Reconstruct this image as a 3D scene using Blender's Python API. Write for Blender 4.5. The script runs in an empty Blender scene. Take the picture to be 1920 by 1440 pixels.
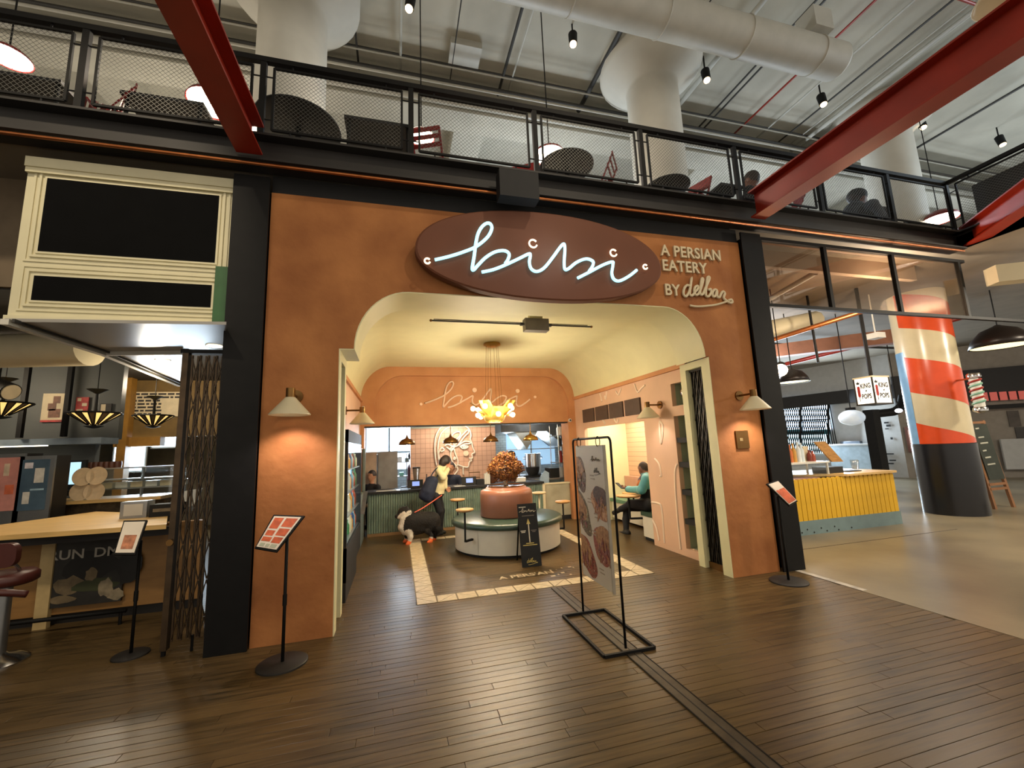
import bpy, bmesh, math, random
import numpy as np
from mathutils import Vector, Matrix
from mathutils.geometry import tessellate_polygon
random.seed(7)
SC = bpy.context.scene
COL = SC.collection
PI = math.pi

# ---------------------------------------------------------------- camera
CF, CYAW, CPIT, CROL = 787.5, .2689, .1501, -.0405
CC = Vector((0, -4.735, 1.75))
_w = Vector((math.sin(CYAW)*math.cos(CPIT), math.cos(CYAW)*math.cos(CPIT), math.sin(CPIT)))
_r0 = Vector((math.cos(CYAW), -math.sin(CYAW), 0)); _u0 = _r0.cross(_w)
_r = _r0*math.cos(CROL) + _u0*math.sin(CROL)
_u = _u0*math.cos(CROL) - _r0*math.sin(CROL)
cd = bpy.data.cameras.new('camera'); cam = bpy.data.objects.new('camera', cd); COL.objects.link(cam)
cd.sensor_width = 36; cd.lens = CF*36/1920; cd.clip_end = 200
cam.matrix_world = Matrix(((_r.x, _u.x, -_w.x, CC.x), (_r.y, _u.y, -_w.y, CC.y), (_r.z, _u.z, -_w.z, CC.z), (0, 0, 0, 1)))
SC.camera = cam
# ---------------------------------------------------------------- world, exposure, hall lights
WORLD_COL, WORLD_STR = (1.0, .9, .76), .56
w = bpy.data.worlds.new('hall'); SC.world = w; w.use_nodes = True
w.node_tree.nodes['Background'].inputs[0].default_value = (*WORLD_COL, 1)
w.node_tree.nodes['Background'].inputs[1].default_value = WORLD_STR
SC.view_settings.view_transform = 'Standard'; SC.view_settings.look = 'None'
SC.view_settings.exposure = .75; SC.view_settings.gamma = 1; SC.view_settings.use_curve_mapping = False

def light(kind, loc, power, col=(1, .8, .55), size=.1, target=None, spot=None, blend=.6, sy=None):
    d = bpy.data.lights.new('light', kind); d.energy = power; d.color = col
    if kind == 'AREA':
        d.size = size
        if sy: d.shape = 'RECTANGLE'; d.size_y = sy
    else: d.shadow_soft_size = size
    if kind == 'SPOT': d.spot_size = math.radians(spot or 60); d.spot_blend = blend
    o = bpy.data.objects.new('light', d); COL.objects.link(o); o.location = loc
    if target is not None:
        o.rotation_euler = (Vector(target)-Vector(loc)).to_track_quat('-Z', 'Y').to_euler()
    return o
WARM = (1, .84, .62); COOL = (.72, .87, 1)
# ceiling spots of the hall, above and behind the viewer
light('SPOT', (3.6, -4.6, 8.9), 290, WARM, .12, (1.8, 0, 3.6), 62)
light('SPOT', (-3.4, -4.6, 8.9), 700, WARM, .2, (-3.0, 0, 3.9), 30)
light('SPOT', (1.5, -7.5, 8.9), 110, WARM, .3, (1.8, -2.0, 0), 75)
light('SPOT', (7.6, -5.0, 8.9), 1000, WARM, .3, (8.6, -.3, 0), 60)
# daylight from the windows far to the right of the hall
light('AREA', (17, -3, 7.6), 300, COOL, 5, (6, 1, 8.4), sy=3)
# daylight behind the left kitchen window, then cool fill added beside the hood
light('AREA', (.05, 8.6, 1.85), 120, COOL, 1.6, (1.0, 2, .6), sy=1.2)
light('AREA', (4.0, 8.6, 2.0), 60, COOL, 1.2, (3.6, 6, 1.2), sy=1.0)

def P(px, py, x=None, y=None, z=None):
    d = _w + _r*((px-960)/CF) - _u*((py-720)/CF)
    for i, v in enumerate((x, y, z)):
        if v is not None: return CC + d*((v-CC[i])/d[i])
def PD(px, py, depth): return CC + (_w + _r*((px-960)/CF) - _u*((py-720)/CF))*depth

# ---------------------------------------------------------------- materials
MATS = {}
def lin(c):
    if isinstance(c, str):
        c = [int(c[i:i+2], 16)/255 for i in (0, 2, 4)]
        return tuple(v/12.92 if v <= .04045 else ((v+.055)/1.055)**2.4 for v in c)
    return c
def mat(name, col, rough=.6, metal=0, var=.12, scale=6, bump=0, bscale=None, emit=0, ecol=None, stretch=None, alpha=None, trans=0, spec=None, coat=0, col2=None):
    if name in MATS: return MATS[name]
    m = bpy.data.materials.new(name); m.use_nodes = True; nt = m.node_tree; N = nt.nodes; L = nt.links
    b = N['Principled BSDF']; c = lin(col)
    b.inputs['Roughness'].default_value = rough; b.inputs['Metallic'].default_value = metal
    if spec is not None: b.inputs['Specular IOR Level'].default_value = spec
    if coat: b.inputs['Coat Weight'].default_value = coat; b.inputs['Coat Roughness'].default_value = .15
    if trans: b.inputs['Transmission Weight'].default_value = trans
    if alpha is not None: b.inputs['Alpha'].default_value = alpha
    tc = N.new('ShaderNodeTexCoord'); mp = N.new('ShaderNodeMapping'); L.new(tc.outputs['Object'], mp.inputs[0])
    if stretch: mp.inputs['Scale'].default_value = stretch
    nz = N.new('ShaderNodeTexNoise'); nz.inputs['Scale'].default_value = scale; nz.inputs['Detail'].default_value = 5
    L.new(mp.outputs[0], nz.inputs['Vector'])
    cr = N.new('ShaderNodeValToRGB'); L.new(nz.outputs['Fac'], cr.inputs[0])
    lo = tuple(v*(1-var) for v in c) if col2 is None else lin(col2)
    hi = tuple(min(1, v*(1+var)) for v in c) if col2 is None else c
    cr.color_ramp.elements[0].position = .32; cr.color_ramp.elements[1].position = .68
    cr.color_ramp.elements[0].color = (*lo, 1); cr.color_ramp.elements[1].color = (*hi, 1)
    L.new(cr.outputs[0], b.inputs['Base Color'])
    if bump:
        bn = N.new('ShaderNodeTexNoise'); bn.inputs['Scale'].default_value = bscale or scale*4; bn.inputs['Detail'].default_value = 6
        L.new(mp.outputs[0], bn.inputs['Vector'])
        bp = N.new('ShaderNodeBump'); bp.inputs['Strength'].default_value = bump; bp.inputs['Distance'].default_value = .02
        L.new(bn.outputs['Fac'], bp.inputs['Height']); L.new(bp.outputs[0], b.inputs['Normal'])
    if emit:
        b.inputs['Emission Color'].default_value = (*lin(ecol or col), 1); b.inputs['Emission Strength'].default_value = emit
    MATS[name] = m; return m
def mat_glass(name, tint, gloss=.12, rough=.03):
    if name in MATS: return MATS[name]
    m = bpy.data.materials.new(name); m.use_nodes = True; nt = m.node_tree; N = nt.nodes; L = nt.links
    N.remove(N['Principled BSDF']); o = N['Material Output']
    t = N.new('ShaderNodeBsdfTransparent'); t.inputs[0].default_value = (*tint, 1)
    g = N.new('ShaderNodeBsdfGlossy'); g.inputs['Roughness'].default_value = rough; g.inputs[0].default_value = (.8, .8, .8, 1)
    x = N.new('ShaderNodeMixShader'); x.inputs[0].default_value = gloss*.6; L.new(t.outputs[0], x.inputs[1]); L.new(g.outputs[0], x.inputs[2])
    L.new(x.outputs[0], o.inputs[0]); MATS[name] = m; return m
def mat_tile(name, col, grout, tw, th, rough=.4, rot=(PI/2, 0, 0), offset=0, mortar=.004, bump=.4, var=.06):
    if name in MATS: return MATS[name]
    m = bpy.data.materials.new(name); m.use_nodes = True; nt = m.node_tree; N = nt.nodes; L = nt.links
    b = N['Principled BSDF']; b.inputs['Roughness'].default_value = rough
    tc = N.new('ShaderNodeTexCoord'); mp = N.new('ShaderNodeMapping'); L.new(tc.outputs['Object'], mp.inputs[0]); mp.inputs['Rotation'].default_value = rot
    br = N.new('ShaderNodeTexBrick'); L.new(mp.outputs[0], br.inputs['Vector'])
    c = lin(col)
    br.inputs['Color1'].default_value = (*c, 1); br.inputs['Color2'].default_value = (*[v*(1-var) for v in c], 1); br.inputs['Mortar'].default_value = (*lin(grout), 1)
    br.inputs['Scale'].default_value = 1; br.inputs['Brick Width'].default_value = tw; br.inputs['Row Height'].default_value = th; br.inputs['Mortar Size'].default_value = mortar
    br.offset = offset; br.inputs['Mortar Smooth'].default_value = .1
    L.new(br.outputs['Color'], b.inputs['Base Color'])
    bp = N.new('ShaderNodeBump'); bp.invert = True; bp.inputs['Strength'].default_value = bump; bp.inputs['Distance'].default_value = .01
    L.new(br.outputs['Fac'], bp.inputs['Height']); L.new(bp.outputs[0], b.inputs['Normal']); MATS[name] = m; return m
def mat_emit(name, col, s):
    return mat(name, col, .5, emit=s, var=0)

# ---------------------------------------------------------------- mesh builder
def frame(d):
    d = Vector(d).normalized(); a = Vector((0, 0, 1)) if abs(d.z) < .95 else Vector((1, 0, 0))
    u = d.cross(a).normalized(); return u, d.cross(u).normalized()
def spline(pts, n=6, closed=False):
    P_ = [Vector(p) for p in pts]; out = []; m = len(P_)
    for i in range(m if closed else m-1):
        if closed: a, b, c, d = P_[i-1], P_[i], P_[(i+1) % m], P_[(i+2) % m]
        else: a, b, c, d = P_[max(i-1, 0)], P_[i], P_[i+1], P_[min(i+2, m-1)]
        for k in range(n):
            t = k/n; out.append(.5*((2*b) + (c-a)*t + (2*a-5*b+4*c-d)*t*t + (3*b-a-3*c+d)*t**3))
    if not closed: out.append(P_[-1])
    return out
class MB:
    def __init__(s): s.v = []; s.f = []; s.mi = []; s.cur = 0
    def add(s, vs, fs):
        o = len(s.v); s.v += [Vector(p) for p in vs]; s.f += [tuple(i+o for i in f) for f in fs]; s.mi += [s.cur]*len(fs); return s
    def box(s, x0, x1, y0, y1, z0, z1):
        return s.add([(x, y, z) for z in (z0, z1) for x, y in ((x0, y0), (x1, y0), (x1, y1), (x0, y1))],
                     [(3, 2, 1, 0), (4, 5, 6, 7), (0, 1, 5, 4), (1, 2, 6, 5), (2, 3, 7, 6), (3, 0, 4, 7)])
    def bar(s, a, b, w, h=None, up=None):
        """rectangular bar from a to b"""
        a, b = Vector(a), Vector(b); h = h or w; d = (b-a).normalized()
        up = Vector(up) if up else (Vector((0, 0, 1)) if abs(d.z) < .95 else Vector((0, 1, 0)))
        u = d.cross(up).normalized(); v = u.cross(d).normalized()
        q = [u*(i*w/2)+v*(j*h/2) for i, j in ((-1, -1), (1, -1), (1, 1), (-1, 1))]
        return s.add([a+k for k in q]+[b+k for k in q], [(3, 2, 1, 0), (4, 5, 6, 7), (0, 1, 5, 4), (1, 2, 6, 5), (2, 3, 7, 6), (3, 0, 4, 7)])
    def cyl(s, a, b, r0, r1=None, n=12, cap=True):
        a, b = Vector(a), Vector(b); r1 = r0 if r1 is None else r1; u, v = frame(b-a); vs = []
        for c, r in ((a, r0), (b, r1)):
            vs += [c+(u*math.cos(2*PI*i/n)+v*math.sin(2*PI*i/n))*r for i in range(n)]
        fs = [(i, (i+1) % n, n+(i+1) % n, n+i) for i in range(n)]
        if cap: fs += [tuple(range(n))[::-1], tuple(range(n, 2*n))]
        return s.add(vs, fs)
    def tube(s, pts, r, n=6, closed=False, cap=True):
        pts = [Vector(p) for p in pts]; m = len(pts); vs = []; fs = []; u0 = None
        for i, p in enumerate(pts):
            if closed: d = pts[(i+1) % m]-pts[i-1]
            else: d = pts[min(i+1, m-1)]-pts[max(i-1, 0)]
            d.normalize()
            if u0 is None: u0, _ = frame(d)
            else: u0 = (u0-d*u0.dot(d)).normalized()
            v0 = d.cross(u0); rr = r[i] if hasattr(r, '__len__') else r
            vs += [p+(u0*math.cos(2*PI*k/n)+v0*math.sin(2*PI*k/n))*rr for k in range(n)]
        for i in range(m if closed else m-1):
            j = (i+1) % m
            fs += [(i*n+k, i*n+(k+1) % n, j*n+(k+1) % n, j*n+k) for k in range(n)]
        if cap and not closed: fs += [tuple(range(n))[::-1], tuple(range((m-1)*n, m*n))]
        return s.add(vs, fs)
    def lathe(s, prof, c=(0, 0, 0), n=24, a0=0, a1=2*PI):
        c = Vector(c); full = abs(a1-a0-2*PI) < 1e-6; m = n if full else n+1; vs = []; fs = []
        for r, z in prof:
            vs += [c+Vector((r*math.cos(a0+(a1-a0)*k/n), r*math.sin(a0+(a1-a0)*k/n), z)) for k in range(m)]
        for i in range(len(prof)-1):
            for k in range(n):
                k2 = (k+1) % m; fs.append((i*m+k, i*m+k2, (i+1)*m+k2, (i+1)*m+k))
        return s.add(vs, fs)
    def sph(s, c, r, n=10, sc=(1, 1, 1)):
        c = Vector(c); vs = []; fs = []; h = max(4, n//2+1)
        for i in range(1, h):
            t = PI*i/h
            vs += [c+Vector((r*sc[0]*math.sin(t)*math.cos(2*PI*k/n), r*sc[1]*math.sin(t)*math.sin(2*PI*k/n), r*sc[2]*math.cos(t))) for k in range(n)]
        vs += [c+Vector((0, 0, r*sc[2])), c-Vector((0, 0, r*sc[2]))]; a, b = len(vs)-2, len(vs)-1
        for i in range(h-2):
            fs += [(i*n+k, (i+1)*n+k, (i+1)*n+(k+1) % n, i*n+(k+1) % n) for k in range(n)]
        fs += [(a, k, (k+1) % n) for k in range(n)] + [(b, (h-2)*n+(k+1) % n, (h-2)*n+k) for k in range(n)]
        return s.add(vs, fs)
    def plate(s, rings, axis, lo, hi):
        """2D outline (+ holes) extruded along an axis; 2D coords are the other two axes in order"""
        def p3(q, t): return {'x': (t, q[0], q[1]), 'y': (q[0], t, q[1]), 'z': (q[0], q[1], t)}[axis]
        flat = [p for r in rings for p in r]; n = len(flat)
        tri = tessellate_polygon([[Vector((p[0], p[1], 0)) for p in r] for r in rings])
        vs = [p3(p, lo) for p in flat]+[p3(p, hi) for p in flat]
        fs = [tuple(t) for t in tri]+[tuple(i+n for i in reversed(t)) for t in tri]; o = 0
        for r in rings:
            m = len(r); fs += [(o+i, o+(i+1) % m, n+o+(i+1) % m, n+o+i) for i in range(m)]; o += m
        return s.add(vs, fs)
    def quad(s, a, b, c, d): return s.add([a, b, c, d], [(0, 1, 2, 3)])
    def xf(s, M, i0=0):
        for i in range(i0, len(s.v)): s.v[i] = M @ s.v[i]
        return s
    def mesh(s, name, off=Vector((0, 0, 0))):
        me = bpy.data.meshes.new(name); me.from_pydata([p-off for p in s.v], [], s.f)
        if any(s.mi): me.polygons.foreach_set('material_index', s.mi)
        me.validate(); return me
    def build(s, name, m, parent=None, smooth=False, recalc=True):
        if parent is None:
            xs = [p.x for p in s.v]; ys = [p.y for p in s.v]; zs = [p.z for p in s.v]
            off = Vector(((min(xs)+max(xs))/2, (min(ys)+max(ys))/2, min(zs)))
        else: off = WLOC[parent.name]
        me = s.mesh(name, off); o = bpy.data.objects.new(name, me); COL.objects.link(o)
        if recalc:
            bm = bmesh.new(); bm.from_mesh(me); bmesh.ops.recalc_face_normals(bm, faces=bm.faces); bm.to_mesh(me); bm.free()
        for k in (m if isinstance(m, (list, tuple)) else [m]): me.materials.append(k)
        if smooth:
            me.polygons.foreach_set('use_smooth', [True]*len(me.polygons))
            if smooth is not True: me.set_sharp_from_angle(angle=math.radians(smooth))
        if parent is None: o.location = off
        else: o.parent = parent
        WLOC[o.name] = off; return o
WLOC = {}
def tag(o, label=None, cat=None, group=None, kind=None):
    if label: o['label'] = label
    if cat: o['category'] = cat
    if group: o['group'] = group
    if kind: o['kind'] = kind
    return o
def struct(o): o['kind'] = 'structure'; return o
def stuff(o): o['kind'] = 'stuff'; return o
def thing(name, label, cat, loc=(0, 0, 0), group=None):
    o = bpy.data.objects.new(name, None); COL.objects.link(o); o.location = loc; o.empty_display_size = .1
    WLOC[o.name] = Vector(loc); return tag(o, label, cat, group)
def sthing(name, loc=(0, 0, 0)):
    o = bpy.data.objects.new(name, None); COL.objects.link(o); o.location = loc; WLOC[o.name] = Vector(loc); return struct(o)
def copy_tree(o, parent=None):
    c = o.copy(); COL.objects.link(c); c.parent = parent; WLOC[c.name] = WLOC[o.name]
    for ch in list(o.children): copy_tree(ch, c)
    return c
def place(o, loc, rz=0, label=None, scale=None):
    o.location = loc; o.rotation_euler = (0, 0, rz)
    if label: o['label'] = label
    if scale: o.scale = (scale,)*3
    return o
def bx(name, m, parent, *a): return MB().box(*a).build(name, m, parent)
def text_mb(t, size, depth=.01, xs=1.0, align='LEFT', space=1.0, bold=0):
    """letters standing in the xz plane, facing -y"""
    cu = bpy.data.curves.new('t', 'FONT'); cu.body = t; cu.size = size; cu.extrude = depth/2; cu.align_x = align; cu.space_character = space
    cu.offset = bold; cu.resolution_u = 3
    o = bpy.data.objects.new('t', cu); COL.objects.link(o); dg = bpy.context.evaluated_depsgraph_get(); e = o.evaluated_get(dg); me = e.to_mesh()
    mb = MB(); mb.add([(v.co.x*xs, -v.co.z, v.co.y) for v in me.vertices], [tuple(p.vertices) for p in me.polygons])
    e.to_mesh_clear(); bpy.data.objects.remove(o); bpy.data.curves.remove(cu); return mb
def rounded(x0, x1, y0, y1, r, n=5):
    out = []
    for cx, cy, a in ((x1-r, y1-r, 0), (x0+r, y1-r, PI/2), (x0+r, y0+r, PI), (x1-r, y0+r, 1.5*PI)):
        out += [(cx+r*math.cos(a+PI/2*k/n), cy+r*math.sin(a+PI/2*k/n)) for k in range(n+1)]
    return out
def arch(xl, xr, zs, zt, a, b=None, n=12):
    b = b or zt-zs; out = []
    for k in range(n+1): t = PI-PI/2*k/n; out.append((xl+a+a*math.cos(t), zt-b+b*math.sin(t)))
    for k in range(n+1): t = PI/2-PI/2*k/n; out.append((xr-a+a*math.cos(t), zt-b+b*math.sin(t)))
    if zs < zt-b: out = [(xl, zs)]+out+[(xr, zs)]
    return out
# ---------------------------------------------------------------- material palette
def mat_wood_floor():
    m = bpy.data.materials.new('wood_floor'); m.use_nodes = True; nt = m.node_tree; N = nt.nodes; L = nt.links; b = N['Principled BSDF']
    g = N.new('ShaderNodeNewGeometry'); mp = N.new('ShaderNodeMapping'); mp.inputs['Scale'].default_value = (1.2, 16, 1); L.new(g.outputs['Position'], mp.inputs[0])
    n1 = N.new('ShaderNodeTexNoise'); n1.inputs['Scale'].default_value = 2.2; n1.inputs['Detail'].default_value = 6; L.new(mp.outputs[0], n1.inputs['Vector'])
    n2 = N.new('ShaderNodeTexNoise'); n2.inputs['Scale'].default_value = .9; n2.inputs['Detail'].default_value = 3; L.new(g.outputs['Position'], n2.inputs['Vector'])
    oi = N.new('ShaderNodeObjectInfo')
    ad = N.new('ShaderNodeMath'); ad.operation = 'MULTIPLY_ADD'; L.new(oi.outputs['Random'], ad.inputs[0]); ad.inputs[1].default_value = .22; L.new(n1.outputs['Fac'], ad.inputs[2])
    ad2 = N.new('ShaderNodeMath'); ad2.operation = 'MULTIPLY_ADD'; L.new(n2.outputs['Fac'], ad2.inputs[0]); ad2.inputs[1].default_value = .55; L.new(ad.outputs[0], ad2.inputs[2])
    cr = N.new('ShaderNodeValToRGB'); L.new(ad2.outputs[0], cr.inputs[0]); e = cr.color_ramp.elements
    e[0].position = .5; e[0].color = (*lin('261f12'), 1); e[1].position = 1.2; e[1].color = (*lin('604c2e'), 1)
    L.new(cr.outputs[0], b.inputs['Base Color']); b.inputs['Specular IOR Level'].default_value = .26
    rr = N.new('ShaderNodeMapRange'); L.new(n1.outputs['Fac'], rr.inputs[0]); rr.inputs[3].default_value = .26; rr.inputs[4].default_value = .44; L.new(rr.outputs[0], b.inputs['Roughness'])
    bp = N.new('ShaderNodeBump'); bp.inputs['Strength'].default_value = .12; bp.inputs['Distance'].default_value = .005; L.new(n1.outputs['Fac'], bp.inputs['Height']); L.new(bp.outputs[0], b.inputs['Normal'])
    return m
M_FLOOR = mat_wood_floor()
M_CONC = mat('concrete_floor', '8d8168', .3, var=.2, scale=.8, bump=.05, bscale=9, col2='6b6250')
M_PLASTER = mat('orange_plaster', 'b0723c', .75, var=.1, scale=1.6, bump=.6, bscale=5, col2='8f5526')
M_PLIN = mat('orange_plaster_inner', 'c68d5e', .75, var=.1, scale=2, bump=.15, bscale=8, col2='b47a4c')
M_CREAM = mat('cream_paint', 'd6d0a4', .55, var=.03, scale=3)
M_BLK = mat('black_steel', '0f0e0d', .6, .1, var=.2, scale=8, spec=.25)
M_BLK2 = mat('black_matte', '121110', .7, var=.2, scale=8)
M_DKGREY = mat('dark_grey_paint', '262320', .6, .1, var=.15, scale=3)
M_RED = mat('red_oxide_steel', '8c220c', .42, .1, var=.12, scale=3)
M_COPPER = mat('copper_pipe', 'b06a3c', .35, .85, var=.15, scale=9)
M_CEIL = mat('white_ceiling', 'b9b5a6', .85, var=.1, scale=1.2, bump=.2, bscale=5)
M_WHITE = mat('white_paint', 'c9c5b8', .6, var=.04, scale=3)
M_PIPE = mat('painted_pipe', 'b3b0a4', .5, var=.06, scale=4)
M_DPIPE = mat('dark_conduit', '3d3b37', .5, .4, var=.1, scale=4)
M_PINK = mat('pink_plaster', 'cfa98c', .7, var=.05, scale=2, bump=.1, bscale=6)
M_TAN = mat('tan_ceiling', 'a08f7c', .85, var=.06, scale=2)
M_OAK = mat('oak', 'b98a50', .45, var=.2, scale=4, stretch=(1, 8, 8))
M_OAKL = mat('light_oak_top', 'd3ad6c', .38, var=.14, scale=3, stretch=(1, 8, 8))
M_GREEN = mat('green_ribbed_tile', '758677', .3, var=.2, scale=5)
M_GRLEA = mat('green_leather', '33463a', .3, var=.1, scale=4)
M_BRASS = mat('brass', 'c9a352', .3, .9, var=.1, scale=6)
M_BRASSD = mat('aged_brass', '7a5a32', .35, .9, var=.15, scale=6)
M_CHROME = mat('chrome', 'c9c9c9', .18, 1, var=.05)
M_STEEL = mat('brushed_steel', '9a9c9c', .32, .9, var=.08)
M_GATE = mat('brown_gate_steel', '4a3a28', .4, .6, var=.25, scale=9)
M_GATEK = mat('dark_gate_steel', '231d17', .45, .5, var=.25, scale=9)
M_SHADE = mat('cream_enamel', 'cfc3a2', .4, var=.03)
M_BULB = mat_emit('bulb_warm', 'ffd9a0', 7)
M_GLOW = mat_emit('glow_white', 'fff2dc', 9)
M_NEON = mat_emit('neon_blue_white', 'a6ebff', 1.0)
M_NEONW = mat_emit('neon_warm', 'ffe6c4', 1.0)
M_LETTER = mat('cream_letter', 'd2c2a0', .55, var=.03)
M_GLASS = mat_glass('clear_glass', (.95, .97, .96))
M_BROWNGL = mat_glass('smoked_glass', (.78, .70, .62), .18)
M_SCREEN = mat_emit('blue_screen', '6f86c8', .9)
M_WINDOW = mat_emit('daylight_pane', 'cfe6ff', 3.2)
M_GWHITE = mat('gloss_white', 'd5d3ca', .25, var=.03)
M_SOFFIT = mat('satin_soffit', '9b978f', .28, .15, var=.06, scale=1.5)

# ---------------------------------------------------------------- floors
def in_view(p, m=60):
    d = Vector(p)-CC; q = d.dot(_w)
    if q < .2: return False
    return -m < 960+CF*d.dot(_r)/q < 1920+m and -m < 720-CF*d.dot(_u)/q < 1440+m
fl = struct(MB().box(-9, 5.04, -9, 9.5, -.12, -.016).build('floor', mat('floor_gap', '221a10', .8)))
PW = .082; LENS = (.9, 1.3, 1.75, 2.3)
rows = []
y = -6.0
while y < 9.3:
    x = -8.5-random.random()*2
    while x < 5.0:
        l = random.choice(LENS); x1 = min(x+l, 5.03)
        if x1 > -8.9: rows.append((max(x, -8.9), x1, y, l))
        x = x1
    y += PW
vis = sorted([r for r in rows if r[1]-r[0] > .3 and any(in_view((xx, r[2]+.04, 0), 5) for xx in (r[0], (r[0]+r[1])/2, r[1]))],
             key=lambda r: (Vector(((r[0]+r[1])/2, r[2], 0))-CC).length)[:300]
vset = set(vis)
PM = {}
def plank_mesh(l):
    k = round(l, 2)
    if k not in PM:
        a = l/2-.0015; b = PW/2-.0015; c = .0022
        mb = MB(); mb.add([(-a, -b, -.016), (a, -b, -.016), (a, b, -.016), (-a, b, -.016), (-a, -b, -c*.3), (a, -b, -c*.3), (a, b, -c*.3), (-a, b, -c*.3),
                           (-a+c, -b+c, 0), (a-c, -b+c, 0), (a-c, b-c, 0), (-a+c, b-c, 0)],
                          [(0, 1, 5, 4), (1, 2, 6, 5), (2, 3, 7, 6), (3, 0, 4, 7), (4, 5, 9, 8), (5, 6, 10, 9), (6, 7, 11, 10), (7, 4, 8, 11), (8, 9, 10, 11)])
        PM[k] = mb.mesh('plank'); PM[k].materials.append(M_FLOOR)
    return PM[k]
rest = MB()
for r in rows:
    x0, x1, yy, l = r
    if r in vset:
        o = bpy.data.objects.new('plank', plank_mesh(x1-x0)); COL.objects.link(o); o.parent = fl
        o.location = Vector(((x0+x1)/2, yy+PW/2, random.uniform(-.0012, 0)))-WLOC['floor']
    else:
        rest.add([(x0+.0015, yy+.0015, 0), (x1-.0015, yy+.0015, 0), (x1-.0015, yy+PW-.0015, 0), (x0+.0015, yy+PW-.0015, 0)], [(0, 1, 2, 3)])
stuff(rest.build('plank_field', M_FLOOR, fl, recalc=False))
conc = struct(MB().box(5.04, 45, -9, 40, -.12, 0).build('floor', M_CONC))
# seams cut in the concrete and the ragged edge strip beside the planks
bx('seam', mat('dark_seam', '3a3328', .8), conc, 5.04, 9.6, .72, .735, 0, .002)
bx('edge_strip', mat('worn_edge', 'a39b8c', .6, var=.3, scale=9), conc, 5.04, 5.12, -.9, .4, 0, .003)
# iron joint strip running into the shop
tr = struct(MB().box(1.84, 1.985, -3.4, .5, .0, .006).build('trim_1', mat('joint_iron', '4b4235', .45, .5, var=.3, scale=8)))
for a in (1.84, 1.977): bx('joint_lip', M_BLK, tr, a, a+.008, -3.4, .5, .006, .009)
bx('joint_groove', M_BLK2, tr, 1.908, 1.916, -3.4, .5, .006, .0075)
# white tile border laid into the planks
bord = sthing('trim_2', (1.78, 2.1, 0))
M_BT = mat('border_tile', 'c3b08c', .45, var=.14, scale=18); M_BG = mat('border_joint', '7c6c52', .8)
B0, B1, B2, B3, BW = .21, 3.35, .55, 4.35, .235
bb = MB()
for q in ((B0, B1, B2, B2+BW), (B0, B1, B3-BW, B3), (B0, B0+BW, B2, B3), (B1-BW, B1, B2, B3)): bb.box(q[0], q[1], q[2], q[3], .0005, .0025)
bb.build('joint_bed', M_BG, bord)
def tile_tri(cx, cy, s, flip):
    h = s/2-.006
    A = [(-h, -h), (h-.006, -h), (-h, h-.006)]; Bq = [(h, h), (-h+.006, h), (h, -h+.006)]
    for t in (A, Bq):
        t = [(-a, b) for a, b in t] if flip else t
        MB().add([(cx+a, cy+b, z) for z in (.0025, .0045) for a, b in t], [(3, 4, 5), (0, 1, 4, 3), (1, 2, 5, 4), (2, 0, 3, 5)]).build('tile', M_BT, bord)
n = 13; st = (B1-B0)/n; k = 0
for i in range(n): tile_tri(B0+(i+.5)*st, B2+BW/2, min(st, BW), i % 2)
for i in range(n): tile_tri(B0+(i+.5)*st, B3-BW/2, min(st, BW), i % 2)
m_ = 15; sy_ = (B3-B2-2*BW)/m_
for i in range(m_):
    tile_tri(B0+BW/2, B2+BW+(i+.5)*sy_, min(sy_, BW), i % 2); tile_tri(B1-BW/2, B2+BW+(i+.5)*sy_, min(sy_, BW), (i+1) % 2)
# worn lettering on the planks
mb = text_mb("A PERS'AN", .17, 0, 1.0, bold=.004); p0 = P(937, 1087, z=0)
mb.xf(Matrix.Translation((p0.x, p0.y, .002)) @ Matrix(((1, 0, 0, 0), (0, 0, 1, 0), (0, 0, 0, 0), (0, 0, 0, 1))))
tag(mb.build('floor_lettering', mat('worn_floor_paint', 'b9a888', .6, var=.25, scale=14), recalc=False), "worn white capitals painted on the planks before the round bench", 'lettering')
mb = MB()
for px, py, w_, h_ in ((1032, 1069, .03, .03), (1043, 1068, .02, .02), (1053, 1065, .02, .05), (1068, 1063, .05, .04), (1075, 1064, .02, .05), (1037, 1080, .07, .05), (1047, 1077, .02, .05), (1055, 1074, .05, .05), (1070, 1077, .03, .03)):
    p = P(px, py, z=0); mb.box(p.x-w_/2, p.x+w_/2, p.y-h_/2, p.y+h_/2, .001, .002)
tag(mb.build('paint_remnant', MATS['worn_floor_paint']), 'flecks of worn white paint right of the floor capitals', 'floor marking', kind='stuff')

# ---------------------------------------------------------------- facade
XL, XR, ZA = -.6, 4.11, 2.87
op = [(XL-.01, 0), (XL-.01, ZA+.01), (-.46, ZA+.01)]+arch(-.46, 4.07, ZA+.012, 3.562, .59)[1:-1]+[(4.07, ZA+.01), (XR+.01, ZA+.01), (XR+.01, 0)]
fac = struct(MB().plate([[(-1.33, 0)]+op+[(4.86, 0), (4.86, 4.61), (-1.33, 4.61)]], 'y', 0, .12).build('wall_front', M_PLASTER))
def shell(prof, y0, y1, t, name, m):
    """strip of the arch profile extruded along y with thickness t outwards"""
    mb = MB(); n = len(prof); cx = sum(p[0] for p in prof)/n
    out = [(p[0]+(t if p[0] > 3.4 else -t if p[0] < .1 else 0), p[1]+(t if p[1] > 3.2 else t*.5)) for p in prof]
    vs = [(p[0], yy, p[1]) for yy in (y0, y1) for p in prof]+[(p[0], yy, p[1]) for yy in (y0, y1) for p in out]
    fs = []
    for i in range(n-1):
        fs += [(i, i+1, n+i+1, n+i), (2*n+i, 3*n+i, 3*n+i+1, 2*n+i+1), (i, 2*n+i, 2*n+i+1, i+1), (n+i, n+i+1, 3*n+i+1, 3*n+i)]
    return mb.add(vs, fs).build(name, m, smooth=40)
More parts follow.
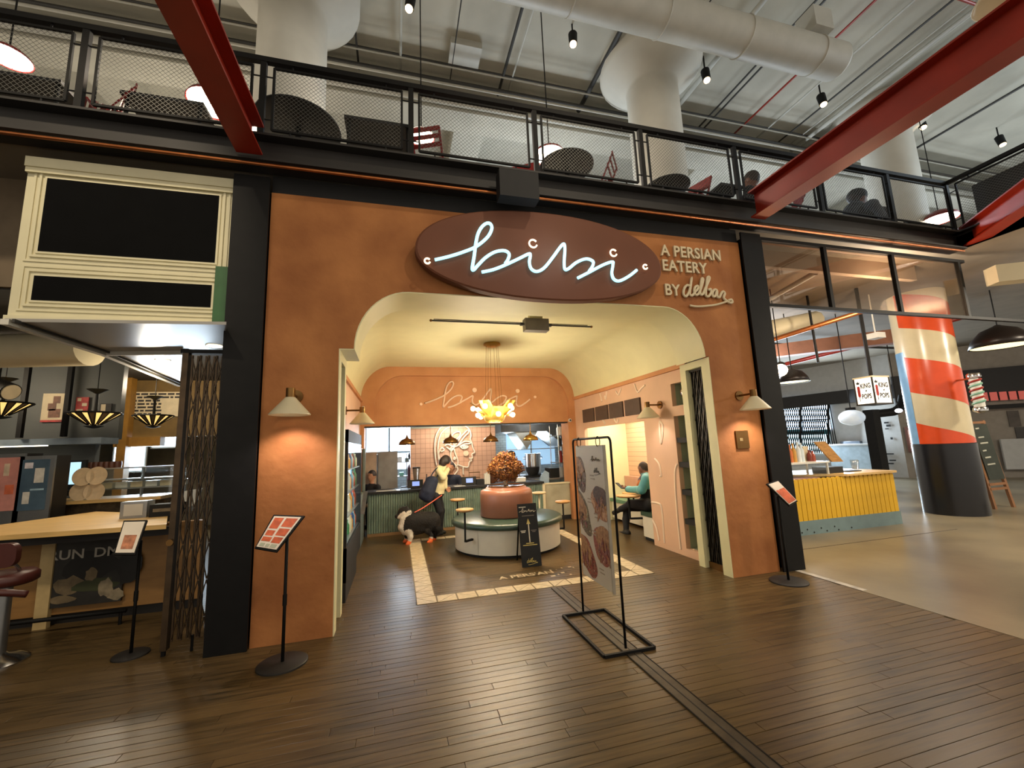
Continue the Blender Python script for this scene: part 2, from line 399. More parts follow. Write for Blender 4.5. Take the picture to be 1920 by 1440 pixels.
struct(shell(arch(-.45, 4.06, ZA, 3.55, .58), .002, .62, .2, 'ceiling', M_CREAM))
struct(shell(arch(-.78, 4.26, 2.9, 3.66, .62), .6, 5.0, .1, 'ceiling', M_CREAM))
# jambs with the pockets of the folding gate
for side, x, s in (('left', XL, -1), ('right', XR, 1)):
    mb = MB(); a, b = sorted((x, x+s*.2))
    mb.box(a, b, .002, .16, 0, ZA); mb.box(a, b, .5, .62, 0, ZA); a2, b2 = sorted((x+s*.17, x+s*.2)); mb.box(a2, b2, .16, .5, 0, ZA-.1)
    c, d = sorted((x, x+s*.2)); mb.box(c, d, .16, .5, ZA-.1, ZA)
    struct(mb.build('trim_3' if s < 0 else 'trim_4', M_CREAM))
    sh = MB(); e, f = sorted((x, -.45 if s < 0 else 4.06)); 
    if f-e > .06: struct(sh.box(e-.2 if s < 0 else e, f+.0, .003, .62, ZA, ZA+.02).build('trim_5', M_CREAM))
    g = thing('folding_gate', 'dark folding gate collapsed into the %s jamb of the shop entrance' % side, 'gate', (x+s*.08, .4, 0))
    for i in range(8):
        yy = .18+i*.042; MB().box(x+s*.085-.012, x+s*.085+.012, yy-.006, yy+.006, .08, 2.74).build('gate_bar', M_GATEK, g)
    zz = MB()
    for k in range(15):
        z0 = .1+k*.175
        for i in range(7): zz.bar((x+s*(.085-.02*((i+k) % 2)), .18+i*.042, z0+(.17 if (i+k) % 2 else 0)), (x+s*(.085-.02*((i+k) % 2)), .222+i*.042, z0+(0 if (i+k) % 2 else .17)), .005, .016)
    stuff(zz.build('lattice', M_GATEK, g)); bx('gate_foot', M_BRASSD, g, x+s*.06, x+s*.13, .18, .49, 0, .085)
    hd = MB()
    hd.box(x+s*.085-.03, x+s*.085+.03, .17, .49, 2.74, 2.765); hd.build('top_rail', M_GATEK, g)
# steel columns at both ends
def hcol(name, x0, x1, z1):
    mb = MB(); mb.box(x0, x1, -.06, -.035, 0, z1); mb.box(x0, x1, .26, .285, 0, z1); mb.box((x0+x1)/2-.012, (x0+x1)/2+.012, -.035, .26, 0, z1)
    return struct(mb.build(name, M_BLK))
hcol('trim_6', -1.68, -1.335, 4.75); hcol('trim_7', 4.865, 5.22, 4.75)
struct(MB().box(-1.33, 4.86, .02, .1, 4.61, 4.82).build('trim_8', M_BLK2))
# ---------------------------------------------------------------- room behind the facade
wl = struct(MB().box(-.95, -.78, .62, 5.0, 0, 2.95).build('wall_left', M_PINK))
bx('picture_rail', M_PLIN, wl, -.78, -.74, .62, 5.0, 2.86, 2.93)
Y0, Y1, ZN = 1.93, 4.45, 2.13
wr = struct(MB().plate([[(.62, 0), (Y0, 0), (Y0, ZN), (Y1, ZN), (Y1, 0), (5, 0), (5, 2.95), (.62, 2.95)], [(.68, .12), (1.08, .12), (1.08, 2.14), (.68, 2.14)][::-1], [(.68, 2.3), (1.08, 2.3), (1.08, 2.66), (.68, 2.66)][::-1]], 'x', 4.26, 4.34).build('wall_right', M_PINK))
bx('picture_rail', M_PLIN, wr, 4.21, 4.26, .62, 5.0, 2.86, 2.93)
# recess for the shelves
M_SAGE = mat('sage_paint', '9aa288', .6, var=.05)
rc = MB(); rc.box(4.52, 4.56, .64, 1.12, .1, 2.7); rc.box(4.34, 4.54, .64, .68, .1, 2.7); rc.box(4.34, 4.54, 1.08, 1.12, .1, 2.7); rc.box(4.34, 4.54, .66, 1.1, .08, .12); rc.box(4.34, 4.54, .66, 1.1, 2.14, 2.3); rc.box(4.34, 4.54, .66, 1.1, 2.66, 2.7)
rc.build('shelf_recess', M_SAGE, wr)
for z in (.48, .92, 1.34, 1.72): bx('shelf_board', M_BLK2, wr, 4.28, 4.52, .68, 1.08, z, z+.08)
# mural lines on the right wall
M_MUR = mat('mural_line', 'e3cdb4', .7, var=.02)
for pts in ([(1228, 860), (1236, 870), (1240, 890), (1238, 893)], [(1222, 942), (1235, 944), (1241, 955), (1246, 1018)], [(1224, 975), (1231, 990), (1236, 1014)], [(1270, 870), (1266, 890), (1270, 960), (1277, 1030)],
            [(1237, 790), (1243, 800), (1240, 832), (1237, 800), (1237, 790)], [(1210, 722), (1203, 728), (1196, 735), (1190, 720)], [(1165, 728), (1160, 740), (1155, 733)], [(1138, 734), (1136, 748), (1134, 742)], [(1125, 738), (1129, 752), (1127, 748)], [(1128, 784), (1135, 795), (1133, 790)], [(1150, 781), (1156, 792), (1160, 786)]):
    MB().tube(spline([P(a, b, x=4.258) for a, b in pts], 5), .02, 5).build('mural_stroke', M_MUR, wr)
for i, (a, b) in enumerate(((1093, 1113), (1117, 1139), (1143, 1168), (1173, 1201))):
    A = P(a, 762, x=4.25); Bq = P(b, 756, x=4.25); pn = tag(MB().box(4.225, 4.26, Bq.y, A.y, 2.26, 2.56).build('wall_speaker', mat('brown_panel', '4a3a30', .6)),
        '%s of the four square brown panels on the right shop wall' % ('farthest', 'second farthest', 'second nearest', 'nearest')[i], 'panel', 'square brown panels above the booth')
# lit booth niche
M_PTILE = mat_tile('pink_wall_tile', 'cfa888', '8f6c54', .11, .11, .35, rot=(PI/2, 0, PI/2))
nb = struct(MB().box(5.35, 5.4, Y0-.15, Y1+.15, 0, 2.6).build('wall_niche_back', M_PTILE))
struct(MB().box(4.34, 5.4, Y1, Y1+.06, 0, 2.6).build('wall_niche_far', M_CREAM)); struct(MB().box(4.34, 5.4, Y0-.06, Y0, 0, 2.6).build('wall_niche_near', M_CREAM))
struct(MB().box(4.34, 5.4, Y0, Y1, 2.45, 2.5).build('ceiling', M_CREAM))
cl = tag(MB().box(4.45, 5.2, Y0+.15, Y1-.15, 2.415, 2.435).build('booth_light', mat_emit('booth_glow', 'fff0d6', 3)), 'long bright light panel in the top of the booth niche', 'light')
light('AREA', (4.85, 3.2, 2.38), 17, (1, .88, .68), .6, (4.85, 3.2, 0), sy=2.0)
# back wall with the arched orange panel over the kitchen opening
ob = arch(-.78, 4.38, 2.95, 3.66, .62); ib = arch(-.5, 4.1, 2.75, 3.46, .62)
bw = struct(MB().plate([[(-.78, 2.33)]+ob+[(4.38, 2.33), (4.1, 2.33), (4.1, 2.75)]+ib[::-1][1:-1]+[(-.5, 2.75), (-.5, 2.33)]], 'y', 4.93, 5.1).build('wall_back', M_PLIN, smooth=40))
MB().plate([[(-.52, 2.33)]+arch(-.52, 4.12, 2.7, 3.48, .62)+[(4.12, 2.33)]], 'y', 5.02, 5.12).build('panel', M_PLIN, bw)
bx('pier', M_PLIN, bw, 4.06, 4.38, 4.93, 5.4, 0, 2.33); bx('pier', M_PLIN, bw, -.78, -.7, 4.93, 5.4, 0, 2.33)
bx('lintel_soffit', M_DKGREY, bw, -.7, 4.06, 4.96, 5.2, 2.3, 2.33)
struct(MB().box(-.78, 4.38, 4.96, 5.02, 3.66, 3.72).build('trim_9', M_CREAM))
# ---------------------------------------------------------------- mezzanine, hall ceiling
mz = struct(MB().plate([[(-9, .0), (9.45, .0), (9.45, -9), (26, -9), (26, 14), (-9, 14)]], 'z', 4.84, 5.08).build('floor', mat('mezzanine_slab', '7d7364', .8, var=.1, scale=2)))
fb = MB(); fb.box(-9, 9.45, -.13, -.11, 4.84, 5.13); fb.box(-9, 9.45, -.25, -.0, 4.82, 4.845); fb.box(-9, 9.45, -.25, -.0, 5.11, 5.135)
struct(fb.build('trim_10', M_DKGREY))
fb = MB(); fb.box(9.45, 9.47, -9, -.13, 4.84, 5.13); fb.box(9.33, 9.5, -9, -.13, 5.11, 5.135); struct(fb.build('trim_11', M_DKGREY))
tag(MB().tube([(-9, -.22, 4.78), (0, -.22, 4.785), (9.4, -.22, 4.78)], .018, 8).build('copper_pipe', M_COPPER, smooth=True), 'long thin copper pipe along the underside of the mezzanine edge', 'pipe')
def ibeam(x, y0, y1, z, w, h, label):
    mb = MB(); mb.box(x-w/2, x+w/2, y0, y1, z, z+.022); mb.box(x-w/2, x+w/2, y0, y1, z+h-.022, z+h); mb.box(x-.01, x+.01, y0, y1, z+.022, z+h-.022)
    o = tag(mb.build('red_beam', M_RED), label, 'beam')
    return o
ibeam(-1.48, -9, -.26, 4.86, .24, .34, 'dark red steel beam running overhead left of the neon sign')
ibeam(5.0, -9, -.26, 4.86, .24, .40, 'long dark red steel beam running overhead right of the neon sign')
ob_ = ibeam(0, -5.2, 0, 4.86, .24, .36, 'short dark red steel beam at the far right edge under the railing corner'); ob_.rotation_euler = (0, 0, -.64); ob_.location = (9.62-2.6*math.sin(.64), -.14-2.6*math.cos(.64), 4.86)
# railing
M_MESH = mat('railing_mesh', '5f5f5b', .45, .6, var=.1)
POSTS = [-6.15, -4.58, -3.0, -1.42, .15, 1.7, 3.25, 4.83, 6.4, 7.95, 9.4]
RY = -.16
rl = thing('railing', 'long black railing with wire mesh panels along the mezzanine edge', 'railing', (1.7, RY, 5.13))
bx('top_rail', M_BLK, rl, -9, 9.44, RY-.03, RY+.03, 6.05, 6.11)
for x in POSTS: bx('post', M_BLK, rl, x-.03, x+.03, RY-.025, RY+.025, 5.13, 6.06)
def mesh_panel(w, h):
    mb = MB(); nx = int(w/.024); nz = int(h/.024); t = .0028; cw = w/nx; ch = h/nz
    for j in range(nz):
        z0 = -h/2+(j+.5)*ch; zs = [z0+(ch/2 if (i+j) % 2 else -ch/2) for i in range(nx+1)]; o = len(mb.v)
        mb.add([(-w/2+i*cw, 0, zs[i]+k*t) for i in range(nx+1) for k in (-1, 1)], [(2*i, 2*i+2, 2*i+3, 2*i+1) for i in range(nx)])
    return mb
PHW, PHH = 1.36, .76
fr = MB(); 
for s in (-1, 1):
    fr.box(s*PHW/2-.012, s*PHW/2+.012, -.012, .012, -PHH/2, PHH/2); fr.box(-PHW/2, PHW/2, -.012, .012, s*PHH/2-.012, s*PHH/2+.012)
    for z in (-.26, .26): fr.cyl((s*PHW/2, 0, z), (s*(PHW/2+.09), 0, z), .008, n=6)
    for x in (-.5, .5): fr.cyl((x, 0, s*PHH/2), (x, 0, s*(PHH/2+.08)), .01, n=6)
frm = fr.mesh('panel_frame'); frm.materials.append(M_BLK); msm = mesh_panel(PHW-.02, PHH-.02).mesh('wire_mesh'); msm.materials.append(M_MESH)
for i in range(len(POSTS)-1):
    x = (POSTS[i]+POSTS[i+1])/2; f = bpy.data.objects.new('panel_frame', frm); COL.objects.link(f); f.parent = rl; f.location = Vector((x, RY, 5.62))-WLOC['railing']
    g = bpy.data.objects.new('wire_mesh', msm); COL.objects.link(g); g.parent = f; stuff(g)
# return of the railing towards the viewer
rr = thing('railing', 'black mesh railing turning towards the viewer at the right corner of the mezzanine', 'railing', (9.42, -2, 5.13))
bx('top_rail', M_BLK, rr, 9.38, 9.44, -5, RY-.03, 6.05, 6.11)
for i in range(3):
    y = -1.75-i*1.57; bx('post', M_BLK, rr, 9.38, 9.43, y-.03, y+.03, 5.13, 6.06)
    f = bpy.data.objects.new('panel_frame', frm); COL.objects.link(f); f.parent = rr; f.location = Vector((9.41, y+.785, 5.62))-Vector((9.42, -2, 5.13)); f.rotation_euler = (0, 0, PI/2)
    g = bpy.data.objects.new('wire_mesh', msm); COL.objects.link(g); g.parent = f; stuff(g)
tag(MB().box(1.14, 1.62, -.42, -.245, 4.64, 4.98).build('black_speaker', M_BLK2), 'black box fixed below the mezzanine beam above the oval sign', 'speaker')
# hall ceiling with drop beam, pipes, ducts
ZC = 9.5
struct(MB().box(-14, 30, -10, 15, ZC, ZC+.3).build('ceiling', M_CEIL))
struct(MB().box(-14, 30, 3.2, 3.8, ZC-.62, ZC).build('trim_12', M_CEIL))
struct(MB().box(-14, 30, 9.5, 9.7, 5.0, ZC).build('wall_mezzanine_back', mat('mezzanine_wall', '7a776d', .85, var=.1, scale=1.5)))
for x in (-5.4, 1.6, 8.2, 14.8): struct(MB().box(x-.35, x+.35, 3.8, 9.5, ZC-.45, ZC).build('trim_13', M_CEIL))
COLX = (-1.62, 4.98, 11.46)
for i, x in enumerate(COLX):
    mb = MB(); mb.lathe([(.5, 5.08), (.5, 8.75), (.52, 8.82), (.95, 9.15), (1.0, 9.22), (1.0, ZC)], (x, 1.75, 0), 32)
    tag(mb.build('round_column', M_WHITE, smooth=40), ('white round column behind the railing left of the oval sign', 'white round column with flared capital behind the middle of the railing', 'white round column on the mezzanine above the striped pillar')[i], 'column')
def duct(x0, x1, y, z, r, label):
    t = thing('air_duct', label, 'duct', (x0, y, z))
    pts = [(x0, 0)]+[(x0+.0001, r)]
    mb = MB(); mb.cyl((x0, y, z), (x1-.06, y, z), r, n=28); mb.cyl((x1-.06, y, z), (x1, y, z), r, r*.88, n=28); mb.build('duct_body', M_PIPE, t, smooth=40)
    x = x0+1.2
    while x < x1: MB().tube([(x, y+(r+.004)*math.cos(a*PI/14), z+(r+.004)*math.sin(a*PI/14)) for a in range(28)], .012, 5, closed=True).build('duct_seam', M_PIPE, t, smooth=True); x += 1.55
    return t
dk = duct(-8, 7.75, .12, 8.45, .30, 'long fat white air duct hanging below the hall ceiling')
MB().box(6.9, 7.3, -.2, .15, 8.7, 9.1).build('duct_box', M_PIPE, dk)
d2 = duct(13.4, 26, -.2, 8.3, .36, 'white air duct ending at the top right behind the red beam')
def pipe(pts, r, m, label): return tag(MB().tube(pts, r, 8).build('ceiling_pipe', m, smooth=True), label, 'pipe', 'pipes under the hall ceiling')
for i, (x, r, m, d) in enumerate(((.05, .025, M_PIPE, 'white pipe crossing the ceiling above the left end of the railing'), (2.1, .03, M_DPIPE, 'dark pipe crossing the ceiling left of the middle white column'), (2.3, .018, M_PIPE, 'slim pale pipe beside the dark pipe left of the middle column'), (4.0, .05, M_DPIPE, 'dark conduit running to the capital of the middle column'),
        (6.2, .05, M_PIPE, 'pale pipe crossing the ceiling just right of the middle column'), (7.15, .02, M_DPIPE, 'slim dark pipe right of the middle column'), (7.3, .02, M_DPIPE, 'second slim dark pipe right of the middle column'), (8.2, .022, M_RED, 'thin rust red pipe crossing the ceiling beyond the white duct'), (10.2, .05, M_PIPE, 'pale pipe crossing the ceiling above the long red beam'), (10.6, .07, M_PIPE, 'thick pale pipe above the long red beam'), (11.2, .03, M_DPIPE, 'dark pipe running above the long red beam'), (13.6, .03, M_DPIPE, 'dark pipe crossing the ceiling at the far right'), (-.75, .02, M_DPIPE, 'dark conduit beside the left white column'), (1.05, .012, M_DPIPE, 'thin cable line beside the hanging spotlight nearest the left column'), (5.3, .012, M_DPIPE, 'thin cable line behind the flared capital'), (9.6, .02, M_DPIPE, 'slim dark conduit left of the pale pipes above the long red beam'), (10.0, .015, M_PIPE, 'slimmest pale conduit above the long red beam'), (11.7, .06, M_PIPE, 'pale pipe nearest the right column'), (12.2, .02, M_PIPE, 'slim pale conduit right of the right column'), (8.9, .02, M_PIPE, 'slim pale conduit beyond the end of the white duct'))):
    pipe([(x, -9, ZC-.12-r), (x, 3.1, ZC-.12-r)], r, m, d)
for i, (y, z, r, m, d) in enumerate(((2.95, 9.3, .05, M_PIPE, 'pale pipe running along the ceiling beam'), (2.8, 9.18, .03, M_DPIPE, 'dark pipe running along the ceiling beam'), (3.08, 8.95, .06, M_PIPE, 'thick pale pipe along the foot of the ceiling beam'), (2.6, 9.36, .02, M_DPIPE, 'thin dark conduit along the ceiling beam'), (-.75, 9.3, .025, M_RED, 'thin rust red sprinkler pipe behind the white duct'), (2.7, 9.0, .022, M_PIPE, 'slim pale conduit along the ceiling beam'), (3.1, 9.12, .03, M_STEEL, 'shiny steel conduit along the ceiling beam'), (2.5, 9.2, .015, M_PIPE, 'thinnest pale conduit along the ceiling beam'))):
    pipe([(-12, y, z), (28, y, z)], r, m, d)
for px, py in ((1360, 30), (1480, 62), (1655, 82)):
    p = P(px, py, y=-.75); tag(MB().lathe([(0, 9.16), (.05, 9.16), (.05, 9.2), (.02, 9.22), (.02, 9.42), (0, 9.42)], (p.x, -.75, 0), 8).build('sprinkler', M_RED), 'sprinkler head on the rust red pipe, %s' % {1360: 'leftmost', 1480: 'middle one', 1655: 'rightmost'}[px], 'sprinkler')
p = P(872, 100, z=9.4); tag(MB().box(p.x-.3, p.x+.3, p.y-.2, p.y+.25, 9.36, 9.5).build('ceiling_box', M_PIPE), 'flat pale junction box on the ceiling left of the duct', 'box')
def spotlamp(px, py, label, on=True):
    p = P(px, py, y=1.35); t = thing('ceiling_spotlight', label, 'spotlight', (p.x, p.y, p.z), 'black spotlights under the hall ceiling')
    MB().cyl((p.x, p.y, p.z+.06), (p.x+.03, p.y+.05, p.z+.32), .075, .085, n=14).build('housing', M_BLK, t, smooth=40)
    MB().cyl((p.x-.004, p.y-.006, p.z+.045), (p.x, p.y, p.z+.065), .062, n=14).build('lens', M_BULB, t)
    MB().cyl((p.x+.03, p.y+.05, p.z+.3), (p.x+.03, p.y+.05, ZC), .015, n=8).build('stem', M_BLK, t)
    return t
for px, py, d in ((767, 22, 'black ceiling spotlight nearest the left column'), (1075, 88, 'black ceiling spotlight left of the flared capital'), (1326, 155, 'black ceiling spotlight right of the flared capital'), (1545, 200, 'black ceiling spotlight below the end of the white duct'), (1881, 275, 'black ceiling spotlight at the right edge above the corner railing'), (1732, 243, 'small black ceiling spotlight above the striped pillar')):
    spotlamp(px, py, d)
p = PD(1893, -8, 5.2); t = thing('pendant_lamp', 'pale round dish lamp cut off by the top right corner', 'lamp', p)
MB().lathe([(.0, .2), (.1, .18), (.3, .05), (.33, 0), (.31, .0), (.28, .04), (0, .15)], p, 24).build('dish', M_SHADE, t, smooth=True); MB().cyl((p.x, p.y, p.z+.18), (p.x, p.y, ZC), .012, n=6).build('stem', M_BLK, t)
# inferred mezzanine windows, and area lights added for the ceiling and duct
for i, x in enumerate((-3.6, 3.2, 9.6, 15.5)):
    t = sthing('window_%d' % (20+i), (x, 9.48, 5.9)); bx('pane', mat_emit('mezzanine_daylight', 'd6e4f0', .4), t, x-1.2, x+1.2, 9.46, 9.48, 5.9, 7.9)
    for z in (5.9, 6.9, 7.9): bx('window_bar', M_PIPE, t, x-1.25, x+1.25, 9.43, 9.47, z-.04, z+.04)
    for k in (-1.2, 0, 1.2): bx('window_bar', M_PIPE, t, x+k-.04, x+k+.04, 9.43, 9.47, 5.9, 7.9)
    light('AREA', (x, 5.4, 6.5), 85 if x > 0 else 55, (.8, .9, 1) if x > 0 else (1, .9, .75), 2.4, (x, -1, 9.2), sy=1.2)  # added light without a fixture, set well forward of the panes
# ---------------------------------------------------------------- oval neon sign
def zpt(a, b, s=670/1920, ox=750, oy=380): return ox+a*s, oy+b*s
SY = -.2
BIBI = [[(188, 307), (260, 290), (340, 265), (410, 235), (470, 185), (493, 140), (486, 115), (465, 111), (440, 130), (420, 165), (408, 215), (398, 290), (388, 352), (396, 361), (420, 335), (460, 295), (510, 265), (560, 258), (586, 275), (580, 305), (565, 327)],
        [(440, 373), (500, 360), (565, 335), (640, 300), (692, 275), (700, 285), (695, 320), (705, 355), (735, 370), (775, 350), (820, 295), (860, 240), (880, 222), (886, 250), (882, 320), (886, 357), (905, 355), (950, 320), (1000, 302), (1036, 315), (1035, 340), (1015, 370)],
        [(955, 405), (1020, 372), (1090, 335), (1140, 318), (1144, 335), (1138, 380), (1150, 412), (1180, 420), (1230, 395), (1272, 362)]]
BIBI = [[P(*zpt(*q), y=SY) for q in st] for st in BIBI]; BIBI = [[(p.x, p.z) for p in st] for st in BIBI]
DOTS = [(P(*zpt(a, b), y=SY), r) for a, b, r in ((715, 220, .062), (1147, 270, .056), (147, 313, .038), (1318, 345, .038))]
DOTS = [((p.x, p.z), r) for p, r in DOTS]
bcx = (BIBI[0][0][0]+BIBI[2][-1][0])/2; bcz = BIBI[0][12][1]
BIBI = [[(x-bcx, z-bcz) for x, z in st] for st in BIBI]; DOTS = [((x-bcx, z-bcz), r) for (x, z), r in DOTS]
def edge(t):  # outline of the board: fuller above, flatter below
    a = 1.6; c, s = math.cos(t), math.sin(t)
    return (1.79+a*math.copysign(abs(c)**.92, c), 4.03+(.61 if s > 0 else .53)*math.copysign(abs(s)**.95, s)+.0*c)
oe = [edge(2*PI*k/72) for k in range(72)]
ins = [(1.79+(x-1.79)*.985, 4.05+(z-4.05)*.97) for x, z in oe]
sg = thing('oval_sign', 'brown oval sign board with pale blue neon script reading bibi', 'sign', (1.8, -.12, 3.5))
mb = MB(); n = 72
mb.add([(x, -.05, z) for x, z in oe]+[(x, -.15, z) for x, z in oe]+[(x, -.165, z) for x, z in ins], [tuple(range(n))]+[(i, (i+1) % n, n+(i+1) % n, n+i) for i in range(n)]+[(n+i, n+(i+1) % n, 2*n+(i+1) % n, 2*n+i) for i in range(n)]+[tuple(range(2*n, 3*n))])
bo = mb.build('board', mat('brown_sign', '6a3d26', .75, var=.06, scale=2), sg)
bx('mount', M_BLK2, sg, 1.0, 2.6, -.05, .0, 3.85, 4.2)
for st in BIBI: MB().tube(spline([(x+bcx, SY, z+bcz) for x, z in st], 6), .0195, 8).build('neon_tube', M_NEON, sg, smooth=True)
for (x, z), r in DOTS: MB().tube([(x+bcx+r*.8*math.cos(a), SY, z+bcz+r*.8*math.sin(a)) for a in [k*2*PI/20 for k in range(2, 20)]], .011, 6).build('neon_ring', M_NEONW, sg, smooth=True)
light('POINT', (1.8, -.45, 4.1), 3.5, (.6, .85, 1), .3)
def bibi_script(c, scale, y, r, m, parent, name, dots=True, ax=1):
    for st in BIBI: MB().tube(spline([(c[0]+x*scale, y, c[1]+z*scale) for x, z in st], 4), r, 6).build(name, m, parent, smooth=True)
    if dots:
        for (x, z), rr in DOTS: MB().cyl((c[0]+x*scale, y-r, c[1]+z*scale), (c[0]+x*scale, y+r, c[1]+z*scale), rr*scale*.9, n=12).build(name+'_dot', m, parent)
DELB = [[(1556, 447), (1540, 445), (1526, 462), (1522, 490), (1534, 505), (1550, 485), (1560, 450), (1566, 402), (1560, 450), (1556, 490), (1568, 500), (1585, 480), (1600, 462), (1598, 448), (1584, 455), (1580, 480), (1590, 497), (1606, 485), (1622, 440), (1628, 412), (1620, 410), (1614, 450), (1612, 488), (1624, 494), (1640, 460), (1660, 415), (1660, 400), (1650, 405), (1645, 450), (1642, 495), (1655, 505), (1670, 485), (1668, 465), (1656, 470)],
        [(1700, 470), (1688, 468), (1678, 485), (1682, 505), (1694, 500), (1702, 472), (1704, 505), (1716, 508), (1724, 490), (1734, 478), (1744, 488), (1738, 510), (1750, 525), (1770, 538), (1784, 536), (1780, 522), (1762, 526)],
        [(1760, 530), (1700, 548), (1640, 556), (1590, 558), (1557, 553)]]
DELB = [[P(*zpt(*q), y=-.03) for q in st] for st in DELB]; DELB = [[(p.x, p.z) for p in st] for st in DELB]
lt = thing('wall_lettering', 'raised cream letters reading A PERSIAN EATERY BY delbar on the orange wall', 'lettering', (4.0, -.02, 3.7))
for t, (px, py), size in (('A PERSIAN', (1239, 479), .225), ('EATERY', (1241, 507), .225), ('BY', (1246, 553), .225)):
    p = P(px, py, y=-.02); m_ = text_mb(t, size, .03, .9, bold=.004, space=1.05); m_.xf(Matrix.Translation((p.x, -.022, p.z))); m_.build('letters', M_LETTER, lt)
for i, st in enumerate(DELB):
    MB().tube(spline([(x, -.03, z) for x, z in st], 5), .019 if i < 2 else .016, 6).build('script_stroke', M_LETTER, lt, smooth=True)
# small plaque
A = P(1377, 808, y=0); Bq = P(1404, 840, y=0)
pq = tag(MB().box(A.x, Bq.x, -.02, 0, Bq.z, A.z).build('wall_plaque', M_BRASSD), 'small square bronze plaque on the right orange pier', 'plaque')
bx('plaque_text', mat('plaque_text', 'a58c5c', .5, .6), pq, A.x+.05, A.x+.1, -.024, -.02, (A.z+Bq.z)/2-.02, (A.z+Bq.z)/2+.02)
# ---------------------------------------------------------------- sconces
def sconce(loc, nrm, label, power=9, lit=True):
    """cone shade on a short brass arm; loc = centre of the back plate"""
    L_ = Vector(loc); n_ = Vector(nrm); t = thing('wall_sconce', label, 'sconce', loc, 'cone wall sconces')
    MB().cyl(L_, L_+n_*.02, .065, n=20).build('back_plate', M_BRASSD, t, smooth=40)
    MB().cyl(L_+n_*.02, L_+n_*.24, .014, n=8).build('arm', M_BRASSD, t, smooth=40)
    c = L_+n_*.25
    MB().cyl(c+Vector((0, 0, -.05)), c+Vector((0, 0, .05)), .042, n=16).build('collar', M_BRASSD, t, smooth=40)
    MB().lathe([(.045, -.04), (.185, -.205), (.185, -.213), (.178, -.21), (.04, -.05)], c, 28).build('shade', M_SHADE, t, smooth=40)
    MB().sph(c+Vector((0, 0, -.15)), .035, 10).build('bulb', M_GLOW if lit else M_GWHITE, t, smooth=True)
    if lit: light('SPOT', c+Vector((0, 0, -.19)), power, (1, .85, .78), .035, c+Vector((0, 0, -2)), 125, .55)
    return t
p = P(556, 742, y=0); sconce((p.x, -.0, 2.36), (0, -1, 0), 'cream cone sconce on the left orange pier', 24)
p = P(1385, 742, y=0); sconce((p.x, -.0, 2.33), (0, -1, 0), 'cream cone sconce on the right orange pier', 24)
sconce((4.258, 1.40, 2.36), (-1, 0, 0), 'cream cone sconce on the pink wall beside the booth', 7)
sconce((-.782, 2.2, 2.42), (1, 0, 0), 'cream cone sconce on the left inner wall above the drinks fridge', 7)
# ---------------------------------------------------------------- menu stands
M_PAPER = mat('menu_paper', 'd9cdbb', .5, var=.03); M_ORP = mat('menu_orange', 'c25a33', .6, var=.25, scale=20); M_ORP2 = mat('menu_grey_green', 'a3a48c', .6)
def menu_stand(base, quad, label, boards, slim=False, r=.2):
    bx_, by_ = base; A, B_, C_, D_ = [Vector(q) for q in quad]
    t = thing('menu_stand', label, 'stand', (bx_, by_, 0), 'menu stands on round bases')
    MB().lathe([(0, 0), (r, 0), (r, .012), (r-.012, .02), (0, .022)], (bx_, by_, 0), 36).build('base', M_DKGREY, t, smooth=40)
    c = (A+B_+C_+D_)/4; nrm = (B_-A).cross(D_-A).normalized()
    if nrm.y > 0: nrm = -nrm
    MB().tube([(bx_, by_, .02), (bx_, by_, .5), (bx_, by_, c.z-.06), c-nrm*.02], .014, 8).build('pole', M_BLK, t, smooth=True)
    MB().cyl((bx_, by_, .47), (bx_, by_, .56), .018, n=10).build('pole_joint', M_BLK, t)
    def pt(u, v, h): return A+(B_-A)*u+(D_-A)*v+nrm*h+(C_-D_-B_+A)*u*v
    def slab(u0, u1, v0, v1, h0, h1): 
        vs = [pt(u, v, h) for h in (h0, h1) for u, v in ((u0, v0), (u1, v0), (u1, v1), (u0, v1))]
        return MB().add(vs, [(3, 2, 1, 0), (4, 5, 6, 7), (0, 1, 5, 4), (1, 2, 6, 5), (2, 3, 7, 6), (3, 0, 4, 7)])
    tr_ = slab(0, 1, 0, 1, -.02, 0).build('tray', M_BLK, t)
    pg = slab(.06, .94, .05, .95, 0, .006).build('menu_sheet', M_PAPER, t)
    for u0, u1, v0, v1, m in boards: slab(u0, u1, v0, v1, .006, .008).build('printed_block', m, pg)
    return t
def tilt_quad(c, w, up_h, up_d, yaw=0):
    c = Vector(c); u = Vector((math.cos(yaw), math.sin(yaw), 0)); v = Vector((-math.sin(yaw)*up_d, math.cos(yaw)*up_d, up_h))
    return [c-u*w/2+v/2, c+u*w/2+v/2, c+u*w/2-v/2, c-u*w/2-v/2]
bl = [(.12, .42, .1, .42, M_ORP), (.5, .88, .1, .35, M_ORP), (.5, .88, .4, .6, M_ORP), (.12, .42, .47, .62, M_ORP), (.1, .46, .66, .78, M_ORP), (.52, .88, .64, .8, M_ORP), (.14, .34, .83, .92, M_ORP2), (.6, .85, .83, .92, M_ORP2), (.4, .55, .84, .92, M_ORP2)]
q1 = [P(513, 965, y=-.33), P(571, 967, y=-.40), P(518, 1035, y=-.56), P(477, 1028, y=-.49)]
menu_stand((-.95, -.43), q1, 'menu stand with orange printed sheet before the left orange pier', bl)
q2 = [P(1437, 907, y=-.33), P(1458, 900, y=-.33), P(1496, 940, y=-.5), P(1481, 949, y=-.5)]
menu_stand((4.60, -.36), q2, 'menu stand with orange sheet seen edge-on beside the right black column', [(.1, .9, .06, .3, M_PAPER), (.1, .9, .35, .92, M_ORP)], r=.21)
q3 = [P(232, 976, y=.22), P(276, 975, y=.22), P(253, 1040, y=.04), P(213, 1040, y=.04)]
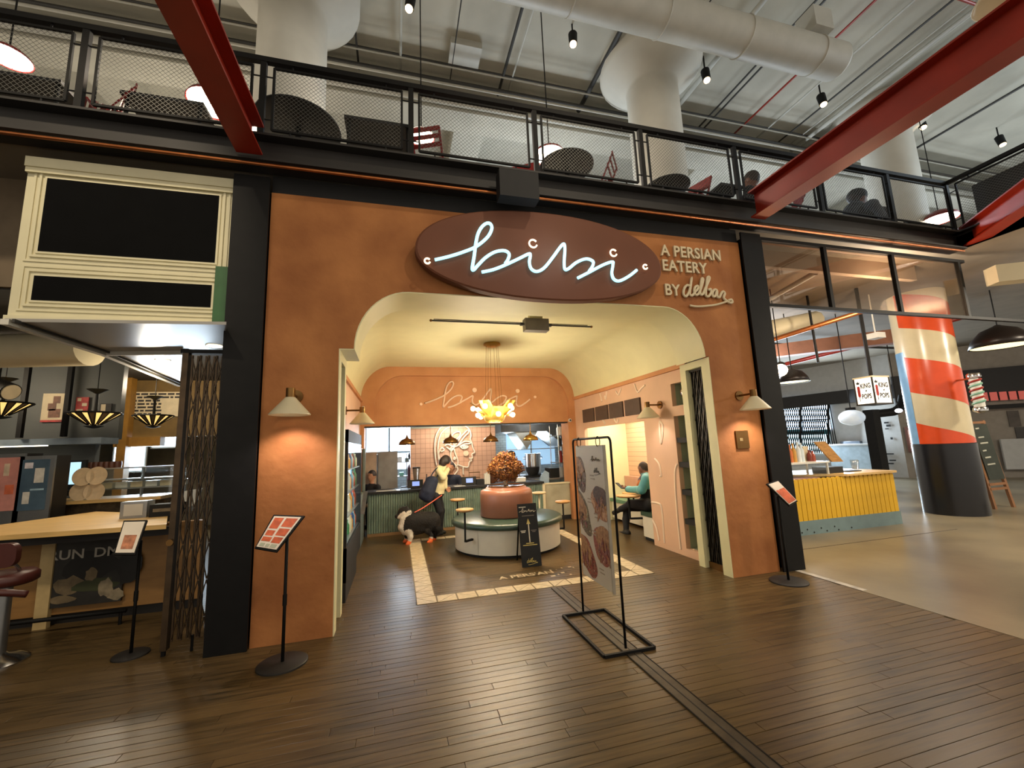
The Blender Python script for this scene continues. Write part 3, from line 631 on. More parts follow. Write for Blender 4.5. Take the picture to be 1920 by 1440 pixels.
menu_stand((-2.37, .25), q3, 'slim menu stand with pale photo sheet before the diner counter', [(.25, .8, .45, .85, mat('food_photo', 'b0714f', .6, var=.4, scale=22))], r=.14)
# ---------------------------------------------------------------- hanging banner stand in the doorway
bs = thing('banner_stand', 'black floor stand with a hanging food menu banner in the doorway', 'stand', (1.88, -.75, 0))
fp = [P(1055, 1157, z=0), P(1135, 1145, z=0), P(1223, 1217, z=0), P(1133, 1235, z=0)]
bfr = MB(); x0, x1, y0, y1 = 1.65, 2.12, -1.28, -.37
for a, b in (((x0, y0), (x1, y0)), ((x1, y0), (x1, y1)), ((x1, y1), (x0, y1)), ((x0, y1), (x0, y0))): 
    dx = .0125 if a[0] == b[0] else 0
    bfr.bar((a[0], a[1], .0125), (b[0], b[1], .0125), .025, .025)
bfr.build('base_frame', M_BLK, bs)
yF, yN = -.36, -1.22
def smooth_frame():
    pts = [(1.88, yF, .02), (1.88, yF, 1.76)]
    for k in range(1, 6): a = PI-PI/2*k/5; pts.append((1.88, yF-.05-.05*math.cos(a), 1.76+.05*math.sin(a)))
    for k in range(0, 6): a = PI/2-PI/2*k/5; pts.append((1.88, yN+.05-.05*math.cos(a), 1.76+.05*math.sin(a)))
    pts += [(1.88, yN, 1.74), (1.88, yN, .02)]; return pts
MB().tube(smooth_frame(), .0115, 8).build('hoop', M_BLK, bs, smooth=True)
bn = thing('menu_banner', 'cream hanging banner printed with four food photos and small script', 'banner', (1.88, -.75, .42))
BY0, BY1, BZ0, BZ1 = -.44, -1.08, .42, 1.74
ban = bx('sheet', mat('banner_cream', 'c9bfae', .55, var=.03), bn, 1.872, 1.888, BY1, BY0, BZ0, BZ1)
bx('sheet_edge', mat('banner_edge', '9d9484', .6), bn, 1.866, 1.894, BY1-.012, BY1, BZ0-.01, BZ1)
def bpt(u, v, h=0): return Vector((1.871-h, BY0+(BY1-BY0)*u, BZ1+(BZ0-BZ1)*v))
def blob(cu, cv, ru, rv, name, m, h, seed, wob=.12, n=28, rot=0):
    rnd = random.Random(seed); ph = [rnd.uniform(0, 6.28) for _ in range(4)]; pts = []
    for k in range(n):
        a = 2*PI*k/n; r = 1+wob*(math.sin(2*a+ph[0])*.5+math.sin(3*a+ph[1])*.4+math.sin(5*a+ph[2])*.3)
        x, z = math.cos(a)*r*ru, math.sin(a)*r*rv; x, z = x*math.cos(rot)-z*math.sin(rot), x*math.sin(rot)+z*math.cos(rot)
        u = min(max(cu+x, .012), .988); v = min(max(cv+z, .012), .988); pts.append(bpt(u, v, h))
    MB().add(pts+[p+Vector((.004, 0, 0)) for p in pts], [tuple(range(n))]+[(i, (i+1) % n, n+(i+1) % n, n+i) for i in range(n)]).build(name, m, ban)
def mat_food(name, cols, sc):
    m = mat(name, cols[0], .6, scale=sc); cr = [n for n in m.node_tree.nodes if n.type == 'VALTORGB'][0].color_ramp
    cr.elements[0].position = .3; cr.elements[0].color = (*lin(cols[0]), 1); cr.elements[1].position = .7; cr.elements[1].color = (*lin(cols[-1]), 1)
    for i, c in enumerate(cols[1:-1]): e = cr.elements.new(.3+.4*(i+1)/(len(cols)-1)); e.color = (*lin(c), 1)
    return m
M_FOOD = [mat_food('food_beef', ('3a251a', '8a6a50', '4a3122', 'b59a7c'), 34), mat_food('food_wrap', ('b07a50', 'd2a67c', '8d5734', 'c9a98a'), 22), mat_food('food_greens', ('33291c', '7d6a4a', '51402c', 'b8a67e'), 34), mat_food('food_onion', ('5a2418', 'a55b4a', '7a3526', 'd0a58e'), 34), mat_food('food_tomato', ('6a1f14', 'a8553c', '5d2a1a', 'c99a80'), 34)]
M_FD = [mat('bread_print', 'b8895a', .6, var=.3, scale=30, col2='8a5d38'), mat('meat_print', '6d4a35', .6, var=.5, scale=45, col2='38241a'), mat('onion_print', 'a8736a', .6, var=.5, scale=60, col2='6a3a34'), mat('herb_print', 'c2b492', .6, var=.4, scale=55, col2='8d8462'), mat('pita_print', 'b78157', .6, var=.25, scale=25, col2='8b5233'), mat('sauce_print', '7e3120', .6, var=.5, scale=40, col2='4d1a10')]
for i, (u, v, ru, rv, rot, top, fill, fill2) in enumerate(((.12, .22, .24, .125, .2, 0, 1, 3), (.78, .42, .27, .12, .1, 1, 4, 4), (.15, .52, .3, .125, .35, 0, 1, 3), (.78, .71, .28, .145, 0, 1, 2, 5), (.22, .84, .3, .13, .25, 0, 2, 5))):
    blob(u, v, ru, rv, 'food_print', M_FOOD[i], .001, i, rot=rot); blob(u+(-.06 if top == 0 else .02), v-.05, ru*.8, rv*.62, 'bread_print', M_FD[0 if i != 1 else 1], .002, i+10, rot=rot)
    for k in range(16):
        rnd = random.Random(i*31+k); blob(u+rnd.uniform(-.65, .65)*ru, v+rnd.uniform(-.2, .75)*rv, rnd.uniform(.025, .06), rnd.uniform(.008, .018), 'filling_print', M_FD[(fill2, fill, 2, 0)[k % 4]], .003+k*.0002, i*50+k, .3, 10, rnd.uniform(0, 3))
M_INK = mat('grey_ink', '6b6258', .6); M_INKL = mat('pale_ink', 'a3937f', .6)
for u, v in ((.5, .22), (.52, .245), (.36, .40), (.36, .425), (.56, .50), (.58, .525), (.45, .63), (.45, .655), (.62, .88), (.64, .905)):
    a, b = bpt(u, v, .001), bpt(u+.14, v+.008, .003); MB().box(min(a.x, b.x), max(a.x, b.x), min(a.y, b.y), max(a.y, b.y), min(a.z, b.z), max(a.z, b.z)).build('text_line', M_INKL, ban)
for st in BIBI: MB().tube(spline([bpt(.72+x*.13, .115-z*.062, .002) for x, z in st], 3), .0026, 5).build('script_mark', M_INK, ban)
dcx = 4.1; dcz = 3.9
for st in DELB: MB().tube(spline([bpt(.78+(x-4.3)*.25, .185-(z-3.85)*.12, .002) for x, z in st], 3), .0024, 5).build('script_mark', M_INK, ban)
for u in (.12, .82):
    y = BY0+(BY1-BY0)*u; MB().tube([(1.88+.022*math.sin(a), y, 1.775+.05*math.cos(a)) for a in [k*2*PI/12 for k in range(12)]], .0045, 5, closed=True).build('hanging_ring', M_BLK, bn, smooth=True)
# ---------------------------------------------------------------- floor sign leaning by the round bench
af = thing('floor_sign', 'narrow black floor sign with a white arrow leaning before the round bench', 'sign', (1.92, 1.6, 0))
ML = Matrix.Translation((1.92, 1.52, 0)) @ Matrix.Rotation(-.17, 4, 'X') @ Matrix.Rotation(-.05, 4, 'Z')
def sgn(mb, name, m, par=None): return mb.xf(ML).build(name, m, par or af)
fb_ = sgn(MB().box(-.15, .15, 0, .015, 0, .9), 'board', M_BLK2)
for s in (-1, 1): MB().bar((1.92+s*.12, 1.68, .8), (1.92+s*.12, 1.92, .012), .02, .02).build('prop_leg', M_BLK, af)
M_WH = mat('white_ink', 'd8cfba', .6, var=.02); M_YEL = mat('yellow_ink', 'cdb768', .6, var=.05)
sgn(MB().box(-.008, .008, -.003, 0, .34, .62), 'arrow_shaft', M_WH, fb_); sgn(MB().plate([[(-.03, .6), (.03, .6), (0, .68)]], 'y', -.003, 0), 'arrow_head', M_YEL, fb_)
for st in BIBI: sgn(MB().tube(spline([(x*.1, -.002, .775+z*.1) for x, z in st], 3), .003, 5), 'script_mark', M_WH, fb_)
for st in DELB: sgn(MB().tube(spline([(.03+(x-4.3)*.2, -.002, .085+(z-3.85)*.2) for x, z in st], 3), .003, 5), 'script_mark', M_YEL, fb_)
for a, b, z, m in ((-.13, -.02, .845, M_WH), (-.09, .1, .715, M_INK), (-.13, -.05, .5, M_WH), (-.12, -.06, .48, M_WH), (.03, .12, .5, M_INK), (.05, .1, .48, M_INK), (-.06, .06, .32, M_YEL), (-.11, .11, .295, M_YEL)):
    sgn(MB().box(a, b, -.002, 0, z, z+.012), 'text_line', m, fb_)
# track rail with transformer box under the arch
tk = thing('track_light_rail', 'slim dark rail with a grey box hanging under the cream arch', 'rail', (1.65, .92, 3.5))
MB().tube([(.44, .92, 3.52), (2.85, .92, 3.52)], .012, 6).build('rail', M_DPIPE, tk); MB().tube([(.48, .95, 3.55), (2.8, .95, 3.55)], .006, 6).build('cable', M_DPIPE, tk)
bx('transformer_box', mat('grey_box', '6e675b', .5), tk, 1.78, 2.14, .86, 1.0, 3.42, 3.6); bx('ceiling_mount', M_CREAM, tk, 1.86, 2.06, .9, .98, 3.6, 3.665)
for x in (.44, 2.85): MB().sph((x, .92, 3.52), .02, 8).build('end_cap', M_BRASSD, tk)
for x in (1.74, 2.18): bx('clamp', M_DPIPE, tk, x-.02, x+.02, .9, .95, 3.5, 3.54)
# ---------------------------------------------------------------- lettering on the back wall, cameras
bl_ = thing('wall_lettering', 'pale script reading bibi on the orange panel above the kitchen', 'lettering', (1.8, 5.0, 2.9))
A = P(798, 760, y=5.0); bibi_script((A.x+1.27*.98, A.z-.02), .98, 5.0, .022, mat('pale_pink_letter', 'e2bfa0', .5, var=.02), bl_, 'script_stroke')
for px, py, y, d in ((681, 765, 4.9, 'small white dome camera at the left end of the back wall'), (1069, 788, 4.9, 'small white dome camera on the orange pier right of the kitchen')):
    p = P(px, py, y=y); t = thing('security_camera', d, 'camera', p); MB().cyl((p.x, p.y, p.z), (p.x, 4.93, p.z), .045, n=14).build('housing', M_GWHITE, t, smooth=40); MB().sph((p.x, p.y, p.z), .042, 12).build('dome', M_GWHITE, t, smooth=True); MB().cyl((p.x-.01, p.y-.046, p.z), (p.x-.01, p.y-.03, p.z), .02, n=10).build('lens', M_BLK2, t)
# ---------------------------------------------------------------- chandelier
CX, CYY = 1.67, 2.6
ch = thing('chandelier', 'brass chandelier of flared petals with glowing round bulbs', 'chandelier', (CX, CYY, 2.2))
MB().lathe([(0, 0), (.15, 0), (.16, -.03), (.1, -.06), (0, -.06)], (CX, CYY, 3.655), 28).build('canopy', M_BRASS, ch, smooth=40)
for k in range(6):
    a = k*PI/3; MB().cyl((CX+.11*math.cos(a), CYY+.11*math.sin(a), 3.6), (CX+.16*math.cos(a), CYY+.16*math.sin(a), 2.42), .003, n=5).build('wire', M_BRASSD, ch)
MB().lathe([(0, 2.2), (.1, 2.2), (.17, 2.24), (.2, 2.32), (.19, 2.34), (0, 2.3)], (CX, CYY, 0), 28).build('hub', M_BRASS, ch, smooth=40)
for k in range(10):
    a = k*2*PI/10+.31; e = Vector((math.cos(a), math.sin(a), 0)); tt = Vector((-math.sin(a), math.cos(a), 0)); pts = []; nn = 9
    up = k % 2 == 0
    for i in range(nn):
        s = i/(nn-1); r = .13+.28*s**1.6*(1 if up else .8)+.02*s; z = 2.21+(.36 if up else .25)*s; wd = .032+.055*math.sin(PI*min(1, s*.62+.1))
        for j in range(-2, 3): pts.append(Vector((CX, CYY, z))+e*(r-.045*(j/2)**2*0+.03*(1-(j/2)**2)*-1)+tt*(wd*j/2*1.25))
    fs = [(i*5+j, i*5+j+1, i*5+j+6, i*5+j+5) for i in range(nn-1) for j in range(4)]
    mb = MB(); mb.add(pts, fs); mb.add([p+e*-.006 for p in pts], [f[::-1] for f in fs]); mb.build('petal', M_BRASS, ch, smooth=True, recalc=False)
    c = Vector((CX, CYY, 2.47 if up else 2.33))+e*(.38 if up else .33)
    b_ = MB().sph(c, .045, 14).build('bulb', M_BULB, ch, smooth=True); MB().cyl(c-e*.05, c-e*.09, .022, n=10).build('socket', M_BRASS, ch)
for k in range(5):
    a = k*2*PI/5+.31; light('POINT', (CX+.41*math.cos(a), CYY+.41*math.sin(a), 2.345), 27, (1, .85, .62), .06)
light('POINT', (CX, CYY, 2.08), 14, (1, .85, .62), .3)  # extra fill added below the hub to brighten the bench and lower surfaces
# ---------------------------------------------------------------- round bench
BX, BY_ = 1.93, 2.98
rb = thing('round_bench', 'round white bench with dark green seat and pink drum backrest', 'bench', (BX, BY_, 0))
M_BENCHW = mat('bench_white', 'cfc9b8', .45, var=.03)
MB().lathe([(0, 0), (.9, 0), (.9, .05)], (BX, BY_, 0), 48).build('plinth', M_BLK2, rb, smooth=40)
for k in range(8):
    a0 = k*PI/4+.003; MB().lathe([(.945, .05), (.945, .44), (.9, .44), (.9, .05), (.945, .05)], (BX, BY_, 0), 8, a0, a0+PI/4-.006).build('side_panel', M_BENCHW, rb, smooth=40)
MB().lathe([(0, .44), (.985, .44), (1.0, .455), (1.0, .49), (.985, .52), (.95, .535), (0, .54)], (BX, BY_, 0), 56).build('seat', M_GRLEA, rb, smooth=60)
MB().lathe([(0, .54), (.465, .54), (.48, .56), (.48, .92), (.465, .985), (.42, 1.01), (.38, 1.02), (.36, 1.05), (0, 1.05)], (BX, BY_, 0), 48).build('drum_backrest', mat('dusty_pink_leather', '96624c', .35, var=.06), rb, smooth=60)
ty = tag(MB().lathe([(0, 1.052), (.34, 1.052), (.35, 1.062), (.345, 1.075), (.33, 1.064), (0, 1.064)], (BX, BY_, 0), 40).build('brass_tray', mat('tray_brass', '8e6647', .2, .7, var=.05), smooth=40), 'round brass tray on top of the pink drum', 'tray')
fbq = thing('dried_flowers', 'bunch of dried brown hydrangea in a small glass vase on the brass tray', 'plant', (BX, BY_, 1.066))
MB().lathe([(0, 1.067), (.045, 1.067), (.05, 1.08), (.035, 1.12), (.05, 1.17), (.046, 1.17), (.03, 1.12), (.04, 1.075), (0, 1.075)], (BX, BY_, 0), 18).build('vase', mat('vase_glass', 'b9a28a', .1, trans=.6), fbq, smooth=True)
for k in range(7):
    a = k*.9; MB().tube([(BX, BY_, 1.1), (BX+.05*math.cos(a), BY_+.05*math.sin(a), 1.22), (BX+.14*math.cos(a), BY_+.14*math.sin(a), 1.36)], .005, 5).build('stem', M_BRASSD, fbq)
hb = MB(); rnd = random.Random(3)
for i in range(2800):
    th = rnd.uniform(0, 2*PI); ph = math.acos(rnd.uniform(-.85, 1)); r = rnd.uniform(.55, 1)**.5
    lob = 1+.12*math.sin(3*th+1)+.1*math.sin(5*ph)
    c = Vector((BX, BY_, 1.37))+Vector((math.sin(ph)*math.cos(th)*.31, math.sin(ph)*math.sin(th)*.31, math.cos(ph)*.27))*r*lob
    u = Vector((rnd.uniform(-1, 1), rnd.uniform(-1, 1), rnd.uniform(-1, 1))).normalized(); v, w_ = frame(u); s = rnd.uniform(.024, .044); hb.cur = i % 3
    hb.add([c-v*s*.2, c+w_*s*.5+u*s*.3, c+v*s+u*s*.1, c-w_*s*.5+u*s*.3], [(0, 1, 2), (0, 2, 3)])
stuff(hb.build('petals', [mat('petal_brown', '84501f', .7, var=.2, scale=20), mat('petal_rust', '653511', .7, var=.2, scale=20), mat('petal_tan', 'a06a2e', .7, var=.2, scale=20)], fbq, recalc=False))
# wooden tablets on bent arms around the bench
def arm_table(ang, r, z, label, rad=.145, pale=False, za=.2):
    c = Vector((BX+r*math.cos(ang), BY_+r*math.sin(ang), 0)); t = thing('arm_table', label, 'side table', (c.x, c.y, 0), 'small round side tables on bent arms')
    e = Vector((math.cos(ang), math.sin(ang), 0)); q = Vector((BX, BY_, 0))+e*.95
    MB().lathe([(0, z-.035), (rad-.03, z-.035), (rad, z-.015), (rad, z), (rad-.006, z+.006), (0, z+.006)], (c.x, c.y, 0), 28).build('top', M_OAK if not pale else mat('pale_ash', 'cdb78c', .5), t, smooth=50)
    MB().tube([(c.x, c.y, z-.03), (c.x, c.y, za+.03), (c.x, c.y, za-.005)], .016, 8).build('post', M_BLK if not pale else M_SHADE, t, smooth=True)
    MB().bar((c.x, c.y, za), (q.x, q.y, za), .045, .03).build('arm', M_BLK, t)
arm_table(3.81, 1.12, .79, 'oak side table nearest the door at the left of the round bench', za=.29)
arm_table(2.36, 1.12, .79, 'oak side table farther back at the left of the round bench')
arm_table(.04, 1.12, .70, 'oak side table at the right of the round bench')
arm_table(.77, 1.3, .8, 'pale side table behind the right of the round bench', .15, True)
# ---------------------------------------------------------------- counter
ct = thing('service_counter', 'dark topped counter clad in green ribbed tile', 'counter', (1.35, 5.25, 0))
bx('body', M_GREEN, ct, -.62, 3.32, 5.02, 5.55, .0, .88); bx('worktop', M_BLK2, ct, -.66, 3.36, 4.94, 5.62, .88, .925); bx('kick', mat('oak_kick', '8b6b44', .6), ct, -.62, 3.32, 5.0, 5.02, 0, .06)
rbm = MB()
for row in range(3):
    z0 = .07+row*.272; x = -.6
    while x < 3.3:
        rbm.add([(x+.023+.021*math.cos(a), 5.015-.02*math.sin(a), z) for z in (z0, z0+.264) for a in [PI*k/4 for k in range(5)]], [(i, i+1, i+6, i+5) for i in range(4)]+[(5, 6, 7, 8, 9)]); x += .05
stuff(rbm.build('rib_tiles', M_GREEN, ct, smooth=40)); bx('end_post', M_SHADE, ct, 3.33, 3.39, 4.98, 5.55, 0, .88)
lw = tag(MB().box(3.4, 4.05, 5.05, 5.14, .1, .84).build('low_partition', mat('pale_marble', 'b0aa92', .4, var=.2, scale=2.5, col2='8f8a74')), 'pale marble low partition right of the green counter', 'partition'); bx('kick', M_BLK2, lw, 3.4, 4.05, 5.06, 5.14, 0, .1); bx('cap', M_SHADE, lw, 3.39, 4.06, 5.03, 5.16, .84, .87)
# goods on the counter
def pos(px, label):
    p = P(px, 905, y=5.2); x = p.x; t = thing('order_tablet', label, 'tablet', (x, 5.2, .925)); 
    M = Matrix.Translation((x, 5.2, .925)) @ Matrix.Rotation(-.3, 4, 'X')
    MB().box(-.17, .17, 0, .03, .02, .2).xf(M).build('housing', M_BLK2, t); MB().box(-.07, .09, -.003, 0, .06, .16).xf(M).build('screen', M_SCREEN, t); bx('stand', M_BLK2, t, x-.1, x+.1, 5.16, 5.34, .925, .95)
pos(779, 'black order tablet with lit blue screen at the left of the counter'); pos(880, 'black order tablet with lit blue screen right of the woman')
tag(MB().box(1.78, 1.95, 5.12, 5.3, .925, 1.05).build('card_printer', M_BLK2), 'small black receipt printer beside the right order tablet', 'printer')
for i in range(3): 
    x = P(910+i*3.5, 890, y=5.2).x; tag(MB().cyl((x, 5.22, .925), (x, 5.22, 1.17+.02*i), .028, .034, n=12).build('cup_stack', M_GWHITE, smooth=40), '%s of the three tall white paper cup stacks on the counter' % ('left', 'middle', 'right')[i], 'cups', 'paper cup stacks on the counter')
wr_ = thing('wire_rack', 'small wire rack on the counter behind the printer', 'rack', (1.75, 5.42, .925))
for z in (.97, 1.08, 1.2): MB().tube([(1.65, 5.35, z), (1.9, 5.35, z), (1.9, 5.5, z), (1.65, 5.5, z)], .006, 5, closed=True).build('hoop', M_BRASSD, wr_)
for x in (1.65, 1.9): MB().cyl((x, 5.42, .93), (x, 5.42, 1.22), .005, n=5).build('upright', M_BRASSD, wr_)
for px, h, c, d in ((800, .3, '3c2b22', 'dark bottle left of the woman on the counter'), (808, .22, '8a7a66', 'tan bottle behind the woman on the counter')):
    x = P(px, 890, y=5.4).x; tag(MB().lathe([(0, 0), (.03, 0), (.03, h*.6), (.012, h*.75), (.012, h), (0, h)], (x, 5.4, .925), 12).build('bottle', mat('bottle_'+c, c, .3), smooth=40), d, 'bottle')
bl2 = thing('coffee_grinder', 'dark blender jug standing on the left of the counter', 'blender', (.42, 5.45, .925)); MB().cyl((.42, 5.45, .925), (.42, 5.45, 1.09), .1, .08, n=14).build('base', M_BLK2, bl2, smooth=40); MB().cyl((.42, 5.45, 1.09), (.42, 5.45, 1.36), .06, .09, n=14).build('jug', mat('smoky_jug', '8d8074', .2, trans=.4), bl2, smooth=40); MB().cyl((.42, 5.45, 1.36), (.42, 5.45, 1.39), .09, n=14).build('lid', M_BLK2, bl2)
for a, b, c, z, d in ((-.45, .05, 5.0, .005, 'sheaf of white papers at the left end of the counter'), (1.25, 1.5, 5.0, .006, 'white order slips on the counter beside the woman'), (2.75, 3.0, 5.25, .1, 'white cloth bundle at the right end of the counter')):
    tag(MB().box(a, b, c, c+.25, .925, .925+z).build('paper_stack', M_GWHITE), d, 'paper')
p = P(921, 862, y=5.5); tag(MB().lathe([(0, 0), (.075, 0), (.085, .02), (.085, .36), (.06, .4), (0, .4)], (p.x, 5.45, .925), 16).build('amber_dispenser', mat('amber_brown', '4a2a18', .35), smooth=40), 'tall dark brown dispenser on the counter behind the dried flowers', 'dispenser')
# pendants over the counter
for i, (px, py) in enumerate(((763, 830), (845, 826), (920, 822), (995, 822))):
    p = P(px, py, y=4.8); t = thing('pendant_lamp', '%s brass dome pendant over the green counter' % ('leftmost', 'second', 'third', 'rightmost')[i], 'pendant', p, 'brass pendants over the counter')
    z = 1.9; MB().lathe([(.012, .21), (.02, .18), (.04, .14), (.11, .115), (.165, .06), (.18, 0), (.172, 0), (.15, .06), (.03, .12)], (p.x, 4.8, z), 24).build('dome', M_BRASSD if i < 3 else M_BRASS, t, smooth=True); MB().cyl((p.x, 4.8, z+.2), (p.x, 4.8, 2.33), .008, n=6).build('stem', M_BRASSD, t); MB().sph((p.x, 4.8, z+.03), .03, 8).build('bulb', M_GLOW, t, smooth=True)
# ---------------------------------------------------------------- kitchen
M_KW = mat_tile('kitchen_white_tile', 'b4c6d2', '7d8d98', .16, .08, .3, offset=.5)
kb = struct(MB().box(-1.4, 5.6, 9.0, 9.1, 0, 2.9).build('wall_kitchen_back', M_KW)); struct(MB().box(-1.5, -1.4, 5.1, 9.1, 0, 2.9).build('wall_kitchen_left', M_WHITE)); struct(MB().box(5.5, 5.6, 5.1, 9.1, 0, 2.9).build('wall_kitchen_right', M_WHITE)); struct(MB().box(-1.5, 5.6, 5.12, 9.1, 2.85, 2.95).build('ceiling', mat('kitchen_ceiling', '4b4a47', .8)))
tw = struct(MB().box(.33, 2.68, 7.0, 7.12, 0, 2.85).build('wall_tiled', mat_tile('pink_kitchen_tile', 'd0a68a', '94705a', .13, .13, .35))); bx('cap_band', mat('sage_band', '9aa595', .6), tw, .33, 2.68, 6.985, 7.0, 2.36, 2.6)
# line drawing of a face made from bent wire
FZ = lambda a, b: P(620+a/6, 780+b/6, y=6.96)
wf = thing('wire_face_art', 'white bent wire drawing of a woman in profile on the tiled wall', 'wall art', FZ(1400, 600))
for st in ([(1190, 560), (1175, 450), (1170, 330), (1185, 220), (1230, 140), (1310, 90), (1400, 85), (1500, 110), (1560, 150), (1580, 220), (1570, 260), (1590, 310), (1600, 360), (1620, 410), (1590, 430), (1595, 470), (1570, 485), (1585, 500), (1560, 520), (1545, 575), (1490, 570), (1430, 550)],
           [(1490, 570), (1490, 620), (1492, 660)], [(1215, 500), (1205, 400), (1210, 300), (1240, 200), (1300, 140), (1360, 120)], [(1240, 520), (1215, 440), (1220, 400), (1250, 360), (1275, 380), (1250, 400), (1225, 385)],
           [(1280, 340), (1320, 320), (1380, 350), (1440, 330), (1500, 290), (1560, 290), (1570, 310), (1500, 320), (1450, 350)], [(1330, 290), (1380, 200), (1450, 180), (1450, 230), (1380, 300), (1420, 340), (1500, 240), (1550, 190), (1540, 160), (1470, 230), (1400, 330)], [(1340, 380), (1370, 340), (1390, 350), (1360, 390), (1330, 370), (1300, 350)],
           [(1370, 360), (1350, 420), (1360, 500), (1400, 550), (1430, 600), (1400, 650), (1370, 670), (1340, 640), (1370, 600), (1420, 560), (1430, 500), (1400, 420), (1390, 370)], [(1460, 350), (1500, 335), (1545, 345), (1520, 365), (1480, 365), (1460, 350)], [(1490, 350), (1510, 340), (1520, 352), (1505, 360), (1490, 350)], [(1250, 560), (1300, 610), (1340, 640)], [(1380, 480), (1395, 465), (1405, 480), (1390, 490), (1380, 480)], [(1580, 480), (1555, 476)]):
    MB().tube(spline([FZ(*q) for q in st], 4), .021, 5).build('wire_stroke', mat('white_wire', 'efe6d2', .5, var=.02), wf, smooth=True)
c = FZ(1522, 420); MB().cyl((c.x, 6.95, c.z), (c.x, 6.965, c.z), .075, n=20).build('cheek_disc', mat('pale_disc', 'd9c8a8', .5), wf)
# kitchen window on the left, with frame and panes
kw = sthing('window_1', (.0, 8.97, 1.5))
for i, (a, b, c_, d_) in enumerate(((-.95, -.25, 1.2, 1.75), (-.25, .45, 1.2, 1.75), (-.95, -.25, 1.75, 2.7), (-.25, .45, 1.75, 2.7), (.45, 1.0, 1.2, 2.7))): bx('pane', M_WINDOW, kw, a+.03, b-.03, 8.97, 8.99, c_+.03, d_-.03)
fm = MB()
for x in (-.95, -.25, .45, 1.0): fm.box(x-.03, x+.03, 8.94, 9.0, 1.15, 2.72)
for z in (1.2, 1.75, 2.7): fm.box(-.97, 1.02, 8.94, 9.0, z-.03, z+.03)
fm.build('window_frame', mat('pale_frame', '9fb0ba', .5), kw)
tile_glow = sthing('window_2', (4.3, 8.97, 1.5)); bx('pane', mat_emit('hood_tile_glow', 'a9d2f5', .42), tile_glow, 3.5, 5.2, 8.97, 8.99, 1.15, 2.2); bx('window_bar', M_WHITE, tile_glow, 4.33, 4.37, 8.95, 8.99, 1.1, 2.25); bx('window_bar', M_WHITE, tile_glow, 3.5, 5.2, 8.95, 8.99, 1.66, 1.69)  # glowing pane added for the bright bluish tiles; no window there
# white cabinets and shelves seen through the opening at the left
p = P(701, 870, y=6.3); pc = tag(MB().box(-.78, -.5, 6.3, 6.9, 0, 1.78).build('tall_cabinet', mat('beige_cabinet', 'c1a78e', .6)), 'beige tall cabinet panel at the left of the kitchen', 'cabinet')
fz = thing('steel_fridge', 'grey tall fridge beside the beige cabinet in the kitchen', 'fridge', (-.25, 6.6, 0)); bx('body', mat('grey_fridge', '8f8c88', .5), fz, -.48, .0, 6.3, 6.9, 0, 1.78); bx('door_seam', M_BLK2, fz, -.47, -.46, 6.296, 6.3, .1, 1.7)
sh = thing('wire_shelf', 'metal wire shelf unit in front of the kitchen window', 'shelf', (.25, 8.0, 0))
for x in (-.1, .25, .62): MB().cyl((x, 8.0, 0), (x, 8.0, 1.7), .015, n=6).build('upright', M_STEEL, sh)
for z in (.5, 1.05, 1.45): bx('shelf_plate', M_STEEL, sh, -.12, .64, 7.85, 8.2, z, z+.025)
for i, (x, z, c, w_, h_) in enumerate(((-.02, 1.475, 'c8cdd0', .14, .14), (.2, 1.475, '5d6b66', .12, .1), (.45, 1.475, 'b8c2c6', .2, .12), (.05, 1.075, '6fae9a', .12, .1), (.3, 1.075, '3a4048', .16, .2), (.5, 1.075, 'bfc9cf', .14, .16), (.1, .525, '2e3338', .2, .25), (.4, .525, 'a7b4b8', .22, .22))):
    tag(MB().box(x, x+w_, 7.92, 8.1, z, z+h_).build('kitchen_tub', mat('tub_'+c, c, .5)), '%s tub on the %s tier of the wire shelf' % (('white', 'grey green', 'pale grey', 'mint', 'dark', 'light blue', 'black', 'blue grey')[i], ('top', 'top', 'top', 'middle', 'middle', 'middle', 'bottom', 'bottom')[i]), 'tub', 'tubs on the wire shelf')
# stove hood, pot and equipment on the right
hd = thing('extractor_hood', 'grey steel extractor hood over the stove', 'hood', (3.7, 7.6, 1.9)); MB().plate([[(2.9, 2.85), (5.0, 2.85), (5.0, 1.75), (4.85, 1.75), (4.3, 2.2), (3.55, 2.2), (2.9, 2.2)]], 'y', 7.2, 8.6).build('canopy', mat('hood_steel', '57544e', .45, .5), hd)
MB().add([(3.35, 7.3, 2.2), (4.05, 7.3, 2.2), (3.7, 7.3, 1.68), (3.35, 8.3, 2.2), (4.05, 8.3, 2.2), (3.7, 8.3, 1.68)], [(0, 1, 2), (3, 5, 4), (0, 2, 5, 3), (1, 4, 5, 2), (0, 3, 4, 1)]).build('filter', mat('filter_steel', 'a29e90', .35, .7), hd)
sv = thing('stove', 'black stove range at the back right of the kitchen', 'stove', (3.9, 6.8, 0)); bx('body', M_STEEL, sv, 3.2, 4.6, 6.5, 7.2, 0, .92); bx('hob', M_BLK2, sv, 3.2, 4.6, 6.48, 7.2, .92, .98)
pt_ = thing('stock_pot', 'large shiny steel stock pot on the stove', 'pot', (3.62, 6.8, .98)); p = P(1000, 880, y=6.8); px_ = p.x
MB().lathe([(0, .98), (.22, .98), (.22, 1.1), (.22, 1.55), (.23, 1.56), (.21, 1.56), (.21, 1.1), (0, 1.0)], (px_, 6.8, 0), 28).build('pot_body', M_CHROME, pt_, smooth=40); 
for s in (-1, 1): MB().tube(spline([(px_+s*.22, 6.8, 1.4), (px_+s*.27, 6.8, 1.42), (px_+s*.27, 6.8, 1.46), (px_+s*.22, 6.8, 1.48)], 3), .01, 5).build('handle', M_CHROME, pt_)
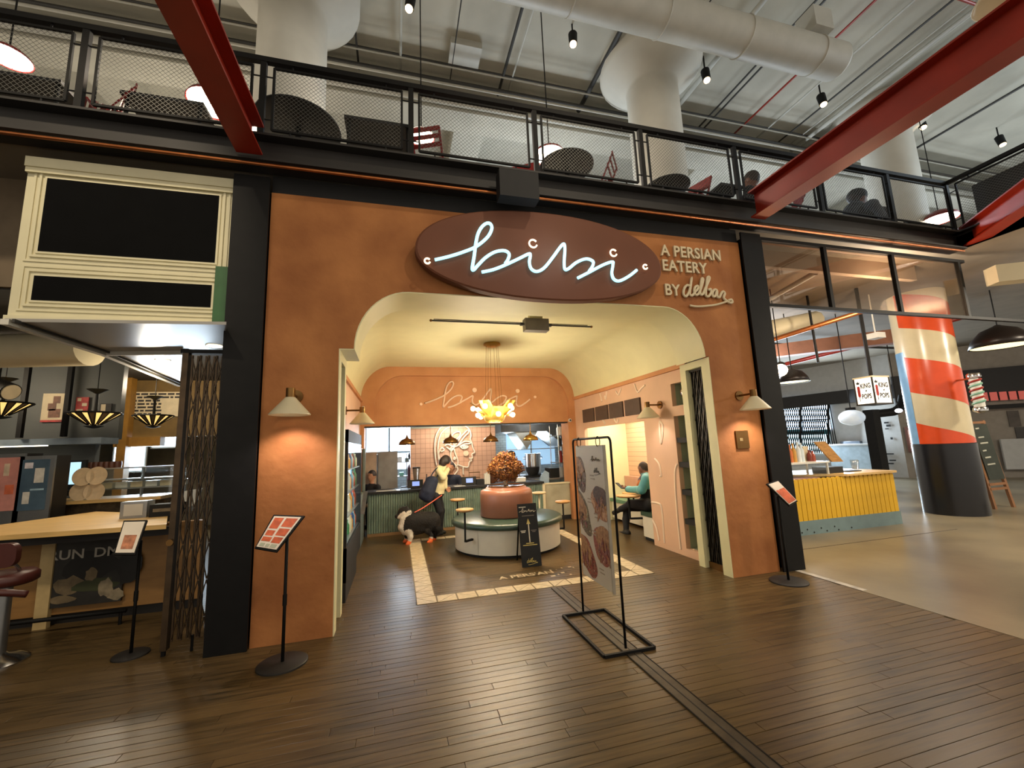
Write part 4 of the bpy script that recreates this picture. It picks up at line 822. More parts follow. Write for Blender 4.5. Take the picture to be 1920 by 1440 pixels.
tag(MB().lathe([(0, .98), (.13, .98), (.18, 1.1), (.19, 1.2), (.17, 1.2), (.12, 1.0), (0, 1.0)], (px_-.1, 6.55, 0), 20).build('black_wok', M_BLK2, smooth=40), 'black deep pan in front of the stock pot', 'pan')
eq = thing('prep_table', 'steel prep table with cloth behind the low partition', 'table', (3.7, 5.9, 0)); bx('top', M_STEEL, eq, 3.35, 4.3, 5.6, 6.2, .9, .94)
for x in (3.4, 4.25):
    for y in (5.65, 6.15): MB().cyl((x, y, 0), (x, y, .9), .02, n=6).build('leg', M_STEEL, eq)
MB().plate([[(3.42, .75), (3.7, .72), (3.72, 1.08), (3.62, 1.14), (3.5, 1.02)]], 'y', 5.56, 5.59).build('hanging_cloth', mat('blue_cloth', '9db4c9', .8), eq)
tag(MB().box(3.8, 4.15, 5.7, 6.1, .94, 1.18).build('black_toaster', M_BLK2), 'black worktop oven on the prep table', 'oven')
sh2 = thing('wall_shelf_unit', 'steel shelf unit with kitchen goods at the right of the opening', 'shelf', (4.2, 5.9, 0))
for z in (1.3, 1.72, 2.0): bx('shelf_plate', M_STEEL, sh2, 4.0, 4.35, 5.55, 6.2, z, z+.02)
for x, y in ((4.02, 5.57), (4.02, 6.17), (4.33, 6.17)): MB().cyl((x, y, .94), (x, y, 2.3), .012, n=6).build('upright', M_STEEL, sh2)
for i, (x, z, c, h_, r_) in enumerate(((4.1, 1.74, '2a2a2c', .2, .06), (4.22, 1.74, '6f6a62', .16, .05), (4.12, 2.02, 'cfcabc', .22, .09), (4.1, 1.32, '8e1d18', .3, .05), (4.2, 1.32, 'b9b6ae', .2, .05), (4.1, .94, 'a8a7a2', .25, .05), (4.2, .94, '8d8d8a', .3, .05))):
    tag(MB().lathe([(0, 0), (r_, 0), (r_, h_*.8), (r_*.7, h_), (0, h_)], (x, 5.68, z), 12).build('kitchen_canister', mat('can_'+c, c, .4), smooth=40), ('black canister on the middle right kitchen shelf', 'grey tin on the middle right kitchen shelf', 'white pail on the top right kitchen shelf', 'red extinguisher shaped bottle on the lower right kitchen shelf', 'pale bottle beside the red bottle in the kitchen', 'steel shaker below the right kitchen shelf', 'taller steel shaker below the right kitchen shelf')[i], 'canister')
light('POINT', (1.5, 6.1, 2.55), 55, (1, .86, .7), .2); light('POINT', (3.9, 6.3, 2.5), 16, (.85, .93, 1), .2)
# ---------------------------------------------------------------- drinks fridge on the left wall
df = thing('drinks_fridge', 'tall black drinks fridge with lit glass door inside the left of the shop', 'fridge', (-.7, 2.0, 0))
mb = MB(); mb.box(-.775, -.765, .95, 3.0, .22, 2.06); mb.box(-.77, -.6, .95, 1.0, .22, 2.06); mb.box(-.77, -.6, 2.93, 3.0, .22, 2.06); mb.box(-.77, -.6, .95, 3.0, 1.9, 2.06); mb.box(-.77, -.6, .95, 3.0, .22, .62); mb.build('cabinet', M_BLK2, df)
bx('plinth', M_BLK2, df, -.77, -.6, .95, 2.35, 0, .22); bx('glass_door', M_GLASS, df, -.605, -.6, 1.0, 2.93, .62, 1.9); bx('back_panel', mat_emit('fridge_light', 'e8f4ff', 1.6), df, -.764, -.76, 1.02, 2.9, .64, 1.88)
for z in (.64, .95, 1.25, 1.55): bx('shelf', M_STEEL, df, -.758, -.62, 1.02, 2.91, z-.012, z)
cols = ('b5472c', 'd99a3a', '3c7a4a', '7fb7c9', 'c9c5b0', '5a3522', '2f4d86', 'e0d9c4'); cn = ('red', 'amber', 'green', 'pale blue', 'white', 'brown', 'dark blue', 'cream')
for r_, z in enumerate((.64, .95, 1.25, 1.55)):
    for i in range(7):
        c = (i*3+r_*5) % 8; y = 2.78-i*.16; h_ = .2+.03*((i+r_) % 3)
        tag(MB().lathe([(0, 0), (.035, 0), (.035, h_*.62), (.014, h_*.82), (.014, h_), (0, h_)], (-.69, y, z), 10).build('drink_bottle', mat('drink_'+cols[c], cols[c], .3), smooth=40), '%s bottle on the %s fridge shelf, number %s from the kitchen end' % (cn[c], ('bottom', 'second', 'third', 'top')[r_], ('one', 'two', 'three', 'four', 'five', 'six', 'seven')[i]), 'bottle', 'drinks in the fridge')
gp = thing('glass_screen', 'grey green framed glass screen between the fridge and the counter', 'screen', (-.68, 4.0, 0)); bx('frame', mat('grey_green_frame', '6c7672', .5), gp, -.76, -.68, 3.9, 4.9, .0, .95); bx('post', MATS['grey_green_frame'], gp, -.72, -.66, 4.84, 4.9, .95, 1.85); bx('pane', M_GLASS, gp, -.71, -.70, 3.9, 4.84, .95, 1.85); MB().plate([[(3.95, .62), (4.7, .95), (4.7, .98), (3.95, .65)]], 'x', -.68, -.6).build('tray_ledge', M_STEEL, gp)
# ---------------------------------------------------------------- booth in the niche
bo_ = thing('booth_bench', 'pink backed booth bench with green seat in the lit niche', 'bench', (4.9, 3.2, 0))
M_BPINK = mat('booth_pink', 'c08f78', .5, var=.05)
bx('back', M_BPINK, bo_, 5.2, 5.33, Y0+.02, Y1-.02, .5, .98); bx('base', M_BENCHW, bo_, 4.82, 5.33, Y0+.52, Y1-.02, .06, .43); bx('seat', mat('green_seat', '4f7a62', .4), bo_, 4.78, 5.2, Y0+.52, Y1-.02, .43, .5)
bo2 = thing('booth_end_bench', 'white curved end bench under the seated man', 'bench', (4.7, 2.2, 0)); MB().plate([rounded(4.34, 5.17, Y0+.01, Y0+.5, .08)], 'z', .06, .43).build('base', M_BENCHW, bo2, smooth=40); MB().plate([rounded(4.36, 5.15, Y0+.03, Y0+.47, .06)], 'z', .0, .06).build('kick', M_BLK2, bo2); MB().plate([rounded(4.32, 5.18, Y0+.01, Y0+.52, .08)], 'z', .43, .5).build('seat', M_GRLEA, bo2, smooth=40)
for x, y, z, d in ((4.14, 2.47, .79, 'oak booth table in front of the seated man'), (4.85, 3.5, .70, 'oak booth table farther inside the niche')):
    t = thing('booth_table', d, 'table', (x, y, 0), 'tables in the booth'); MB().lathe([(0, z-.03), (.2, z-.03), (.23, z-.01), (.23, z), (0, z+.004)], (x, y, 0), 28).build('top', M_OAK, t, smooth=50); MB().cyl((x, y, .36), (x, y, z-.02), .02, n=8).build('post', M_BLK, t); MB().bar((x, y, .37), (x+.28, y-.1, .37), .05, .03).build('arm', M_BLK, t)
bx_b = thing('mirror_ball_lamp', 'small round mirror lamp in the upper wall recess', 'lamp', (4.36, .86, 2.4)); MB().sph((4.38, .86, 2.5), .1, 14).build('globe', M_CHROME, bx_b); bx('bracket', M_BLK, bx_b, 4.36, 4.52, .85, .87, 2.6, 2.62)
# ================================================================ diner on the left
sb = thing('sign_box', 'cream panelled sign box with two blank black panels above the diner', 'sign', (-2.56, .3, 3.07))
SX0, SX1, SZ0, SZ1 = -3.44, -1.69, 3.07, 4.7
M_SBX = mat('sign_cream', 'd3cba8', .6, var=.04, scale=4)
bx('body', M_SBX, sb, SX0, SX1, .02, .7, SZ0, SZ1); bx('cornice', M_SBX, sb, SX0, SX1, -.03, .02, 4.6, 4.7); bx('cornice_fillet', M_SBX, sb, SX0, SX1, -.015, .02, 4.55, 4.6)
bx('foot_moulding', M_SBX, sb, SX0, SX1-.1, -.02, .02, SZ0, SZ0+.05); bx('green_strip', mat('bottle_green', '2f5a30', .6), sb, SX1-.12, SX1, -.006, .02, SZ0, 3.72); bx('black_strip', M_BLK2, sb, SX0, SX1, .02, .68, SZ0-.02, SZ0)  # last part: thin black strip along the underside of the box
def panel(q, nm):
    A = P(*q[0], y=-.0); C_ = P(*q[2], y=-.0); x0, x1, z0, z1 = A.x, C_.x, C_.z, A.z
    bx('black_panel', mat('sign_black', '0a0a0a', .9, spec=.1), sb, x0, x1, .005, .021, z0, z1)
    for d, y in ((.0, .008), (.04, .004), (.085, .010)):
        mb = MB(); w_ = .02
        mb.box(x0-d-w_, x0-d, y, .02, z0-d-w_, z1+d+w_); mb.box(x1+d, x1+d+w_, y, .02, z0-d-w_, z1+d+w_); mb.box(x0-d, x1+d, y, .02, z1+d, z1+d+w_); mb.box(x0-d, x1+d, y, .02, z0-d-w_, z0-d)
        mb.build('moulding', M_SBX, sb)
panel([(88, 333), 0, (402, 492)], 0); panel([(63, 516), 0, (394, 576)], 0)
# soffit with downlights
sf = struct(MB().plate([[tuple(P(a, b, z=3.02).xy) for a, b in ((8, 603), (424, 609), (424, 660), (342, 661), (337, 722), (195, 663))]], 'z', 3.02, 3.05).build('ceiling', M_SOFFIT))
for (a, b), (c, d), w_ in (((8, 603), (195, 663), .06), ((195, 663), (342, 661), .03), ((195, 663), (337, 722), .06)):
    A = P(a, b, z=3.0); C_ = P(c, d, z=3.0); MB().bar((A.x, A.y, 3.0), (C_.x, C_.y, 3.0), w_, .05).build('moulding', M_WHITE, sf); MB().bar((A.x+.06, A.y, 3.012), (C_.x+.06, C_.y, 3.012), .02, .03).build('moulding_bead', M_DPIPE, sf)
for px, py, z, d in ((402, 649, 3.015, 'round downlight in the soffit beside the black column'), (305, 676, 3.015, 'round downlight deeper in the soffit over the folding gate'), (196, 713, 3.59, 'round downlight in the dark diner ceiling above the pendants')):
    p = P(px, py, z=z); t = thing('downlight', d, 'downlight', p, 'downlights of the diner'); MB().lathe([(.075, 0), (.085, -.004), (.085, .004)], p, 24).build('ring', M_WHITE, t); MB().lathe([(0, -.002), (.075, -.002), (.075, .003), (0, .003)], p, 24).build('lens', M_GLOW, t); light('SPOT', (p.x, p.y, p.z-.03), 7, WARM, .05, (p.x, p.y, 0), 110)
tag(MB().cyl((-6.5, 2.6, 3.3), (-3.9, 1.9, 3.25), .22, n=20).build('air_duct', M_SHADE, smooth=40), 'short cream duct end at the left edge under the sign box', 'duct')
# walls and ceiling of the diner
M_DW = mat('slate_wall', '4a4d4c', .55, var=.08, scale=2); M_DCE = mat('diner_ceiling', '2c261e', .7)
dw = struct(MB().box(-9, -4.62, 4.0, 4.12, 2.16, 3.6).build('wall_diner_left', M_DW)); struct(MB().box(-9, -1.0, .7, 9.4, 3.6, 3.7).build('ceiling', M_DCE)); struct(MB().box(-9, -1.2, 8.9, 9.0, 0, 3.6).build('wall_diner_back', mat('diner_back', '6d6658', .7, var=.1))); struct(MB().box(-1.2, -1.05, .3, 9, 0, 3.6).build('wall_diner_right', M_DW)); struct(MB().box(-9.1, -9, -9, 9, 0, 4.84).build('wall_hall_left', mat('hall_left_wall', '4b4338', .8)))
struct(MB().box(-9, -1.68, .66, .76, 3.62, 4.84).build('wall_over_diner', mat('dim_brown_wall', '6b5c48', .8, var=.1)))
lg = tag(MB().box(-9, -4.6, 3.55, 4.0, 2.08, 2.18).build('wall_ledge', mat('blue_grey_ledge', '7d8a96', .35)), 'blue grey ledge along the diner wall below the posters', 'ledge'); bx('light_strip', mat_emit('strip_glow', 'fff0d0', 3), lg, -9, -5.3, 3.56, 3.6, 2.065, 2.08)
struct(MB().box(-9, -4.9, 3.98, 4.1, 0, 2.08).build('wall_under_ledge', M_DW))
def poster(px0, py0, px1, py1, y, label, base, marks):
    A = P(px0, py0, y=y); C_ = P(px1, py1, y=y); t = thing('poster', label, 'poster', (A.x, y, C_.z), 'small posters in the diner'); bx('sheet', base, t, A.x, C_.x, y-.015, y, C_.z, A.z)
    for u0, u1, v0, v1, m in marks: bx('print', m, t, A.x+(C_.x-A.x)*u0, A.x+(C_.x-A.x)*u1, y-.018, y-.015, A.z+(C_.z-A.z)*v1, A.z+(C_.z-A.z)*v0)
M_PC = mat('poster_cream', 'c9b998', .6); M_PB = mat('poster_brown', '6e4630', .6, var=.4, scale=20); M_PR = mat('poster_red', 'a32d2a', .6, var=.4, scale=18); M_PK = mat('poster_black', '26221f', .6, var=.3, scale=18)
poster(83, 738, 121, 791, 3.98, 'cream poster with a brown figure on the slate diner wall', M_PC, [(.45, .75, .1, .35, M_PB), (.25, .6, .35, .6, M_PB), (.3, .8, .55, .85, M_PB), (0, 1, .93, 1, M_PR)])
poster(145, 745, 164, 782, 3.98, 'narrow red and white poster on the slate diner wall', M_PR, [(.1, .4, .05, .2, M_PC), (.5, .9, .3, .45, M_PC), (.1, .6, .6, .7, M_PC)])
poster(189, 757, 208, 783, 3.98, 'small dark poster with white marks on the slate diner wall', M_PK, [(.1, .5, .05, .6, M_PC), (.6, .9, .7, .9, M_PC)])
for px, d in ((126, 'thin dark post right of the cream poster'), (44, 'thin dark post left of the cream poster')):
    p = P(px, 760, y=3.5); tag(MB().box(p.x-.03, p.x+.03, 3.47, 3.53, 2.2, 3.6).build('wall_post', M_BLK), d, 'post')
# far menu wall
mw = thing('menu_board', 'large cream menu board with lines of black lettering at the back of the diner', 'menu board', (-4.9, 6.5, 2.6)); A = P(243, 735, y=6.5); C_ = P(345, 780, y=6.5); bx('board', M_PC, mw, A.x, C_.x, 6.5, 6.55, C_.z, A.z)
rnd = random.Random(5); struct(MB().box(A.x-.3, C_.x+1.2, 6.56, 6.66, 2.3, 3.6).build('wall_menu', mat('amber_wall', '6b5327', .7)))
for r_ in range(8):
    z = A.z-.07-r_*.075; x = A.x+.08
    while x < C_.x-.15 and not (r_ > 5 and x > A.x+.6):
        w_ = rnd.uniform(.04, .16)
        if r_ < 2 or x < A.x+.62: bx('text_line', M_PK, mw, x, x+w_, 6.494, 6.5, z, z+.04)
        x += w_+.03
tag(MB().box(P(226, 760, y=6.2).x, P(243, 760, y=6.2).x, 6.2, 6.4, 0, 3.6).build('wood_pilaster', mat('amber_wood', '8a6224', .5, var=.15)), 'amber wood pilaster left of the far menu board', 'pilaster')
tag(MB().box(A.x-.1, A.x+.75, 6.3, 6.5, 2.1, 2.3).build('wood_hood', MATS['amber_wood']), 'amber wooden ledge box under the far menu board', 'ledge')
# daylight panes behind
for i, (a, b, c, d) in enumerate(((219, 802, 234, 868), (236, 832, 268, 882), (288, 801, 330, 837), (122, 838, 150, 862))):
    A = P(a, b, y=8.0); C_ = P(c, d, y=8.0); t = sthing('window_%d' % (3+i), (A.x, 8, C_.z)); bx('pane', mat_emit('diner_daylight', 'cfe8ff', 2.2), t, A.x, C_.x, 8.0, 8.02, C_.z, A.z); bx('window_frame', M_WHITE, t, A.x-.04, C_.x+.04, 8.02, 8.06, C_.z-.04, A.z+.04)
light('AREA', (-5.5, 7.6, 2.0), 80, COOL, 1.5, (-4.5, 3, 1), sy=1); light('POINT', (-4.6, 4.6, 3.2), 75, WARM, .15); light('POINT', (-3.4, 2.3, 2.75), 22, WARM, .12); light('POINT', (-6.2, 2.7, 3.0), 36, WARM, .12)
# leaded glass pendants
for i, (px, py, y, R_, d) in enumerate(((177, 790, 3.1, .31, 'leaded glass pendant lamp in the middle of the diner'), (287, 792, 4.6, .3, 'leaded glass pendant lamp before the far menu board'), (2, 772, 3.0, .31, 'leaded glass pendant lamp cut off by the left edge'))):
    p = P(px, py, y=y); t = thing('pendant_lamp', d, 'pendant', p, 'leaded glass pendants in the diner'); zt = p.z+.12
    for k in range(24):
        a0 = k*PI/12; v = [Vector((p.x+r*math.cos(a), p.y+r*math.sin(a), z)) for r, z, a in ((R_, zt, a0), (R_, zt, a0+PI/12), (.08, zt-.17, a0+PI/12), (.08, zt-.17, a0))]
        MB().add(v+[q+Vector((0, 0, .006)) for q in v], [(0, 1, 2, 3), (7, 6, 5, 4), (0, 1, 5, 4), (1, 2, 6, 5), (2, 3, 7, 6), (3, 0, 4, 7)]).build('glass_pane', mat('amber_glass_%d' % (k % 2), ('d9b46a', '54422a')[k % 2], .3, emit=(.9, .04)[k % 2]), t)
        MB().cyl(v[0], v[3], .009, n=5).build('lead_rib', M_BLK, t)
    MB().tube([(p.x+R_*math.cos(k*PI/12), p.y+R_*math.sin(k*PI/12), zt) for k in range(24)], .014, 5, closed=True).build('rim', M_BLK, t); MB().lathe([(0, zt-.23), (.05, zt-.22), (.12, zt-.195), (0, zt-.195)], (p.x, p.y, 0), 12).build('finial', M_BLK, t)
    MB().cyl((p.x, p.y, zt-.2), (p.x, p.y, zt+.34), .03, .018, n=8).build('stem', M_BLK, t); MB().cyl((p.x, p.y, zt+.3), (p.x, p.y, 3.6), .006, n=5).build('chain', M_BLK, t)
    MB().lathe([(.02, zt+.3), (.13, zt+.37), (.02, zt+.36)], (p.x, p.y, 0), 12).build('crown', M_BLK, t)
sp = P(20, 735, y=2.6); t = thing('stage_spotlight', 'black spotlight with pale lens at the left edge of the diner', 'spotlight', sp); MB().cyl(sp, sp+Vector((-.25, .1, .12)), .12, .1, n=16).build('housing', M_BLK2, t, smooth=40); MB().cyl(sp+Vector((.012, -.004, -.005)), sp, .105, n=16).build('lens', M_PC, t); MB().cyl(sp+Vector((-.2, .08, .2)), (sp.x-.2, sp.y+.08, 3.6), .012, n=6).build('stem', M_BLK, t)
# folding gate, two stacked leaves
g = thing('folding_gate', 'brown folding lattice gate pushed against the left black column', 'gate', (-1.9, .12, 0))
for i in range(9):
    x = -1.71-i*.036; bx('gate_bar', M_GATE, g, x-.007, x+.007, .1+.03*(i % 2), .118+.03*(i % 2), .12, 2.8)
zz = MB()
for k in range(16):
    z0 = .14+k*.166
    for i in range(8): zz.bar((-1.71-i*.036, .094, z0+(.16 if (i+k) % 2 else 0)), (-1.746-i*.036, .094, z0+(0 if (i+k) % 2 else .16)), .005, .016)
stuff(zz.build('lattice', M_GATE, g)); MB().box(-2.08, -2.03, .09, .16, .05, 2.82).build('lead_post', M_GATE, g); MB().bar((-2.06, .12, .3), (-2.06, .12, 0), .03).build('drop_bolt', M_BLK, g); MB().cyl((-1.85, .15, .14), (-1.85, .15, .0), .012, n=6).build('foot_peg', M_BLK, g)
MB().cyl((-2.055, .08, 1.0), (-2.055, .06, 1.0), .03, n=10).build('lock', M_BRASSD, g); MB().box(-2.1, -1.7, .09, .17, 2.82, 2.86).build('head_rail', M_BLK, g)
# ---------------------------------------------------------------- diner counter
dc = thing('diner_counter', 'wooden diner counter with pale oak top behind the folding gate', 'counter', (-3.3, 1.6, 0))
top = [tuple(P(a, b, z=1.07).xy) for a, b in ((-60, 1008), (312, 983), (318, 943), (270, 962), (180, 959), (-60, 992))]
MB().plate([top], 'z', 1.02, 1.07).build('worktop', M_OAKL, dc); MB().box(-5.2, -2.45, 1.08, 1.13, .93, 1.02).build('apron', M_DKGREY, dc)
bx('front', mat('ply_front', '8c6636', .55, var=.12, scale=3, stretch=(1, 1, 6)), dc, -5.2, -2.3, 1.42, 1.55, .12, 1.02); bx('kick', M_DKGREY, dc, -5.2, -2.3, 1.5, 1.56, 0, .12); bx('end_upright', mat('pale_ply', 'b9a06f', .55), dc, -3.82, -3.7, 1.36, 1.42, 0, .95)
MB().tube([(-5, 1.2, .14), (-2.9, 1.2, .14)], .022, 8).build('foot_rail', M_BLK, dc, smooth=True)
for x in (-4.2, -2.95): MB().cyl((x, 1.2, 0), (x, 1.2, .14), .016, n=6).build('rail_leg', M_BLK, dc)
ps = thing('band_poster', 'large dark poster lettered RUN DM on the diner counter front', 'poster', (-3.4, 1.39, .2)); A = P(85, 1020, y=1.38); C_ = P(222, 1165, y=1.38)
bx('sheet', mat('poster_dark', '2f2c27', .5, var=.4, scale=5, col2='171512'), ps, -3.78, C_.x, 1.38, 1.41, .2, .97)
p = P(88, 1052, y=1.375)
for t_, dx in (('RUN', 0), ('DM', .42)): m_ = text_mb(t_, .145, .004, 1.12, bold=.002); m_.xf(Matrix.Translation((p.x+dx, 1.376, p.z))); m_.build('letters', mat('faded_letters', '9d978b', .6), ps)
def pblob(cx, cz, rx, rz, m, seed, h): 
    rnd = random.Random(seed); pts = [(cx+rx*math.cos(a)*(1+rnd.uniform(-.25, .25)), cz+rz*math.sin(a)*(1+rnd.uniform(-.25, .25))) for a in [2*PI*k/14 for k in range(14)]]
    MB().plate([pts], 'y', 1.38-h, 1.38).build('print', m, ps)
M_P1 = mat('print_tan', '675840', .6, var=.3, scale=10); M_P2 = mat('print_black', '14120f', .6, var=.3, scale=10); M_P3 = mat('print_pale', '857860', .6, var=.3, scale=14); M_P4 = mat('print_green', '35391f', .6)
for i, (x, z, rx, rz, m) in enumerate(((-3.35, .62, .25, .16, M_P2), (-3.55, .42, .14, .1, M_P1), (-3.3, .4, .2, .08, M_P4), (-3.2, .36, .07, .1, M_P3), (-3.1, .28, .08, .06, M_P3), (-3.0, .55, .12, .2, M_P2), (-3.6, .28, .12, .04, M_P1), (-3.35, .52, .06, .08, M_P1))): pblob(x, z, rx, rz, m, i, .001+i*.0006)
# goods on the counter
def pbox(name, px0, py0, px1, py1, y, dep, m, label, cat, parent=None):
    A = P(px0, py0, y=y); C_ = P(px1, py1, y=y); z0 = C_.z
    o = MB().box(A.x, C_.x, y, y+dep, z0, A.z).build(name, m, parent)
    return tag(o, label, cat) if parent is None else o
nb_ = thing('napkin_dispenser', 'steel napkin dispenser on the diner counter', 'dispenser', (-3.1, 1.7, 1.07)); bx('shell', M_STEEL, nb_, -3.33, -3.05, 1.75, 1.93, 1.07, 1.27); bx('napkins', M_GWHITE, nb_, -3.29, -3.09, 1.745, 1.75, 1.1, 1.24)
cb = thing('condiment_box', 'black box with a pale badge on the diner counter', 'box', (-2.85, 1.75, 1.07)); bx('box', M_BLK2, cb, -3.0, -2.68, 1.7, 1.9, 1.07, 1.22); bx('badge', M_P3, cb, -2.96, -2.74, 1.697, 1.7, 1.13, 1.17)
ty_ = thing('takeout_tray', 'white folded takeout box on the diner counter', 'box', (-2.9, 2.1, 1.07)); bx('tray', M_GWHITE, ty_, -3.05, -2.72, 2.05, 2.3, 1.07, 1.14); MB().plate([[(-3.05, 1.14), (-2.72, 1.14), (-2.66, 1.36), (-2.98, 1.32)]], 'y', 2.28, 2.3).build('lid', M_GWHITE, ty_)
# back counter with display
bc = thing('back_counter', 'low back counter with timber cladding in the diner', 'counter', (-4.6, 3.4, 0)); A = P(60, 943, y=3.3); C_ = P(250, 938, y=3.3); bx('top', M_OAKL, bc, A.x, C_.x+.4, 3.2, 3.9, A.z-.05, A.z); bx('front', mat('stone_clad', '6f5b3c', .8, var=.4, scale=9, col2='3c2f1e'), bc, A.x+.2, C_.x+.4, 3.35, 3.8, 0, A.z-.05)
gz = thing('glass_display', 'glass display case with steel rails on the back counter', 'display case', (-4.4, 3.6, A.z)); zb = A.z; x0, x1 = P(165, 900, y=3.5).x, P(335, 900, y=3.5).x
for z in (zb+.12, zb+.26, zb+.44): bx('rail', M_STEEL, gz, x0, x1, 3.45, 3.75, z, z+.022)
for x in (x0, (x0+x1)/2, x1): bx('upright', M_STEEL, gz, x-.012, x+.012, 3.7, 3.75, zb, zb+.46)
bx('pane', M_GLASS, gz, x0, x1, 3.44, 3.448, zb, zb+.44)
for i in range(6): pbx = x0+.15+i*.2; tag(MB().box(pbx, pbx+.16, 3.52, 3.66, zb+.142, zb+.142+.09).build('pastry_box', M_GWHITE if i % 2 else M_PC), '%s small carton inside the glass display, number %s from the left' % ('white' if i % 2 else 'cream', ('one', 'two', 'three', 'four', 'five', 'six')[i]), 'carton', 'cartons in the glass display')
for i in range(7): x = P(160+i*10, 878, y=3.6).x; tag(MB().lathe([(0, 0), (.05, 0), (.055, .05), (.05, .1), (0, .1)], (x, 3.6, zb+.462), 12).build('brown_jar', mat('jar_brown', '54301f', .35), smooth=40), 'brown jar on top of the glass display, number %s from the left' % ('one', 'two', 'three', 'four', 'five', 'six', 'seven')[i], 'jar', 'jars on the glass display')
for i, (px, py) in enumerate(((157, 894), (183, 892), (152, 922), (178, 922))):
    p = P(px, py, y=3.25); tag(MB().lathe([(0, -.01), (.06, -.008), (.13, .012), (.135, .02), (.06, 0), (0, 0)], (0, 0, 0), 24).xf(Matrix.Translation(p) @ Matrix.Rotation(PI/2-.1, 4, 'X')).build('paper_plate', mat('kraft_cream', 'cdb591', .6, var=.1, scale=12), smooth=40), 'round cream plate standing at the %s of the four display plates' % ('top left', 'top right', 'bottom left', 'bottom right')[i], 'plate', 'plates standing on the display')
tm = thing('menu_screen', 'pale blue lit screen in a dark frame in the diner', 'screen', P(135, 910, y=3.4)); A = P(114, 864, y=3.4); C_ = P(156, 917, y=3.4); bx('frame', M_BLK2, tm, A.x, C_.x, 3.4, 3.45, C_.z, A.z); bx('screen', mat_emit('pale_blue_screen', 'a9cfe0', .8), tm, A.x+.05, C_.x-.06, 3.39, 3.4, C_.z+.08, A.z-.03); bx('keypad', M_BLK2, tm, A.x, C_.x-.1, 3.25, 3.4, C_.z-.08, C_.z)
for (a, b, c, d), nm, c1, marks in (((-10, 852, 33, 965), 'fridge with reddish pictures on its glass door at the left edge', 'a0695b', [(.35, .6, .1, .3, 'c9b49a'), (.5, .9, .45, .6, 'c4623f')]), ((37, 856, 91, 963), 'fridge with dark printed glass door beside the diner screen', '36454e', [(.5, .85, .15, .4, 'c9c6bd'), (.1, .4, .05, .15, 'd4cfd6'), (.15, .4, .55, .75, 'b9b5ac'), (.4, .9, .5, .53, '8aa6b5')])):
    A = P(a, b, y=2.8); C_ = P(c, d, y=2.8); t = thing('door_fridge', nm, 'fridge', (A.x, 2.8, 0)); bx('body', M_DKGREY, t, A.x+.02, C_.x-.02, 2.83, 3.14, 0, A.z); f = bx('door_frame', M_STEEL, t, A.x, C_.x, 2.8, 2.83, .3, A.z); dd = bx('printed_door', mat('door_'+c1, c1, .3, var=.3, scale=5, emit=.12), t, A.x+.05, C_.x-.05, 2.79, 2.8, C_.z+.06, A.z-.05)
    for u0, u1, v0, v1, m in marks: bx('print', mat('dp_'+m, m, .5, var=.2, scale=12), dd, A.x+.05+(C_.x-A.x-.1)*u0, A.x+.05+(C_.x-A.x-.1)*u1, 2.785, 2.79, A.z-.05-(A.z-C_.z)*v1, A.z-.05-(A.z-C_.z)*v0)
# bar stool
st = thing('bar_stool', 'bar stool with brown leather seat and chrome pedestal at the left edge', 'stool', (-3.42, .55, 0)); sx, sy = -3.52, .5
M_LEA = mat('brown_leather', '4a1f18', .4, var=.1)
MB().lathe([(0, 0), (.22, 0), (.22, .012), (.16, .05), (.08, .07), (.06, .09), (0, .09)], (sx, sy, 0), 28).build('base', M_CHROME, st, smooth=50); MB().cyl((sx, sy, .07), (sx, sy, .68), .062, .055, n=20).build('pedestal', M_STEEL, st, smooth=40)
MB().lathe([(0, .68), (.19, .68), (.22, .7), (.22, .76), (.19, .79), (0, .8)], (sx, sy, 0), 28).build('seat', M_LEA, st, smooth=60)
MB().tube(spline([(sx+.3, sy-.2, .62), (sx+.15, sy-.3, .68), (sx-.1, sy-.28, .68), (sx-.4, sy-.2, .66)], 5), .03, 8).build('foot_arm', M_LEA, st, smooth=True)
bk = MB().plate([rounded(sx-.3, sx+.17, .86, 1.07, .07)], 'y', sy-.18, sy-.12).build('backrest', M_LEA, st, smooth=40); MB().tube(spline([(sx+.1, sy-.12, .9), (sx+.12, sy-.05, .82), (sx+.1, sy, .72)], 4), .013, 6).build('back_stay', M_CHROME, st, smooth=True)
# ================================================================ open hall on the right
ts = thing('transom_screen', 'black framed smoked glass transom right of the black column', 'transom', (7.4, 0, 3.65))
for z in (3.64, 4.68): bx('rail', M_BLK, ts, 5.22, 9.75, -.03, .03, z, z+.05)
for x in (5.24, 6.5, 7.98, 9.6): bx('mullion', M_BLK, ts, x-.03, x+.03, -.03, .03, 3.69, 4.68)
bx('rail', M_BLK, ts, 9.75, 13, -.03, .03, 3.64, 3.69)
for a, b in ((5.27, 6.47), (6.53, 7.95), (8.01, 9.57)): bx('glass_pane', M_BROWNGL, ts, a, b, -.004, .004, 3.69, 4.68)
# walls and far shops
struct(MB().box(5.46, 5.6, .3, 9.4, 0, 4.84).build('wall_shop_side', mat('shop_side', '8e8a82', .7)))
FD = lambda px, py, d: PD(px, py, d)
M_FARW = mat('far_white_wall', 'b3b4b2', .7, var=.05); M_FARD = mat('far_dark', '1d1b1c', .6)
def wall_between(name, pa, pb, z0, z1, m, t=.1, kind=True):
    a = Vector((pa.x, pa.y, 0)); b = Vector((pb.x, pb.y, 0)); d = (b-a).normalized(); nrm = Vector((-d.y, d.x, 0))*t
    o = MB().add([q+Vector((0, 0, z)) for z in (z0, z1) for q in (a, b, b+nrm, a+nrm)], [(3, 2, 1, 0), (4, 5, 6, 7), (0, 1, 5, 4), (1, 2, 6, 5), (2, 3, 7, 6), (3, 0, 4, 7)]).build(name, m)
    return struct(o) if kind else o
